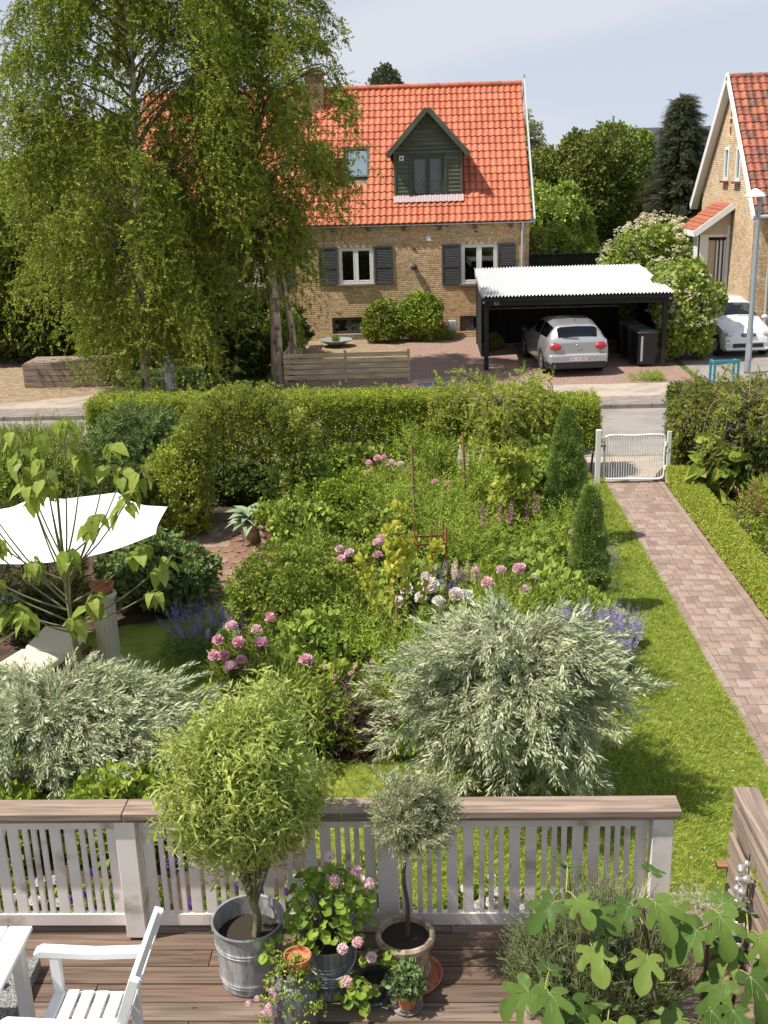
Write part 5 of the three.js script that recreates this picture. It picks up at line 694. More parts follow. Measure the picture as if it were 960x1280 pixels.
bush('weed_clump', 'bright green weed growing inside the carport post', 'plant', [2.15, -35.0], { rx: 0.2, ry: 0.26, rz: 0.2, n: 240, geo: G.broad, pal: P.fresh, stems: 0 });
for (const [x, z, l] of [[1.4, -29.2, 'dry grass tufts at the driveway edge by the slat fence'], [5.9, -29.3, 'grass tufts growing at the driveway edge behind the bins'], [-9.6, -20.4, 'tuft of long grass at the near kerb']]) bush('grass_tuft', l, 'grass', [x, z], { rx: 0.5, ry: 0.10, rz: 0.2, n: 120, geo: G.blade, s: [0.3, 0.5], pal: P.grass, stems: 0 });

// ================= small weeping trees by the street hedge =================
const weep = { r0: 0.045, r1: 0.03, bark: M.bark, from: 0.78, rise: 0.34, fall: 0.55, geo: G.cherry, pal: P.lime, step: 0.13, loose: 0.2, br: 0.014, mat: M.leafThin, along: 2 };
weepingTree('weeping_cherry', 'grafted weeping cherry with drooping shoots in front of the hedge', [1.35, -19.3], { ...weep, seed: 51, trunk: [[0, -0.05, 0], [0.04, 0.8, 0], [0, 1.75, 0]], branches: 26, reach: (y, c, d) => 1.15 + 0.35 * Math.sin(c * 5 + d * 3), strands: 4.6, hang: [0.1, 1.2] });
weepingTree('weeping_cherry', 'weeping cherry with arching branches in the bed right of the gate', [5.55, -18.9], { ...weep, seed: 52, trunk: [[0, -0.05, 0], [-0.03, 0.8, 0], [0.05, 1.75, 0]], branches: 28, reach: (y, c, d) => 1.35 + 0.4 * Math.sin(c * 4 + d * 5), strands: 4.2, hang: [0.1, 1.3], pal: P.bronze.slice(0, 2).concat(P.lime.slice(0, 2)) });

// ================= arch with climber =================
{
  const t = thing('garden_arch', 'iron garden arch overgrown with yellow-green climbing rose', 'arch', [-2.95, 0, -17.3]), pipes = [], path = (k) => { const out = []; for (let i = 0; i <= 24; i++) { const u = i / 24; if (u < 0.3) out.push(V(-0.78, (u / 0.3) * 1.35, k)); else if (u > 0.7) out.push(V(0.78, ((1 - u) / 0.3) * 1.35, k)); else { const a = Math.PI * (1 - (u - 0.3) / 0.4); out.push(V(0.78 * Math.cos(a), 1.35 + 0.68 * Math.sin(a), k)); } } return out; };
  for (const k of [-0.3, 0.3]) pipes.push(limb(path(k), 0.014, 6)); const A = path(-0.3), B = path(0.3); for (let i = 0; i < 25; i += 2) pipes.push(limb([A[i], B[i]], 0.008, 5)); part('frame', pipes, M.rust, t);
  const R = rng(61), F = new Foliage(G.rose, M.leafThin, [[0.26, 0.31, 0.04], [0.34, 0.38, 0.06], [0.40, 0.43, 0.09]], 62), W = []; for (let i = 0; i < 6400; i++) { const u = R(), p = path(0)[Math.floor(u * 24.99)], top = smooth(0.2, 0.5, u) * smooth(0.9, 0.5, u), th = 0.10 + 0.20 * fbm(u, 0.3, 9, 3, 5) + top * 0.07, n = V(p.x * 0.9, p.y > 1.35 ? p.y - 1.2 : 0, 0).normalize(), o = (R() - 0.35) * 2 * th; if (p.y < 0.35 && R() < 0.6) continue; F.add(p.x + n.x * o + (R() - 0.5) * 0.22, p.y + n.y * o + (R() - 0.5) * 0.2, (R() - 0.5) * 0.75, n.x + (R() - 0.5) * 1.6, n.y + 0.4 + (R() - 0.5), (R() - 0.3) * 1.6, 0.7 + 0.7 * R(), R() < 0.25 ? P.mid : undefined); } F.build('foliage', t);
  for (const s of [-1, 1]) W.push(limb(curve([[s * 0.8, 0, 0.1], [s * 0.72, 0.7, 0.0], [s * 0.86, 1.3, 0.15]], 6), 0.018, 5)); part('climber_stems', W, M.twig, t);
}
bush('arch_shrub', 'leafy climber mass on the left flank of the arch', 'shrub', [-4.15, -17.0], { rx: 0.5, ry: 0.85, rz: 0.6, n: 2400, geo: G.rose, pal: P.lime, stems: 4 });
// ================= cypresses =================
function columnar(label, x, z, h, r, seed) { const t = thing('columnar_conifer', label, 'conifer', [x, 0, z], 0, 'slim conifers beside the lawn'), R = rng(seed), F = new Foliage(G.scale, M.leafDense, P.cypress, seed + 1), n = Math.round(h * r * 10000); for (let i = 0; i < n; i++) { const f = Math.pow(R(), 0.9), y = 0.1 + f * (h - 0.1), lump = 0.86 + 0.24 * fbm(f, R() * 0.0 + 0.3, 9, 2, seed), a = R() * 6.283, knob = fbm(a / 6.283, f * h * 0.9, 8, 3, seed + 8), ra = r * lump * (0.55 + 0.85 * knob) * Math.min(1, 0.75 + f * 1.2) * Math.pow(1 - Math.pow(f, 2.6), 0.9) * (0.72 + 0.3 * Math.sqrt(R())) + 0.015; F.add(Math.cos(a) * ra, y, Math.sin(a) * ra, Math.cos(a) * 0.6 + (R() - 0.5) * 0.5, 1.0, Math.sin(a) * 0.8 + (R() - 0.5) * 0.5, 0.9 + 0.5 * R()); } F.build('foliage', t); part('trunk', limb([[0, -0.02, 0], [0, h * 0.85, 0]], [0.03, 0.008], 7), M.bark, t); return t; }
columnar('taller columnar conifer standing near the gate end of the lawn', 2.12, -16.3, 2.15, 0.30, 201); columnar('shorter columnar conifer in front of the taller one', 2.08, -13.55, 1.72, 0.205, 202);

// ================= flower beds =================
const wide = (n, l, c, x, z, rx, ry, rz, geo, pal, cnt, o = {}) => bush(n, l, c, [x, z], { rx, ry, rz, n: cnt, geo, pal, ...o });
wide('currant_bush', 'broad currant bush with pale lobed leaves beside the parasol', 'shrub', -3.75, -14.0, 0.78, 0.58, 0.72, G.currant, P.currant, 1500, { lobes: 26, lobeR: [0.16, 0.36] });
wide('buddleia_bush', 'bluish green buddleia in front of the street hedge', 'shrub', -5.3, -19.5, 0.75, 0.78, 0.55, G.lance, P.currant, 2200, { s: [1, 1.7] });
wide('privet_bush', 'rounded glossy privet bush in the middle of the flower bed', 'shrub', -1.62, -12.5, 0.72, 0.70, 0.66, G.rose, P.mid.concat([[0.17, 0.22, 0.04]]), 4200, { lobes: 20 });
wide('rose_bush', 'broad leafy rose bush right of the arch', 'shrub', -1.35, -16.9, 0.72, 0.55, 0.6, G.rose, P.fresh, 2600); wide('rhubarb_clump', 'dark broad leaved clump in front of the street hedge', 'plant', -1.2, -18.9, 0.95, 0.5, 0.6, G.currant, P.mid, 1500, { s: [1.1, 1.8] });
wide('shade_shrub', 'large leafy shrub between the arch and the rose bush', 'shrub', -0.75, -15.6, 0.5, 0.42, 0.5, G.currant, P.mid, 1100);
wide('shade_plant', 'dark ferny planting seen through the arch', 'plant', -3.3, -18.9, 0.8, 0.4, 0.6, G.currant, P.dark, 700, { stems: 0 }); wide('shade_plant', 'broad leaved planting behind the right foot of the arch', 'plant', -2.2, -18.8, 0.6, 0.5, 0.5, G.currant, P.blue, 800, { stems: 0 });
T('broad_tree', 'leafy tree at the far left behind the gravel drive', -15.0, -35.0, { seed: 41, rx: 3.0, ry: 2.6, rz: 2.4, cy: 2.9, n: 5000, pal: P.mid });
// peonies: leaf mound with single blooms
function peony(label, x, z, r, h, spots, kind, o = {}) { const t = wide('peony_plant', label, 'peony', x, z, r, h * 0.5, r, G.lance, o.pal || P.mid, o.n || 520, { stems: 4, s: [0.9, 1.4] }); stems(t, spots); blooms(t, spots, kind, o.scale || 1, Math.round(x * 91 + 500)); return t; }
peony('pink peony with a cluster of full blooms beside the contorted willow', -2.05, -11.35, 0.42, 0.66, [[-0.32, 0.72, 0.12], [-0.20, 0.80, -0.05], [-0.08, 0.70, 0.16], [0.10, 0.78, 0.0], [0.18, 0.70, 0.22], [-0.22, 0.62, 0.34], [-0.02, 0.60, 0.38], [0.06, 0.50, 0.45], [-0.35, 0.60, 0.28], [0.22, 0.82, -0.22], [-0.12, 0.52, 0.44]], 'pink');
peony('white peony with creamy full blooms beneath the thin yellow sapling', 0.02, -12.5, 0.48, 0.62, [[-0.40, 0.66, 0.10], [-0.30, 0.74, -0.10], [-0.12, 0.70, 0.06], [-0.02, 0.76, -0.16], [0.10, 0.66, 0.10], [0.30, 0.70, 0.0], [0.16, 0.60, 0.28], [-0.22, 0.40, 0.62], [0.42, 0.62, -0.12], [-0.06, 0.82, -0.3]], 'white', { pal: P.dark, scale: 1.3 });
peony('pale pink peony half hidden by the silvery shrub', 0.62, -11.3, 0.40, 0.66, [[-0.28, 0.64, 0.16], [-0.18, 0.74, 0.05], [-0.05, 0.66, 0.24], [0.06, 0.76, 0.06], [-0.30, 0.54, 0.32], [-0.12, 0.55, 0.36], [0.14, 0.62, 0.28], [0.32, 0.74, -0.06]], 'pale');
peony('pink peony standing behind the silvery shrub among lupins', 0.85, -12.9, 0.40, 0.66, [[-0.12, 0.72, 0.1], [0.06, 0.82, -0.1], [0.28, 0.84, -0.06], [-0.26, 0.78, -0.2], [0.34, 0.66, 0.16]], 'pale');
peony('deep pink peony in the back bed before the hedge', -0.72, -18.0, 0.48, 0.84, [[-0.26, 0.92, 0.1], [-0.12, 0.98, 0], [0.0, 1.0, 0.06], [0.12, 0.92, 0.16], [0.26, 0.88, 0.06], [-0.3, 0.78, 0.2], [0.36, 0.78, 0.1]], 'pink');
peony('pink peony with two low blooms in mid bed beside the yellow sapling', -1.0, -14.5, 0.34, 0.56, [[-0.24, 0.62, 0.05], [-0.10, 0.60, 0.16], [0.36, 0.74, -0.06], [0.28, 0.70, 0.06], [-0.2, 0.52, 0.22], [0.3, 0.56, 0.16]], 'pink');
peony('peony with a lone mauve pink bloom near the wooden stake', 0.12, -17.2, 0.34, 0.66, [[0.0, 0.80, 0.1], [0.22, 0.74, 0.0]], 'pink');
wide('cranesbill_rose', 'low rose with small pink flowers beside the pink peony', 'rose', -1.05, -10.75, 0.42, 0.33, 0.38, G.currant, P.mid, 700); { const t = scene.getObjectByName('cranesbill_rose'), R = rng(8), s = []; for (let i = 0; i < 16; i++) s.push([(R() - 0.4) * 0.75, 0.42 + R() * 0.28, (R() - 0.3) * 0.6]); blooms(t, s, 'pink', 0.42, 8); blooms(t, [[-0.28, 0.72, 0.1]], 'pink', 1.05, 3); }
// purple spires
function catmint(label, x, z, rx, rz, n, pal = P.violet, lift = 0) { const t = wide('catmint_clump', label, 'plant', x, z, rx, 0.22 + lift * 0.45, rz, G.fine, P.blue, Math.round(n * 2.6), { stems: 0 }); spikes(t, G.salvia, pal, n, rx, rz, 0.28 + lift * 0.6, 0.52 + lift, n + 3, 'flower_spikes', 0.45); return t; }
catmint('purple catmint clump at the edge of the shaded lawn', -2.75, -12.35, 0.55, 0.38, 150); catmint('lavender blue catmint behind the silvery shrub beside the lawn', 1.88, -11.45, 0.46, 0.45, 260, [[0.30, 0.22, 0.56], [0.42, 0.34, 0.64], [0.50, 0.42, 0.68]], 0.3); catmint('small pale catmint tuft beside the shorter conifer', 2.42, -14.3, 0.16, 0.28, 40, [[0.20, 0.17, 0.32], [0.30, 0.27, 0.42]]); catmint('blue catmint in mid bed below the rusty frame', 0.1, -13.6, 0.35, 0.3, 60);
// lupins and foxgloves
function lupin(label, x, z, n, pal, h = 0.55, g = G.lupin) { const t = wide('lupin_clump', label, 'lupin', x, z, 0.26, h * 0.42, 0.26, G.currant, P.fresh, 200, { stems: 3 }); spikes(t, g, pal, n, 0.24, 0.22, h * 0.75, h * 1.05, n * 7 + Math.round(x * 10) + 50, 'flower_spikes', 0.15); return t; }
lupin('cream lupins in front of the rusty plant frame', 0.48, -13.3, 9, [[0.72, 0.56, 0.42], [0.76, 0.64, 0.50]]); lupin('pale yellow lupins at the back of the bed', 0.68, -17.9, 6, [[0.70, 0.66, 0.44], [0.76, 0.72, 0.54]], 0.95); lupin('magenta foxglove beside the climbing hop pole', 1.05, -15.4, 3, [[0.50, 0.10, 0.34], [0.58, 0.18, 0.42]], 0.6, G.foxglove); lupin('pink foxgloves near the taller conifer', 1.62, -15.9, 4, [[0.50, 0.16, 0.36], [0.60, 0.30, 0.45]], 0.55, G.foxglove);
// slim sapling with yellow leaves
{ const t = thing('yellow_sapling', 'thin multi-stemmed sapling with yellow green leaves in mid bed', 'sapling', [-0.42, 0, -11.9]), R = rng(303), F = new Foliage(clump(5, leaf(0.075, 0.04, { shape: OVAL }), 0.05, 0.9, 91), M.leafThin, P.yellow, 304), st = []; for (const [tx, ty, tz] of [[-0.40, 1.45, -0.1], [-0.05, 1.9, 0.0], [0.08, 2.15, -0.15], [0.20, 1.7, -0.1], [0.55, 1.6, -0.2], [0.02, 1.6, 0.1]]) { const c = curve([[tx * 0.15, 0, tz * 0.15], [tx * 0.6, ty * 0.5, tz], [tx, ty, tz]], 10); st.push(limb(c, c.map((_, i) => lerp(0.011, 0.003, i / 10)), 5)); for (let i = 0; i < 30; i++) { const f = 0.45 + 0.55 * Math.sqrt(R()), p = c[Math.floor(f * 9.99)]; F.add(p.x + (R() - 0.5) * 0.09, p.y + (R() - 0.3) * 0.1, p.z + (R() - 0.5) * 0.09, (R() - 0.5) * 1.4, 0.8, (R() - 0.5) * 1.4, 0.8 + 0.5 * R()); } } part('stems', st, M.stake, t); F.build('foliage', t); }
// stakes, rusty frame, climbing hop
for (const [x, z, h, l] of [[-0.22, -16.1, 1.72, 'tall slim wooden stake beside the rusty plant frame'], [0.58, -16.9, 1.7, 'tall wooden stake among the pale lupins']]) { const t = thing('wooden_stake', l, 'stake', [x, 0, z], 0); part('stake', limb([[0, -0.02, 0], [0.01, h * 0.5, 0], [-0.01, h, 0]], [0.022, 0.022, 0.019], 8), M.stake, t); part('tie', new THREE.TorusGeometry(0.028, 0.006, 6, 14).rotateX(Math.PI / 2).translate(0, h * 0.62, 0), M.greenStem, t); }
{ const t = thing('plant_frame', 'rusty square iron plant support in the flower bed', 'plant support', [0.03, 0, -14.4], 0.12); for (const [x, z] of [[-0.2, 0.16], [0.2, 0.16], [-0.2, -0.16], [0.2, -0.16], [0, 0.16]]) part('rod', limb([[x, 0, z], [x, 1.0, z]], 0.011, 6), M.rust, t); part('ring', [rbx(0.46, 0.03, 0.02, 0, 0.78, 0.17), rbx(0.46, 0.03, 0.02, 0, 0.78, -0.17), rbx(0.02, 0.03, 0.34, 0.21, 0.78, 0), rbx(0.02, 0.03, 0.34, -0.21, 0.78, 0)], M.rust, t); }
{ const t = thing('hop_pole', 'pole wrapped in light green climbing vine', 'climber', [1.28, 0, -16.0]), R = rng(311), F = new Foliage(G.currant, M.leafThin, P.lime, 312); part('pole', limb([[0, 0, 0], [0, 1.65, 0]], [0.03, 0.026], 8), M.stake, t); for (let i = 0; i < 190; i++) { const y = 0.35 + R() * 1.25, a = R() * 6.28, r = 0.05 + 0.25 * R() * (0.6 + 0.5 * fbm(y * 0.4, 0.2, 6, 2, 3)); F.add(Math.cos(a) * r, y, Math.sin(a) * r, Math.cos(a), 0.4, Math.sin(a), 0.8 + 0.5 * R()); } for (let i = 0; i < 40; i++) { const u = R(), s = i % 2 ? 1 : -1; F.add(s * u * 0.42, 1.5 + 0.15 * u, 0.05, s * 0.5, 1, 0.4, 0.6); } F.build('foliage', t); }
wide('box_ball', 'small clipped box ball in the bed left of the conifer', 'shrub', 0.72, -14.2, 0.26, 0.24, 0.26, G.privet, P.fresh, 900, { s: [0.6, 0.9], stems: 0, lobes: 9, lobeR: [0.6, 0.7] }); columnar('tiny dwarf conifer beside the clipped box ball', 1.12, -14.0, 0.62, 0.17, 203); columnar('tiny dwarf conifer beside the catmint and pink peony', -2.38, -11.75, 0.58, 0.13, 204);
wide('day_lily', 'arching strap leaved day lily beside the low rose', 'plant', -0.42, -10.55, 0.3, 0.24, 0.26, G.blade, P.fresh, 46, { stems: 0, s: [0.8, 1.1] }); wide('heuchera_clump', 'dark purple leaved plant with airy plumes at the lawn edge', 'plant', -0.72, -10.15, 0.28, 0.25, 0.24, G.fern, P.purpleLeaf, 260, { stems: 0 }); wide('sedum_clump', 'low green clump at the lawn edge beside the purple plumes', 'plant', -0.25, -9.98, 0.3, 0.16, 0.2, G.rose, P.fresh, 420, { stems: 0 });
// filling perennials, three kinds
const fillers = [['leafy_perennial', 'bushy mid green perennial filling the island bed', G.lance, P.mid, 'leafy perennials in the island bed'], ['feathery_perennial', 'feathery fresh green perennial filling the island bed', G.fern, P.fresh, 'feathery perennials in the island bed'], ['broad_perennial', 'broad leaved light green perennial filling the island bed', G.currant, P.elder, 'broad leaved perennials in the island bed']];
{ const R = rng(901); const spots = [[-0.95, -10.35], [-1.3, -10.1], [0.1, -10.2], [-1.9, -18.6], [-0.2, -19.2], [0.6, -19.3], [1.9, -18.7], [2.0, -17.6], [1.4, -17.4], [0.3, -18.4], [-0.3, -17.4], [-1.9, -15.9], [-1.6, -14.9], [-0.5, -16.6], [0.2, -16.2], [0.8, -16.4], [0.4, -15.4], [-0.5, -14.7], [1.6, -14.9], [1.9, -15.2], [1.45, -13.9], [1.7, -13.0], [1.35, -12.6], [1.3, -11.9], [0.35, -12.1], [-0.7, -12.6], [-0.85, -11.6], [-0.1, -11.2], [0.25, -10.6], [1.75, -12.2], [-1.3, -11.5], [-2.1, -12.9], [-1.7, -10.7], [-0.9, -13.5], [0.6, -14.8], [1.0, -17.0], [-2.05, -17.6], [1.05, -18.6], [0.1, -14.9], [-0.35, -13.6], [1.1, -13.3], [0.75, -11.9], [2.1, -18.0], [1.7, -16.9], [2.0, -12.6]]; spots.forEach(([x, z], i) => { const [n, l, g, p, gr] = fillers[Math.floor(hash(i, 4, 8) * 3)], h = (0.22 + 0.2 * R()) * (z < -16.5 ? 1.5 : 1); wide(n, l, 'plant', x, z, 0.36 + 0.16 * R(), h, 0.34 + 0.14 * R(), g, p, g === G.fern ? 300 : 420, { group: gr, stems: 0, s: [1.0, 1.75], lobes: 16, lobeR: [0.2, 0.5] }); }); }
const LANDMARKS = [['by the arch', -2.3, -17.5], ['under the weeping cherry', 1.35, -19.3], ['at the foot of the taller conifer', 2.1, -16.9], ['beside the shorter conifer', 2.0, -13.4], ['before the street hedge', -0.4, -19.3], ['around the first wooden stake', -0.22, -16.2], ['around the second wooden stake', 0.58, -16.8], ['around the rusty frame', 0.05, -14.5], ['around the vine pole', 1.28, -16.0], ['beside the box ball', 0.8, -14.1], ['behind the silvery pear', 1.3, -11.6], ['beside the white peony', 0.0, -12.2], ['around the yellow sapling', -0.5, -12.0], ['beside the privet bush', -1.7, -13.0], ['beside the pink peony', -1.8, -11.1], ['beside the rose bush', -1.5, -16.2], ['beside the day lily', 0.0, -10.8]];
for (const o of scene.children) if (/_perennial/.test(o.name)) { let b = null, bd = 9; for (const [n, x, z] of LANDMARKS) { const d = Math.hypot(o.position.x - x, o.position.z - z); if (d < bd) { bd = d; b = n; } } o.userData.label = o.userData.label.replace('filling the island bed', b); o.userData.group += ' ' + b; }
{ const s = scene.children.filter((o) => /perennial/.test(o.name)); [[5, 'white'], [11, 'white'], [16, 'pale'], [19, 'pink'], [27, 'mauve']].forEach(([k, c], q) => { const R = rng(q + 70), p = []; for (let i = 0; i < 5; i++) p.push([(R() - 0.5) * 0.5, 0.5 + R() * 0.2, (R() - 0.3) * 0.4]); const o = s[k]; if (o) { blooms(o, p, c, 0.5, q + 5); o.userData.label = o.userData.label.replace('perennial', `perennial with small ${{ white: 'white', pale: 'pale pink', pink: 'deep pink', mauve: 'mauve' }[c]} flowers`); delete o.userData.group; } }); }
{ const t = wide('poppy_plant', 'poppy with one open white bloom near the shorter conifer', 'poppy', 1.35, -13.25, 0.2, 0.2, 0.2, G.fern, P.blue, 160, { stems: 0 }); stems(t, [[0, 0.62, 0.05]]); blooms(t, [[0, 0.64, 0.05]], 'white', 0.9, 4); }
// lawn plant and left hand corner
{ const t = thing('lamb_ear', 'pale rosette of broad leaves growing in the lawn edge', 'plant', [2.72, 0, -16.3]), lg = leaf(0.22, 0.07, { shape: OVAL, droop: 0.4 }), lm = leafMat(0.3, 0.95); lm.color.setRGB(0.26, 0.34, 0.17); for (let i = 0; i < 14; i++) { const m = part('leaf', lg, lm, t), a = i * 2.4; { const e = 0.25 + 0.4 * hash(i, 1, 3); setLeaf(m, [Math.sin(a), e, Math.cos(a)], [-Math.sin(a) * e, 1, -Math.cos(a) * e]); } m.position.set(Math.sin(a) * 0.03, 0.03, Math.cos(a) * 0.03); m.scale.setScalar(0.7 + 0.6 * hash(i, 2, 3)); } }
wide('lilac_shrub', 'tall leafy shrub behind the parasol at the left edge', 'shrub', -6.9, -17.2, 1.2, 0.85, 1.0, G.lance, P.mid, 3200, { s: [1, 1.6] }); wide('leafy_shrub', 'dark leafy shrub between the parasol and the arch', 'shrub', -4.9, -16.6, 0.75, 0.62, 0.6, G.rose, P.dark, 2300); wide('clematis_clump', 'shaded shrub with violet clematis flowers below the parasol', 'plant', -5.0, -12.75, 0.55, 0.42, 0.3, G.rose, P.dark, 1200); { const t = scene.getObjectByName('clematis_clump'), R = rng(5), s = []; for (let i = 0; i < 9; i++) s.push([(R() - 0.35) * 0.8, 0.5 + R() * 0.35, 0.22 + R() * 0.1]); const vm = leafMat(0.3, 0.95); vm.color.setRGB(0.10, 0.07, 0.34); for (const p of s) { const m = part('flower', G.umbel, vm, t); m.position.set(...p); m.scale.setScalar(0.6); m.rotation.x = 0.9; } }
wide('corner_shrub', 'low leafy shrub behind the silvery pear at the left edge', 'shrub', -5.6, -10.4, 0.8, 0.4, 0.6, G.rose, P.dark, 1800);
// pots by the arch
{ const t = thing('hosta_pot', 'buff terracotta pot with a spreading hosta beneath the arch', 'potted plant', [-2.85, 0.03, -16.62]); part('pot', lathe([[0, 0], [0.12, 0], [0.165, 0.28], [0.18, 0.285], [0.18, 0.33], [0.155, 0.33], [0.145, 0.28], [0, 0.27]], 28), M.stonePot, t); const lm = [0, 1].map((i) => { const m = leafMat(0.3, 0.85); m.color.setRGB(...[[0.36, 0.44, 0.27], [0.28, 0.37, 0.20]][i]); return m; }), lg = leaf(0.34, 0.2, { shape: HEART, droop: 0.55, fold: 0.3 }); for (let i = 0; i < 24; i++) { const a = i * 2.4, m = part('leaf', lg, lm[i % 2], t); m.position.set(Math.sin(a) * 0.05, 0.32 + 0.012 * i * 0.5, Math.cos(a) * 0.05); { const e = 0.15 + 0.035 * i + 0.3 * hash(i, 2, 9); setLeaf(m, [Math.sin(a), e, Math.cos(a)], [-Math.sin(a) * e, 1, -Math.cos(a) * e]); } m.scale.setScalar(0.75 + 0.4 * hash(i, 1, 9)); } }
{ const t = thing('rusty_barrel', 'rust banded barrel planter beside the hosta pot', 'planter', [-2.42, 0.03, -16.3]), F = new Foliage(G.currant, M.leaf, P.fresh, 77), R = rng(78); part('barrel', lathe([[0, 0], [0.17, 0], [0.215, 0.2], [0.225, 0.42], [0.205, 0.42], [0.19, 0.34], [0, 0.33]], 28), std(lin(0.42, 0.34, 0.28), 0.85), t); for (const y of [0.08, 0.24, 0.36]) part('band', new THREE.TorusGeometry(0.20 + y * 0.06, 0.018, 8, 32).rotateX(Math.PI / 2).scale(1, 1.6, 1).translate(0, y, 0), M.rust, t); for (let i = 0; i < 90; i++) F.add((R() - 0.5) * 0.5, 0.42 + R() * 0.3, (R() - 0.5) * 0.5, (R() - 0.5) * 2, 0.8, (R() - 0.5) * 2, 0.8); F.build('foliage', t); }
{ const t = thing('dog_bowl', 'shallow clay dish on the patio pavers', 'dish', [-2.35, 0.04, -15.85]); part('dish', lathe([[0, 0], [0.10, 0], [0.13, 0.05], [0.115, 0.05], [0.09, 0.015], [0, 0.015]], 24), M.terracotta, t); }
{ const t = thing('timber_edging', 'weathered timber sleeper closing the patio', 'edging', [-3.35, 0, -17.72]); part('sleeper', rbx(1.2, 0.2, 0.12, 0, 0.10, 0, 0.01), M.oldWood, t); part('peg', rbx(0.05, 0.25, 0.05, -0.4, 0.12, 0.085), M.oldWood, t); }

// right bed
wide('burdock_plant', 'large leaved green plant below the weeping cherry at the gate', 'plant', 4.98, -18.6, 0.42, 0.55, 0.5, G.hosta, P.mid, 130, { stems: 3, s: [0.9, 1.4] }); wide('tree_peony', 'tree peony with bronze pink young shoots beside the path hedge', 'shrub', 5.55, -16.2, 0.72, 0.5, 0.8, G.lance, P.fresh.concat([[0.30, 0.22, 0.08], [0.36, 0.18, 0.10]]), 1700, { s: [0.9, 1.4] }); wide('tree_peony', 'second leafy shrub with budded shoots beyond the alliums', 'shrub', 6.6, -15.0, 0.8, 0.55, 0.9, G.lance, P.fresh, 1800, { s: [0.9, 1.4] }); wide('iris_clump', 'upright blue green iris leaves beside the box edging', 'plant', 5.35, -14.35, 0.35, 0.3, 0.4, G.blade, P.blue, 80, { stems: 0, s: [0.9, 1.2] }); wide('leafy_clump', 'cream edged leafy plant beside the box edging', 'plant', 5.15, -13.1, 0.4, 0.24, 0.45, G.currant, P.elder, 500, { stems: 0 }); wide('under_shrub', 'dense dark planting under the weeping cherry', 'shrub', 6.3, -18.6, 1.0, 0.55, 0.8, G.currant, P.dark, 1600); wide('under_shrub', 'leafy ground planting further along the box edging', 'shrub', 5.4, -11.3, 0.5, 0.25, 1.2, G.currant, P.mid, 1300, { stems: 0 }); wide('leafy_clump', 'green planting beside the tree peony foot', 'plant', 5.0, -15.2, 0.24, 0.25, 0.6, G.currant, P.mid, 420, { stems: 0 });
{ const ag = clump(46, leaf(0.05, 0.012, { shape: LANCE }), 0.01, 0, 55); const R = rng(44), pos = ag.attributes.position; const full = merged([ag, ag.clone().rotateX(Math.PI), clump(40, leaf(0.05, 0.014, { shape: LANCE }), 0.01, 0.8, 56)]); const am = leafMat(0.3, 0.95); am.color.setRGB(0.24, 0.13, 0.20); let k = 0; for (const [n, x, z, sp, l] of [[4, 5.05, -15.0, 0.3, 'cluster of mauve allium globes above the box edging'], [3, 5.0, -12.6, 0.2, 'mauve allium globes further along the box edging']]) { const t = thing('allium_group', l, 'allium', [x, 0, z]), s = []; for (let i = 0; i < n; i++) { const p = [(R() - 0.5) * sp * 2, 0.52 + R() * 0.16, (R() - 0.5) * sp * 2]; s.push(p); const m = part('flower', full, am, t); m.position.set(...p); m.scale.setScalar(1.15); m.rotation.y = k++; } stems(t, s); } const t = thing('allium_group', 'pale green allium seed heads beside the tree peony', 'allium', [5.25, 0, -17.3]), gm = leafMat(0.3, 0.95); gm.color.setRGB(0.34, 0.36, 0.14); const s = [[-0.1, 0.95, 0.1], [0.55, 1.05, 0.3], [0.9, 0.9, 0.6]]; for (const p of s) part('flower', full, gm, t).position.set(...p); stems(t, s); }

// ================= parasol corner =================
{
  const t = thing('parasol', 'white garden parasol shading the left corner', 'parasol', [-4.42, 0, -12.25]), n = 8, r = 1.36, out = [], Y = 1.80; for (let i = 0; i < n; i++) { const a0 = (i / n) * 6.283 + 0.3, a1 = ((i + 1) / n) * 6.283 + 0.3, P0 = V(Math.cos(a0) * r, Y, Math.sin(a0) * r), P1 = V(Math.cos(a1) * r, Y, Math.sin(a1) * r), C = V(0, Y + 0.30, 0), m = 6, pos = []; const at = (u, v) => { const e = P0.clone().lerp(P1, v), p = C.clone().lerp(e, u); p.y -= 0.05 * Math.sin(Math.PI * v) * u; p.x *= 1 - 0.04 * Math.sin(Math.PI * v) * u; p.z *= 1 - 0.04 * Math.sin(Math.PI * v) * u; return p; }; for (let a = 0; a < m; a++) for (let b = 0; b < m; b++) { const q = [at(a / m, b / m), at((a + 1) / m, b / m), at((a + 1) / m, (b + 1) / m), at(a / m, (b + 1) / m)]; for (const k of [0, 2, 1, 0, 3, 2]) pos.push(...q[k].toArray()); } const g = new THREE.BufferGeometry(); g.setAttribute('position', new THREE.Float32BufferAttribute(pos, 3)); g.computeVertexNormals(); part('canopy_panel', g, M.canvas, t); out.push(limb([[0, Y + 0.25, 0], [P0.x * 0.98, Y - 0.015, P0.z * 0.98]], 0.010, 5)); }
  part('ribs', out, M.stake, t); part('pole', limb([[0.05, 0, 0], [0, 2.15, 0]], 0.024, 10), M.rust, t); part('finial', new THREE.SphereGeometry(0.035, 12, 8).translate(0, 2.16, 0), M.terracotta, t); part('base', lathe([[0, 0], [0.24, 0], [0.25, 0.05], [0.06, 0.09], [0.04, 0.3], [0, 0.3]], 24), M.kerb, t);
}
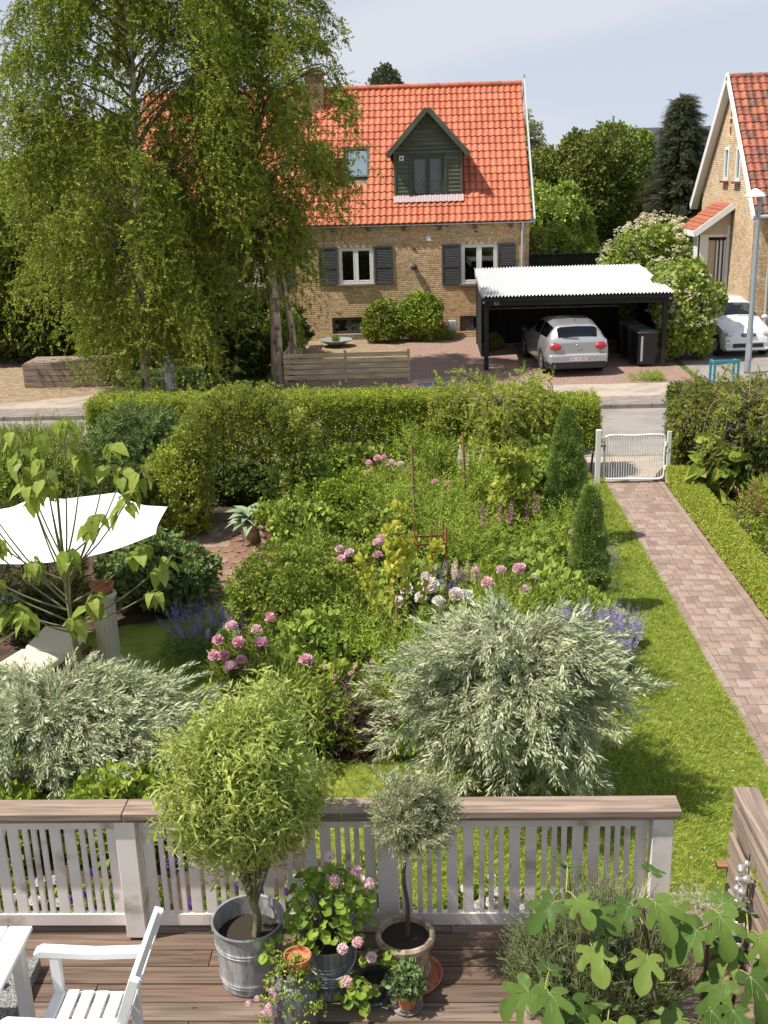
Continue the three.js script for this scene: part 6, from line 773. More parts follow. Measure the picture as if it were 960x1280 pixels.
{ const t = thing('lounger', 'garden lounger with a cream cushion in the parasol shade', 'lounger', [-4.52, 0, -11.65], -0.35); part('cushion', [rbx(0.62, 0.10, 0.50, 0, 0.40, 0.26, 0.045), rbx(0.62, 0.10, 0.46, 0, 0, 0, 0.045).rotateX(0.28).translate(0, 0.455, -0.23)], M.cushion, t); part('frame', [rbx(0.04, 0.04, 1.0, 0.29, 0.32, 0.02), rbx(0.04, 0.04, 1.0, -0.29, 0.32, 0.02), rbx(0.6, 0.04, 0.04, 0, 0.32, 0.5)], M.rust, t); for (const [x, z] of [[-0.29, 0.45], [0.29, 0.45], [-0.29, -0.42], [0.29, -0.42]]) part('leg', rbx(0.04, 0.32, 0.04, x, 0.16, z), M.rust, t); part('armrest', limb(curve([[-0.34, 0.34, 0.4], [-0.42, 0.55, 0.3], [-0.40, 0.62, 0.0], [-0.30, 0.72, -0.2]], 10), 0.014, 6), M.twig, t); }
{ const t = thing('fluted_urn', 'tall fluted stone chimney pot with a terracotta bowl on top', 'urn', [-3.93, 0, -12.2]), pr = [[0, 0], [0.15, 0], [0.155, 0.08], [0.125, 0.12], [0.12, 0.5], [0.125, 0.84], [0.15, 0.88], [0.165, 0.92], [0.15, 0.95], [0.12, 0.95]]; part('shaft', lathe(pr, 30), M.urnStone, t); for (let i = 0; i < 16; i++) part('flute', rbx(0.022, 0.66, 0.02, 0, 0, 0, 0.008).translate(0, 0.48, 0.124).rotateY(i * 0.3927), M.urnStone, t); part('bowl', lathe([[0, 0.95], [0.09, 0.95], [0.14, 1.03], [0.15, 1.06], [0.13, 1.06], [0.10, 1.0], [0, 0.99]], 28), M.terracotta, t); }
// catalpa-like young tree with large drooping leaves
{
  const t = thing('young_catalpa', 'young tree with large drooping lime green leaves before the parasol', 'tree', [-3.74, 0, -10.5]), R = rng(321), br = [], lg = [leaf(0.19, 0.125, { shape: HEART, droop: 0.5, fold: 0.25 }), leaf(0.17, 0.105, { shape: HEART, droop: 0.7, fold: 0.35 }), leaf(0.21, 0.13, { shape: HEART, droop: 0.3, fold: 0.15 })], lm = [[0.28, 0.36, 0.045], [0.33, 0.40, 0.06], [0.23, 0.32, 0.04], [0.38, 0.43, 0.09]].map((c) => { const m = leafMat(0.5, 0.85); m.color.setRGB(...c); return m; });
  part('trunk', limb(curve([[0, -0.02, 0], [0.02, 0.7, 0], [-0.01, 1.3, 0], [0, 2.2, 0.02], [0.04, 3.3, 0]], 12), [0.05, 0.05, 0.048, 0.046, 0.05, 0.035, 0.026, 0.022, 0.019, 0.016, 0.013, 0.01, 0.006], 9), M.oliveStem, t);
  const tips = [[0.16, 3.45, 0], [-0.05, 3.35, 0.15], [0.3, 3.2, -0.1], [-0.3, 3.1, 0.1], [-0.18, 2.85, 0.25], [0.72, 2.95, 0], [0.95, 3.0, 0.1], [0.82, 2.75, 0.2], [0.55, 3.15, -0.2], [-0.75, 2.75, 0.1], [-0.95, 2.45, 0.0], [-0.62, 2.35, 0.3], [-1.05, 2.95, -0.1], [0.85, 2.15, 0.1], [1.1, 2.0, 0.0], [1.0, 1.75, 0.25], [0.4, 1.75, 0.4], [0.2, 1.55, 0.5], [-0.35, 1.55, 0.35], [-0.6, 1.5, 0.1], [-0.85, 2.0, 0.25], [0.15, 2.2, 0.3], [-0.2, 2.15, 0.4], [0.45, 2.55, 0.3], [-1.15, 2.2, 0.2], [-0.45, 3.3, -0.2], [0.0, 3.0, 0.25]];
  for (const [x, y, z] of tips) { const s = y < 1.9 ? 1.15 + 0.1 * R() : 1.2 + 0.55 * R() + (y - 2) * 0.25, c = curve([[0, s, 0], [x * 0.45, lerp(s, y, 0.35), z * 0.45], [x * 0.85, lerp(s, y, 0.8), z * 0.85], [x, y, z]], 8); br.push(limb(c, c.map((_, i) => lerp(0.011, 0.004, i / 8)), 6)); const n = 8 + Math.floor(R() * 4); for (let i = 0; i < n; i++) { const p = c[8 - Math.floor(R() * 3.2)], a = i * 2.4 + R(), m = part('leaf', lg[Math.floor(R() * 3)], lm[Math.floor(R() * 4)], t); m.position.set(p.x + Math.sin(a) * 0.03, p.y, p.z + Math.cos(a) * 0.03); { const e = -0.1 - R() * 1.3, w = (R() - 0.5) * 0.6; setLeaf(m, [Math.sin(a), e, Math.cos(a)], [Math.sin(a + w) * 0.9, 1, Math.cos(a + w) * 0.9 + 0.25]); } m.scale.setScalar(0.8 + 0.5 * R()); } }
  part('branches', br, M.oliveStem, t);
}

// ================= silvery shrubs =================
function silverShrub(label, x, z, o) {
  const t = thing('silver_pear', label, 'shrub', [x, 0, z]), R = rng(o.seed), F = new Foliage(G.silver, M.leafDense, P.silver, o.seed + 1), br = [];
  part('trunk', limb(curve(o.trunk, 8), [0.055, 0.052, 0.048, 0.045, 0.042, 0.04, 0.036, 0.03, 0.02], 8), M.bark, t); const top = V(...o.trunk[o.trunk.length - 1]);
  for (let i = 0; i < o.n; i++) {
    const a = i * 2.4 + R() * 0.6, e = lerp(o.e0, 1.15, R()), L = (0.45 + 0.65 * R()), dx = Math.cos(a) * Math.cos(e) * o.rx * L, dz = Math.sin(a) * Math.cos(e) * o.rz * L, dy = Math.sin(e) * o.ry * L, end = V(o.cx + dx, Math.max(0.25, o.cy + dy), o.cz + dz), mid = V(top.x * 0.5 + end.x * 0.5, Math.max(top.y, end.y) + 0.10 + 0.1 * R(), top.z * 0.5 + end.z * 0.5), c = curve([top, mid, end], 9); br.push(limb(c, c.map((_, k) => lerp(0.012, 0.003, k / 9)), 4));
    const m = 30; for (let k = 0; k < m; k++) { const u = 0.18 + 0.82 * Math.sqrt(R()), f = u * 9, j = Math.min(8, Math.floor(f)), p = c[j].clone().lerp(c[j + 1], f - j), d = c[j + 1].clone().sub(c[j]).normalize(); F.add(p.x + (R() - 0.5) * 0.20, p.y + (R() - 0.55) * 0.24, p.z + (R() - 0.5) * 0.20, d.x + (R() - 0.5) * 1.4, d.y + 0.25 + (R() - 0.5) * 1.2, d.z + (R() - 0.5) * 1.4, 0.75 + 0.6 * R()); }
    if (R() < 0.25) { const d = end.clone().sub(mid).normalize(), q = 0.18 + 0.2 * R(); for (let k = 0; k < 5; k++) F.add(end.x + d.x * q * k / 5, end.y + (0.05 + d.y * 0.5) * q * k / 5 + 0.02 * k, end.z + d.z * q * k / 5, d.x, d.y + 0.4, d.z, 0.9); br.push(limb([end, [end.x + d.x * q, end.y + 0.06 + d.y * q * 0.5, end.z + d.z * q]], [0.003, 0.0015], 3)); }
  }
  part('branches', br, M.bark, t); F.build('foliage', t); return t;
}
silverShrub('silvery weeping pear standing on the lawn behind the white railing', 0.72, -9.15, { seed: 601, trunk: [[0, -0.02, 0], [0.02, 0.4, 0], [-0.03, 0.8, 0], [0.0, 1.15, 0]], n: 170, rx: 1.25, rz: 1.0, ry: 0.82, cx: 0.0, cy: 0.98, cz: 0, e0: -0.95 });
silverShrub('silvery pear with bare arching limbs at the left end of the railing', -3.62, -9.25, { seed: 602, trunk: [[-0.12, -0.02, 0.15], [-0.10, 0.4, 0.1], [-0.06, 0.6, 0], [0.0, 0.82, 0]], n: 115, rx: 1.5, rz: 1.0, ry: 0.50, cx: 0.15, cy: 0.60, cz: 0, e0: -0.7 });
{ const t = scene.getObjectByName('silver_pear_001'); part('limb', [limb(curve([[0, 0.95, 0], [-0.35, 1.12, 0.25], [-0.8, 1.2, 0.3], [-1.2, 1.05, 0.35]], 10), 0.02, 6), limb(curve([[-0.05, 0.8, 0], [-0.4, 0.8, 0.35], [-0.8, 0.95, 0.4], [-1.3, 0.85, 0.4]], 10), 0.018, 6), limb(curve([[0.34, -0.02, -0.6], [0.36, 0.5, -0.55], [0.3, 0.95, -0.3]], 8), 0.03, 7)], M.bark, t); }
// planting between deck and lawn, seen over and through the railing
const dk = (n, l, x, z, rx, ry, g, p, c, o) => wide(n, l, 'plant', x, z, rx, ry, rx * 0.8, g, p, c, { stems: 0, ...o });
dk('hydrangea_clump', 'fresh leafy clump under the silvery pear trunks', -3.9, -8.3, 0.55, 0.34, G.currant, P.fresh, 700); dk('hydrangea_clump', 'leafy green clump between the silvery pear and the willow tub', -2.7, -8.4, 0.6, 0.38, G.currant, P.fresh, 800); dk('hydrangea_clump', 'bright leafy clump at the deck corner', -4.9, -8.0, 0.6, 0.34, G.currant, P.mid, 700);
for (const [x, z, k, l] of [[-2.4, -7.0, 'mauve', 'bellflower with violet blooms behind the left railing post'], [-1.5, -6.9, 'mauve', 'bellflower with violet blooms behind the zinc tub'], [-3.2, -7.1, 'white', 'white flowered plant behind the railing beside the chair'], [-3.9, -7.0, 'mauve', 'violet flowered plant behind the railing near the table'], [-0.7, -7.2, 'white', 'white flowered plant behind the pelargonium'], [0.35, -7.0, 'white', 'white flowered plant behind the olive pot'], [0.95, -6.8, 'pink', 'pink flowered plant behind the railing end']]) { const t = dk('deck_flower', l, x, z, 0.42, 0.30, G.rose, P.mid, 620), R = rng(Math.round(x * 10) + 300), s = []; for (let i = 0; i < 14; i++) s.push([(R() - 0.5) * 0.8, 0.42 + R() * 0.3, (R() - 0.3) * 0.5]); const km = k === 'mauve' ? 'violet' : k; if (!petalMats.violet) petalMats.violet = [[0.22, 0.10, 0.42], [0.16, 0.07, 0.36]].map((c) => { const m = leafMat(0.4, 0.95); m.color.setRGB(...c); return m; }); blooms(t, s, km, 0.55, Math.round(x * 10) + 9); }

// ================= lawn grass and daisies =================
{
  const o = new THREE.Group(), R = rng(701), F = new Foliage(G.lawn, M.leaf, P.grass, 702), inBed = (x, z) => inPoly(x, z, BED_MAIN) || inPoly(x, z, BED_DECK) || inPoly(x, z, BED_LEFT), t = thing('lawn_grass', 'short mown grass of the lawn', 'grass', [0, 0, 0]); t.userData.kind = 'stuff';
  const scat = (x0, x1, z0, z1, den) => { const n = Math.round((x1 - x0) * (z1 - z0) * den); for (let i = 0; i < n; i++) { const x = lerp(x0, x1, R()), z = lerp(z0, z1, R()); if (inBed(x, z) || (x > -3.95 && x < -2.1 && z < -14.8)) continue; const pt = fbm((x + 20) / 40, (z + 30) / 40, 50, 3, 9); if (z < -17.75 && x < -1.9) continue; F.add(x, 0.0, z, (R() - 0.5) * 0.5, 1, (R() - 0.5) * 0.5, (0.7 + 0.6 * R()) * (0.75 + 0.5 * pt)); } };
  scat(-0.5, 3.29, -10.2, -5.9, 1900); scat(2.0, 3.29, -15, -10.2, 1900); scat(2.0, 3.29, -20, -15, 1300); scat(-3.4, -0.5, -10.2, -7, 700); scat(-3.4, -1.8, -15, -10.2, 900);
  F.build('grass', t);
  const d = thing('daisies', 'white daisies scattered over the lawn', 'daisies'); d.userData.kind = 'stuff'; const FD = new Foliage(clump(9, leaf(0.012, 0.006, { fold: 0 }), 0.002, 0.25, 5), M.petal, [[0.8, 0.8, 0.76], [0.74, 0.74, 0.68]], 704); for (let i = 0; i < 420; i++) { const x = lerp(1.2, 3.2, R()), z = lerp(-19, -6.2, R()); if (inBed(x, z) || fbm((x + 20) / 40, (z + 30) / 40, 44, 2, 19) < 0.5) continue; FD.add(x, 0.045, z, (R() - 0.5) * 0.4, 1, (R() - 0.5) * 0.4, 0.9 + 0.5 * R()); } FD.build('flowers', d);
}

// ================= the wooden deck =================
const DY = 1.2;
{
  const t = thing('deck', 'weathered brown timber deck', 'deck', [0, 0, -4.4]), R = rng(801); for (let i = 0; i < 20; i++) { const z = -5.82 + i * 0.148, cut = -2.2 + R() * 3.4; for (const [a, b] of [[-7, cut - 0.002], [cut + 0.002, 1.98]]) { const m = part('board', rbx(b - a, 0.03, 0.140, 0, 0, 0, 0.004, 0), M.deck[Math.floor(R() * 4)], t); m.position.set((a + b) / 2, DY - 0.015 + (R() - 0.5) * 0.003, z + 4.4); } }
  for (let i = 0; i < 12; i++) part('joist', rbx(0.05, 0.16, 3.0, -6.8 + i * 0.78, DY - 0.115, 0.05), M.oldWood, t); part('skirt', rbx(9, 0.2, 0.03, -2.5, DY - 0.14, -1.505), M.oldWood, t); for (let i = 0; i < 6; i++) for (const z of [-1.3, 1.2]) part('support_post', rbx(0.1, 1.02, 0.1, -6.6 + i * 1.66, 0.5, z), M.oldWood, t);
}
// ================= the white railing =================
{
  const t = thing('railing', 'white painted deck railing with broad and narrow balusters', 'railing', [-0.6, DY, -5.75]), ox = 0.6, posts = [-4.95, -3.40, -1.86, -0.28, 1.36];
  for (const x of posts) part('post', rbx(0.125, 0.86, 0.12, x + ox, 0.45, 0.012, 0.006), M.railPaint, t);
  const caps = [[-6.4, -3.30], [-3.30, -1.86], [-1.86, -0.15], [-0.15, 1.46]]; for (const [a, b] of caps) part('cap', rbx(b - a - 0.004, 0.045, 0.17, (a + b) / 2 + ox, 0.905, 0.015, 0.006, 0), M.railCap, t); for (const [a, b] of caps) part('cap_edge', rbx(b - a - 0.004, 0.03, 0.12, (a + b) / 2 + ox, 0.866, 0.015, 0.004, 0), M.railCap, t);
  for (let i = 0; i < posts.length - 1; i++) {
    const a = posts[i] + 0.0625, b = posts[i + 1] - 0.0625, L = b - a, c = (a + b) / 2 + ox; part('top_rail', rbx(L - 0.002, 0.085, 0.035, c, 0.805, -0.012, 0.004, 0), M.railPaint, t); part('bottom_rail', rbx(L - 0.002, 0.085, 0.04, c, 0.105, -0.012, 0.004, 0), M.railPaint, t);
    // wide, three narrow, wide, wide, three narrow ... as in the photograph
    const pat = [], unit = 0.345; let x = a + 0.055; const seq = [[0, 0.088], [0.1, 0.042], [0.167, 0.042], [0.234, 0.042]]; const nU = Math.round(L / 0.37), u = L / nU, k0 = u / 0.38;
    for (let k = 0; k < nU; k++) { const s = a + k * u; pat.push([s + k0 * 0.049, 0.066], [s + k0 * 0.131, 0.032], [s + k0 * 0.19, 0.032], [s + k0 * 0.249, 0.032], [s + k0 * 0.331, 0.066]); }
    pat.forEach(([px, w], k) => { if (px + w / 2 < b) part('baluster', rbx(w, 0.62, 0.022, px + ox, 0.457, -0.012, 0.003, 1), M.railPaint, t); });
  }
}
// the side railing of raw boards with a string of glass baubles
{
  const t = thing('side_railing', 'weathered board railing at the right end of the deck', 'railing', [1.86, DY, -5.2]); part('cap', rbx(0.15, 0.045, 2.4, 0.02, 0.93, 0.53, 0.006, 2), M.oldWood, t); part('post', rbx(0.09, 1.1, 0.09, 0.0, 0.36, -0.60), M.oldWood, t); part('post', rbx(0.09, 0.9, 0.09, 0.0, 0.45, 0.9), M.oldWood, t);
  for (const [y, h] of [[0.80, 0.13], [0.60, 0.14], [0.42, 0.13], [0.24, 0.14], [0.07, 0.13]]) part('board', rbx(0.025, h, 2.3, -0.058 + (y > 0.7 ? 0.012 : 0), y, 0.53, 0.004, 2), M.oldWood, t); part('shelf_bracket', [rbx(0.09, 0.025, 0.07, -0.09, 0.44, -0.62, 0.006)], M.stake, t);
}
{ const t = thing('bauble_string', 'string of silvery glass baubles hanging on the side railing', 'decoration', [1.76, DY + 0.86, -5.32]), gm = new THREE.MeshPhysicalMaterial({ color: lin(0.72, 0.70, 0.68), metalness: 0.75, roughness: 0.18 }), R = rng(12); part('cord', limb([[0, 0, 0], [0.0, -0.3, 0.02], [0.0, -0.75, 0.05]], 0.004, 5), M.black, t); for (let i = 0; i < 26; i++) { const a = i * 2.4, y = -0.06 - i * 0.027; part('bauble', new THREE.SphereGeometry(0.018 + 0.014 * R(), 12, 8).translate(-0.012 + Math.cos(a) * 0.022 - 0.02, y, Math.sin(a) * 0.034), gm, t); } }
// ================= pots on the deck =================
const potSoil = (r, y, t) => part('soil', new THREE.CircleGeometry(r, 24).rotateX(-Math.PI / 2).translate(0, y, 0), M.potSoil, t);
const ribbed = (r0, r1, h, ribs, wall = 0.008) => { const p = [[0, 0], [r0 - 0.01, 0], [r0, 0.01]]; for (let i = 0; i <= 60; i++) { const f = i / 60, y = 0.012 + f * (h - 0.02); let r = lerp(r0, r1, f); for (const q of ribs) r += 0.007 * Math.exp(-Math.pow((f - q) / 0.014, 2)); p.push([r, y]); } p.push([r1 + 0.010, h - 0.004], [r1 + 0.008, h + 0.004], [r1 - 0.004, h], [r1 - wall, h - 0.02], [r0 - wall, 0.03], [0, 0.03]); return lathe(p, 48); };
{
  const t = thing('zinc_tub', 'large round zinc tub holding a contorted willow', 'tub', [-1.09, DY, -5.36]); part('tub', ribbed(0.180, 0.205, 0.42, [0.12, 0.17, 0.66, 0.71]), M.zinc, t); potSoil(0.19, 0.30, t); for (const s of [-1, 1]) part('handle', new THREE.TorusGeometry(0.045, 0.007, 6, 16, Math.PI).rotateZ(Math.PI).rotateY(Math.PI / 2).translate(s * 0.215, 0.37, 0), M.zincDark, t);
}
{
  const t = thing('contorted_willow', 'yellow green contorted willow growing in the zinc tub', 'tree', [-1.05, DY + 0.30, -5.36]), R = rng(811), F = new Foliage(G.willow, M.leafThin, P.willow, 812), br = []; part('trunk', limb(curve([[0, -0.02, 0], [0.02, 0.14, 0.01], [-0.015, 0.32, 0], [0.01, 0.42, 0]], 8), [0.026, 0.025, 0.024, 0.023, 0.022, 0.022, 0.02, 0.018, 0.015], 8), M.oliveStem, t);
  for (let i = 0; i < 78; i++) {
    const a = i * 2.4 + R() * 0.5, e = lerp(0.36, 1.45, Math.pow((i % 13 + R()) / 13, 0.9)), L = 0.55 + 0.55 * R(), ex = Math.cos(a) * Math.cos(e) * 0.53 * L, ez = Math.sin(a) * Math.cos(e) * 0.45 * L, ey = 0.62 + Math.sin(e) * 0.90 * L, s = V(0.0, 0.12 + 0.28 * R(), 0), c = curve([s, [ex * 0.3 + (R() - 0.5) * 0.06, lerp(s.y, ey, 0.4), ez * 0.3 + (R() - 0.5) * 0.06], [ex * 0.65 + (R() - 0.5) * 0.14, lerp(s.y, ey, 0.75), ez * 0.65 + (R() - 0.5) * 0.1], [ex, ey, ez]], 10); br.push(limb(c, c.map((_, k) => lerp(0.0085, 0.002, k / 10)), 5));
    const hang = e < 0.55 ? 0.12 : 0.04; for (let k = 0; k < 28; k++) { const u = 0.54 + 0.5 * Math.pow(R(), 0.8), p = c[Math.floor(u * 10)]; F.add(p.x + (R() - 0.5) * 0.17, p.y + (R() - 0.45) * 0.17 - R() * hang, p.z + (R() - 0.5) * 0.17, (R() - 0.5) * 2, 0.2 + (R() - 0.5) * 1.8, (R() - 0.5) * 2, 0.7 + 0.55 * R()); }
    const d = V(ex, ey - 0.5, ez).normalize(), q = 0.06 + 0.12 * R(); for (let k = 0; k < 4; k++) F.add(ex + d.x * q * k / 4, ey + d.y * q * k / 4, ez + d.z * q * k / 4, d.x + (R() - 0.5), d.y, d.z + (R() - 0.5), 0.6 + 0.3 * R());
  }
  part('branches', br, M.oliveStem, t); F.build('foliage', t);
}
{ const t = thing('zinc_bucket', 'tall ribbed zinc bucket holding a pink pelargonium', 'bucket', [-0.615, DY, -5.27]); part('bucket', ribbed(0.125, 0.155, 0.36, [0.30, 0.36, 0.42, 0.48, 0.54, 0.60, 0.66]), M.zincDark, t); potSoil(0.14, 0.31, t); part('handle', limb(curve([[0.16, 0.33, 0], [0.15, 0.25, 0.09], [0.06, 0.20, 0.165], [-0.08, 0.24, 0.15], [-0.16, 0.33, 0]], 14), 0.004, 5), M.zinc, t); }
const pelLeaf = (() => { const sh = []; for (let i = 0; i <= 22; i++) { const a = -2.6 + (i / 22) * 5.2, r = 0.034 * (1 + 0.07 * Math.cos(a * 5)); sh.push([Math.sin(a) * r, 0.028 + Math.cos(a) * r]); } const pos = []; for (let i = 0; i < 22; i++) { const q = (p) => { const d = Math.hypot(p[0], p[1] - 0.022); return [p[0], p[1], d * 0.28]; }; pos.push(0, 0.022, 0, ...q(sh[i + 1]), ...q(sh[i])); } const g = new THREE.BufferGeometry(); g.setAttribute('position', new THREE.Float32BufferAttribute(pos, 3)); g.computeVertexNormals(); return g; })(), pelMats = [[0.24, 0.36, 0.035], [0.29, 0.41, 0.05], [0.34, 0.44, 0.065], [0.18, 0.29, 0.035]].map((c) => { const m = leafMat(0.4, 0.8); m.color.setRGB(...c); return m; });
const floret = (() => { const R = rng(6), o = []; for (let i = 0; i < 24; i++) { const e = Math.asin(lerp(-0.2, 1, (i + 0.5) / 24)), a = i * 2.4, d = V(Math.cos(a) * Math.cos(e), Math.sin(e), Math.sin(a) * Math.cos(e)); for (let k = 0; k < 4; k++) { const b = k * 1.57 + R(), s = V(Math.cos(b), 0.5, Math.sin(b)).applyQuaternion(new THREE.Quaternion().setFromUnitVectors(UPV, d)); o.push(turned(leaf(0.015, 0.014, { shape: OVAL, fold: 0.2 }), d.clone().multiplyScalar(0.024), s, R() * 6)); } } return merged(o); })(), floretMats = [[0.84, 0.56, 0.58], [0.86, 0.66, 0.67]].map((c) => { const m = leafMat(0.35, 0.95); m.color.setRGB(...c); return m; });
function pelargonium(t, R, n, cx, cy, cz, rx, ry, rz, heads) { const st = []; for (let i = 0; i < n; i++) { const a = R() * 6.28, e = Math.asin(lerp(-0.55, 1, R())), k = 0.62 + 0.4 * Math.sqrt(R()), p = V(cx + Math.cos(a) * Math.cos(e) * rx * k, cy + Math.sin(e) * ry * k, cz + Math.sin(a) * Math.cos(e) * rz * k), m = part('leaf', pelLeaf, pelMats[Math.floor(R() * 4)], t); m.position.copy(p); { const n3 = V(p.x - cx, (p.y - cy) * 0.6 + 0.12 + 0.12 * R(), p.z - cz + 0.03).normalize(), a2 = R() * 6.28; setLeaf(m, [Math.cos(a2), -0.6, Math.sin(a2)], [n3.x + (R() - 0.5) * 0.7, n3.y + 0.25, n3.z + (R() - 0.5) * 0.7]); } m.scale.setScalar(0.6 + 0.4 * R()); if (i % 3 === 0) st.push(limb([[cx * 0.6 + (p.x - cx) * 0.2, cy - ry * 0.6, cz], [p.x * 0.9 + cx * 0.1, p.y - 0.02, p.z]], 0.003, 4)); } for (const h of heads) { const m = part('flower_head', floret, floretMats[Math.floor(R() * 2)], t); m.position.set(...h); m.rotation.set(0.5, R() * 6, 0); st.push(limb([[cx + (h[0] - cx) * 0.4, Math.min(h[1], cy), cz + (h[2] - cz) * 0.4], h], 0.003, 4)); } part('stems', st, M.greenStem, t); }
{ const t = thing('pelargonium', 'bushy pink pelargonium growing in the ribbed zinc bucket', 'pelargonium', [-0.6, DY + 0.31, -5.27]); pelargonium(t, rng(821), 270, 0.0, 0.24, 0.0, 0.235, 0.27, 0.2, [[0.02, 0.60, 0.02], [0.05, 0.50, 0.10], [0.17, 0.52, 0.04], [0.24, 0.45, 0.06], [0.09, 0.16, 0.24], [0.17, 0.17, 0.20], [-0.26, 0.0, 0.22], [0.24, 0.02, 0.14]]); pelargonium(t, rng(822), 22, -0.28, 0.06, 0.12, 0.11, 0.07, 0.08, []); pelargonium(t, rng(823), 16, 0.28, -0.03, 0.10, 0.10, 0.06, 0.05, []); }
{ const t = thing('pelargonium', 'trailing pelargonium shoot with one pink head beside the black pot', 'pelargonium', [-0.45, DY, -5.08]); pelargonium(t, rng(824), 34, 0.0, 0.15, 0.02, 0.085, 0.14, 0.06, [[-0.045, 0.25, 0.05]]); }
{ const t = thing('milk_can', 'dark zinc milk can topped with a small terracotta pot', 'milk can', [-0.79, DY, -4.99]); part('can', lathe([[0, 0], [0.12, 0], [0.128, 0.012], [0.128, 0.20], [0.12, 0.245], [0.085, 0.29], [0.075, 0.30], [0.075, 0.34], [0.09, 0.355], [0.085, 0.36], [0.065, 0.345], [0.065, 0.30], [0, 0.29]], 40), M.zincDark, t); for (const s of [-1, 1]) part('handle', new THREE.TorusGeometry(0.04, 0.008, 6, 14, Math.PI).rotateZ(-s * Math.PI / 2).translate(s * 0.105, 0.27, 0), M.zincDark, t); }
const clayPot = (r, h) => lathe([[0, 0], [r * 0.68, 0], [r * 0.92, h * 0.72], [r * 1.0, h * 0.73], [r * 1.04, h], [r * 0.92, h], [r * 0.86, h * 0.8], [0, h * 0.78]], 32);
{ const t = thing('clay_pot', 'terracotta pot with trailing pale pink verbena on the milk can', 'potted plant', [-0.76, DY + 0.345, -5.0]); part('pot', clayPot(0.075, 0.11), M.terracotta, t); const R = rng(831), F = new Foliage(G.rose, M.leaf, P.fresh, 832), s = []; for (let i = 0; i < 130; i++) { const u = R(), a = 1.2 + (R() - 0.5) * 2.6, r = 0.03 + u * 0.22; F.add(-0.06 + Math.cos(a) * r * 0.8, 0.12 - u * u * 0.34 + (R() - 0.5) * 0.06, Math.sin(a) * r * 0.55 + 0.02, Math.cos(a), 0.2 - u, Math.sin(a), 0.26 + 0.22 * R()); } F.build('foliage', t); for (let i = 0; i < 12; i++) { const p = [-0.10 - R() * 0.17, 0.02 - R() * 0.24, 0.08 + R() * 0.12]; const m = part('flower', floret, petalMats.pale[i % 2], t); m.position.set(...p); m.scale.setScalar(0.55); } }
{ const t = thing('stone_pot', 'fluted stone coloured pot on a saucer', 'pot', [-0.175, DY, -5.38]); part('pot', lathe([[0, 0.02], [0.11, 0.02], [0.145, 0.20], [0.15, 0.235], [0.172, 0.25], [0.176, 0.285], [0.165, 0.30], [0.145, 0.295], [0.14, 0.25], [0, 0.245]], 44), M.stonePot, t); for (let i = 0; i < 30; i++) part('flute', rbx(0.014, 0.17, 0.012, 0, 0, 0, 0.005).rotateX(-0.19).translate(0, 0.125, 0.131).rotateY(i * 0.2094), M.stonePot, t); potSoil(0.142, 0.262, t); part('saucer', lathe([[0, 0], [0.17, 0], [0.19, 0.03], [0.178, 0.03], [0.16, 0.012], [0, 0.012]], 36).translate(0.03, 0.0, 0.02), M.terracotta, t); }
{ const t = thing('olive_tree', 'small standard olive tree in the fluted pot', 'tree', [-0.165, DY + 0.262, -5.39]), R = rng(841), F = new Foliage(G.oliveLeaf, M.leafDense, P.olive, 842), br = []; part('trunk', limb(curve([[0, -0.02, 0], [0.01, 0.2, 0], [-0.012, 0.42, 0], [0.01, 0.6, 0]], 10), [0.017, 0.015, 0.014, 0.013, 0.012, 0.012, 0.012, 0.012, 0.013, 0.013, 0.01], 8), M.bark, t); lobed(F, R, { rx: 0.255, ry: 0.225, rz: 0.23, cx: 0.06, cy: 0.82, n: 950, lobes: 16, s: [0.7, 1.1], lobeR: [0.2, 0.38], inner: 0.4 }); for (let i = 0; i < 14; i++) { const a = i * 2.4; br.push(limb(curve([[0.01, 0.56, 0], [Math.cos(a) * 0.08 + 0.02, 0.72, Math.sin(a) * 0.08], [Math.cos(a) * 0.2 + 0.05, 0.82 + 0.1 * Math.sin(i), Math.sin(a) * 0.18]], 5), 0.004, 4)); } part('branches', br, M.bark, t); F.build('foliage', t); }
{ const t = thing('black_pot', 'empty black pot filled with soil on a pale saucer', 'pot', [-0.355, DY, -5.2]); part('pot', clayPot(0.085, 0.135), M.potBlack, t); potSoil(0.076, 0.112, t); part('saucer', lathe([[0, 0], [0.08, 0], [0.095, 0.018], [0.088, 0.018], [0.075, 0.008], [0, 0.008]], 30), M.zinc, t); }
{ const t = thing('clay_pot', 'small terracotta pot with a tomato seedling on a dark saucer', 'potted plant', [-0.165, DY, -5.12]); part('pot', clayPot(0.07, 0.12).translate(0, 0.012, 0), M.terracotta, t); part('saucer', lathe([[0, 0], [0.08, 0], [0.092, 0.018], [0.085, 0.018], [0.072, 0.008], [0, 0.008]], 30), M.zinc, t); const R = rng(851), F = new Foliage(G.rose, M.leaf, P.blue, 852); for (let i = 0; i < 120; i++) { const a = R() * 6.28, e = Math.asin(R()), k = 0.5 + 0.5 * R(); F.add(Math.cos(a) * Math.cos(e) * 0.09 * k, 0.13 + Math.sin(e) * 0.12 * k, Math.sin(a) * Math.cos(e) * 0.09 * k, Math.cos(a), 0.4, Math.sin(a), 0.5 + 0.3 * R()); } F.build('foliage', t); part('stem', limb([[0, 0.1, 0], [0, 0.22, 0]], 0.004, 5), M.greenStem, t); }
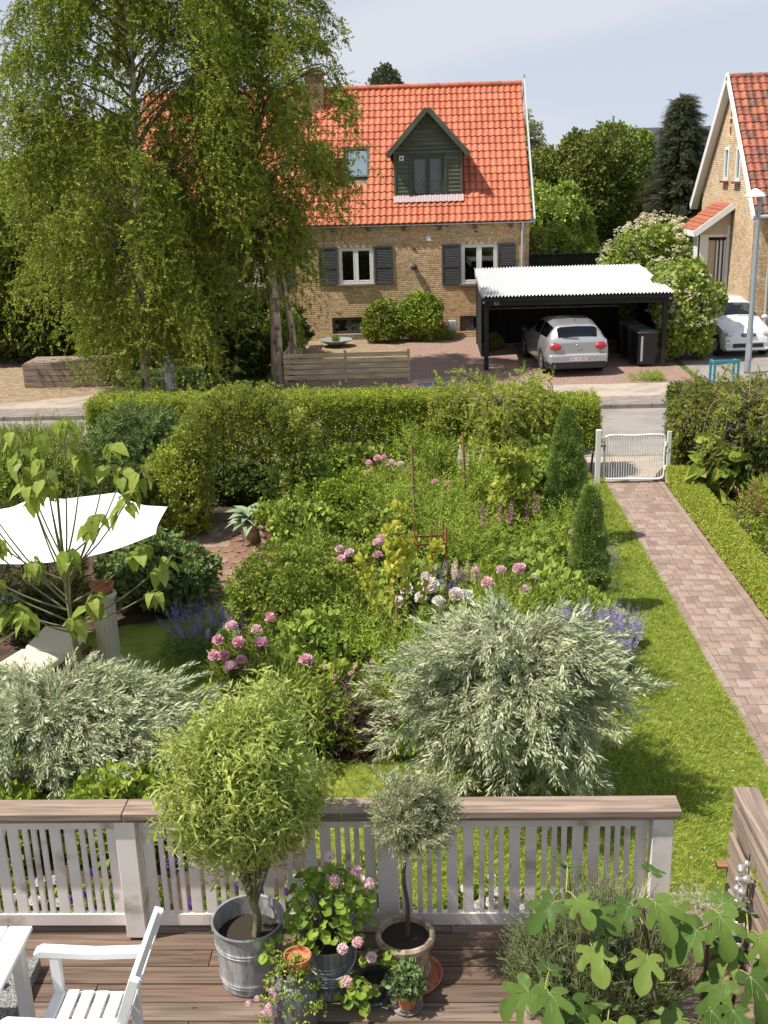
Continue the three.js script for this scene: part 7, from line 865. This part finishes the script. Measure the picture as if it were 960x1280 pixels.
// ================= table, slab and chair =================
{ const t = thing('garden_table', 'white slatted wooden garden table', 'table', [-2.75, DY, -4.35]); for (let i = 0; i < 8; i++) part('slat', rbx(0.128, 0.026, 1.1, 0.52 - i * 0.135, 0.717, 0, 0.005), M.chairPaint, t); part('apron', [rbx(1.0, 0.07, 0.025, 0.02, 0.667, -0.5), rbx(1.0, 0.07, 0.025, 0.02, 0.667, 0.5), rbx(0.025, 0.07, 0.95, 0.5, 0.667, 0), rbx(0.025, 0.07, 0.95, -0.45, 0.667, 0)], M.chairPaint, t); for (const x of [-0.48, 0.515]) for (const z of [-0.475, 0.475]) part('leg', rbx(0.065, 0.70, 0.065, x, 0.351, z, 0.006), M.chairPaint, t); }
{ const t = thing('granite_stand', 'square speckled granite parasol stand under the table', 'parasol stand', [-2.68, DY, -5.13]); part('slab', rbx(0.6, 0.085, 0.6, 0, 0.043, 0, 0.01), M.granite, t); part('tube', new THREE.CylinderGeometry(0.03, 0.03, 0.3, 16).translate(0, 0.23, 0), M.gutter, t); }
{
  const t = thing('garden_chair', 'white wooden garden armchair facing the table', 'chair', [-1.82, DY, -4.53]), c = M.chairPaint; // x: -0.25 front ... 0.3 back, z: width
  for (const s of [-1, 1]) { part('leg', bar([-0.20, 0, s * 0.255], [-0.20, 0.645, s * 0.255], 0.05, 0.045), c, t); part('back_post', [bar([0.20, 0, s * 0.255], [0.21, 0.43, s * 0.255], 0.05, 0.04), bar([0.21, 0.42, s * 0.255], [0.385, 0.92, s * 0.255], 0.05, 0.04)], c, t); const ap = [[-0.30, 0.655], [-0.27, 0.672], [0.02, 0.655], [0.29, 0.665], [0.29, 0.635], [0.02, 0.625], [-0.27, 0.637], [-0.31, 0.640]]; part('armrest', extrude(ap, 0.052, 0.006).translate(0, 0.0, s * 0.262 - 0.026), c, t); part('side_rail', rbx(0.42, 0.05, 0.025, 0.0, 0.37, s * 0.25), c, t); }
  for (let i = 0; i < 6; i++) part('seat_slat', rbx(0.062, 0.02, 0.5, -0.195 + i * 0.078, 0.412 - (i > 0 ? 0.004 * i : 0.012), 0, 0.005), c, t); part('front_rail', rbx(0.025, 0.06, 0.46, -0.21, 0.365, 0), c, t);
  const bk = (y) => 0.21 + (y - 0.42) * 0.35; part('back_rail', rbx(0.028, 0.075, 0.5, bk(0.88), 0.885, 0).rotateZ(0), c, t); part('back_rail', rbx(0.028, 0.06, 0.5, bk(0.5), 0.505, 0), c, t);
  part('back_brace', bar([bk(0.53), 0.53, -0.23], [bk(0.85), 0.85, 0.23], 0.034, 0.022), c, t); part('back_brace', bar([bk(0.53) + 0.012, 0.53, 0.23], [bk(0.85) + 0.012, 0.85, -0.23], 0.034, 0.022), c, t); for (const z of [-0.12, 0, 0.12]) part('back_slat', bar([bk(0.53) - 0.012, 0.53, z], [bk(0.85) - 0.012, 0.85, z], 0.03, 0.016), c, t);
}
// ================= fig, rosemary and flower pot at the right corner =================
const figShape = (() => { const sh = new THREE.Shape(), pt = [[0.010, 0.0], [0.035, -0.026], [0.082, -0.026], [0.112, 0.006], [0.108, 0.036], [0.066, 0.050], [0.088, 0.076], [0.130, 0.116], [0.134, 0.148], [0.106, 0.160], [0.048, 0.118], [0.046, 0.146], [0.066, 0.196], [0.042, 0.240], [0.0, 0.258]]; sh.moveTo(0, 0.012); sh.splineThru(pt.map((p) => new THREE.Vector2(...p))); sh.splineThru(pt.slice(0, -1).reverse().map((p) => new THREE.Vector2(-p[0], p[1]))); const g = new THREE.ShapeGeometry(sh, 4); return (droop, fold, wav) => { const h = g.clone(), p = h.attributes.position; for (let i = 0; i < p.count; i++) { const x = p.getX(i), y = p.getY(i); p.setZ(i, -droop * y * y * 3.2 + fold * Math.abs(x) - 2.2 * x * x + wav * Math.sin(x * 60 + y * 40) * 0.006); } h.computeVertexNormals(); return h; }; })();
{
  // the outline is split along the veins so that each leaf bends
  const grid = (droop, fold, wav) => { const g0 = figShape(0, 0, 0), pos = g0.attributes.position, ix = g0.index, tri = []; const split = (a, b, c, d) => { const L = Math.max(a.distanceTo(b), b.distanceTo(c), c.distanceTo(a)); if (L < 0.06 || d > 4) { tri.push(a, b, c); return; } const ab = a.clone().lerp(b, 0.5), bc = b.clone().lerp(c, 0.5), ca = c.clone().lerp(a, 0.5); if (L === a.distanceTo(b)) { split(a, ab, c, d + 1); split(ab, b, c, d + 1); } else if (L === b.distanceTo(c)) { split(a, b, bc, d + 1); split(a, bc, c, d + 1); } else { split(a, b, ca, d + 1); split(ca, b, c, d + 1); } }; for (let i = 0; i < ix.count; i += 3) split(...[0, 1, 2].map((k) => V(pos.getX(ix.getX(i + k)), pos.getY(ix.getX(i + k)), 0)), 0); const P = new Float32Array(tri.length * 3); tri.forEach((v, i) => { P[3 * i] = v.x; P[3 * i + 1] = v.y; P[3 * i + 2] = -droop * v.y * v.y * 3.0 + fold * Math.abs(v.x) - 1.5 * v.x * v.x + wav * Math.sin(v.x * 70 + v.y * 45) * 0.005; }); const g = new THREE.BufferGeometry(); g.setAttribute('position', new THREE.BufferAttribute(P, 3)); g.computeVertexNormals(); return toCreasedNormals(g, 1.2); };
  const LG = [grid(0.7, 0.33, 1), grid(0.7, 0.33, 0.6), grid(0.7, 0.33, -0.8), grid(0.7, 0.33, 0.2)], vein = (g) => merged([[0, 0.2], [0.045, 0.12], [-0.045, 0.12], [0.05, 0.03], [-0.05, 0.03]].map(([x, y]) => limb([0, 0.5, 1].map((q) => { const X = x * q, Y = lerp(0.012, y, q); return [X, Y, -0.7 * Y * Y * 3.0 + 0.33 * Math.abs(X) - 1.5 * X * X + 0.004]; }), [0.0022, 0.0016, 0.0006], 4)));
  const t = thing('fig_tree', 'fig with large lobed green leaves at the right corner of the deck', 'fig', [1.0, DY, -4.55]), R = rng(861), lm = [[0.09, 0.155, 0.025], [0.12, 0.19, 0.032], [0.155, 0.22, 0.04], [0.065, 0.12, 0.02]].map((c) => { const m = leafMat(0.25, 0.8); m.clearcoat = 0.08; m.color.setRGB(...c); return m; }), br = [], pet = [], VG = vein(), vm = std(lin(0.30, 0.36, 0.14), 0.7);
  // shoots: [root x, z, tip x, y, z, leaves]
  for (const [rx, rz, tx, ty, tz, n] of [[0.02, 0.25, -0.36, 1.20, 0.0, 6], [0.12, 0.2, 0.02, 1.10, -0.06, 6], [-0.15, 0.3, -0.47, 0.74, 0.14, 6], [0.05, 0.3, -0.2, 0.66, 0.26, 4], [0.25, 0.2, 0.36, 1.06, -0.04, 5], [0.3, 0.25, 0.44, 0.82, 0.10, 6], [0.25, 0.3, 0.30, 0.66, 0.16, 3], [0.3, 0.3, 0.55, 0.95, -0.02, 4]]) {
    const c = curve([[rx, 0, rz], [lerp(rx, tx, 0.35), ty * 0.5, lerp(rz, tz, 0.3)], [lerp(rx, tx, 0.8), ty * 0.85, lerp(rz, tz, 0.8)], [tx, ty, tz]], 10); br.push(limb(c, c.map((_, k) => lerp(0.013, 0.006, k / 10)), 7));
    for (let i = 0; i < n; i++) { const p = c[10 - Math.floor((i / n) * 5)], a = i * 2.4 + R() * 0.7, L = 0.05 + 0.07 * R(), up = 0.25 + 0.5 * R(), e = V(p.x + Math.sin(a) * L, p.y + L * up, p.z + Math.cos(a) * L); pet.push(limb([p, [(p.x + e.x) / 2, (p.y + e.y) / 2 + 0.012, (p.z + e.z) / 2], e], 0.0035, 5)); const m = part('leaf', LG[Math.floor(R() * 4)], lm[Math.floor(R() * 4)], t); m.position.copy(e); { const ee = 0.15 - R() * 0.9; setLeaf(m, [Math.sin(a), ee, Math.cos(a)], [Math.sin(a) * 0.5 + (R() - 0.5) * 0.5, 1, Math.cos(a) * 0.5 + 0.4]); } m.scale.setScalar(0.5 + 0.36 * R()); part('vein', VG, vm, m); }
  }
  part('stems', br, M.bark, t); part('leaf_stalks', pet, std(lin(0.28, 0.30, 0.08), 0.7), t);
}
{ const t = thing('rosemary_bush', 'dense grey green rosemary bush below the fig leaves', 'shrub', [0.88, DY, -4.95]), R = rng(871), F = new Foliage(G.needle, M.leafDense, [[0.10, 0.15, 0.035], [0.19, 0.24, 0.07], [0.36, 0.38, 0.22]], 872), st = []; for (let i = 0; i < 330; i++) { const a = R() * 6.28, q = Math.sqrt(R()), x = Math.cos(a) * q * 0.47, z = Math.sin(a) * q * 0.34, h = (0.72 + 0.3 * R()) * (1 - 0.45 * q * q), c = curve([[x * 0.5, 0, z * 0.5], [x * 0.85, h * 0.5, z * 0.85], [x * 1.1, h, z * 1.1]], 8); st.push(limb(c, 0.003, 4)); for (let k = 0; k < 13; k++) { const u = 0.2 + 0.8 * k / 13, p = c[Math.floor(u * 7.99)]; F.add(p.x + (R() - 0.5) * 0.05, p.y, p.z + (R() - 0.5) * 0.05, x * 0.9 + (R() - 0.5) * 1.4, 0.8, z * 0.9 + (R() - 0.5) * 1.4, 0.7 + 0.4 * R()); } } part('stems', st, M.oliveStem, t); F.build('foliage', t); part('planter', rbx(1.0, 0.16, 0.62, 0.1, 0.08, 0.16, 0.01), M.oldWood, t); }
{ const t = thing('flower_pot', 'clay pot of tiny white flowers beside the railing end', 'potted plant', [1.55, DY, -5.55]); part('pot', clayPot(0.15, 0.26), M.stonePot, t); const R = rng(881), F = new Foliage(G.fine, M.leaf, P.silver, 882), W = new Foliage(G.umbel, M.petal, [[0.7, 0.7, 0.66], [0.6, 0.6, 0.55]], 883); lobed(F, R, { rx: 0.24, ry: 0.13, rz: 0.2, cy: 0.30, n: 520, lobes: 9, s: [0.3, 0.55] }); lobed(W, R, { rx: 0.24, ry: 0.14, rz: 0.2, cy: 0.31, n: 150, lobes: 9, s: [0.10, 0.16] }); F.build('foliage', t); W.build('flowers', t); }

scene.traverse((o) => { if (o.isMesh) { o.castShadow = true; o.receiveShadow = true; } });
console.log('instances', TOTAL, 'children', scene.children.length);
renderer.render(scene, camera);
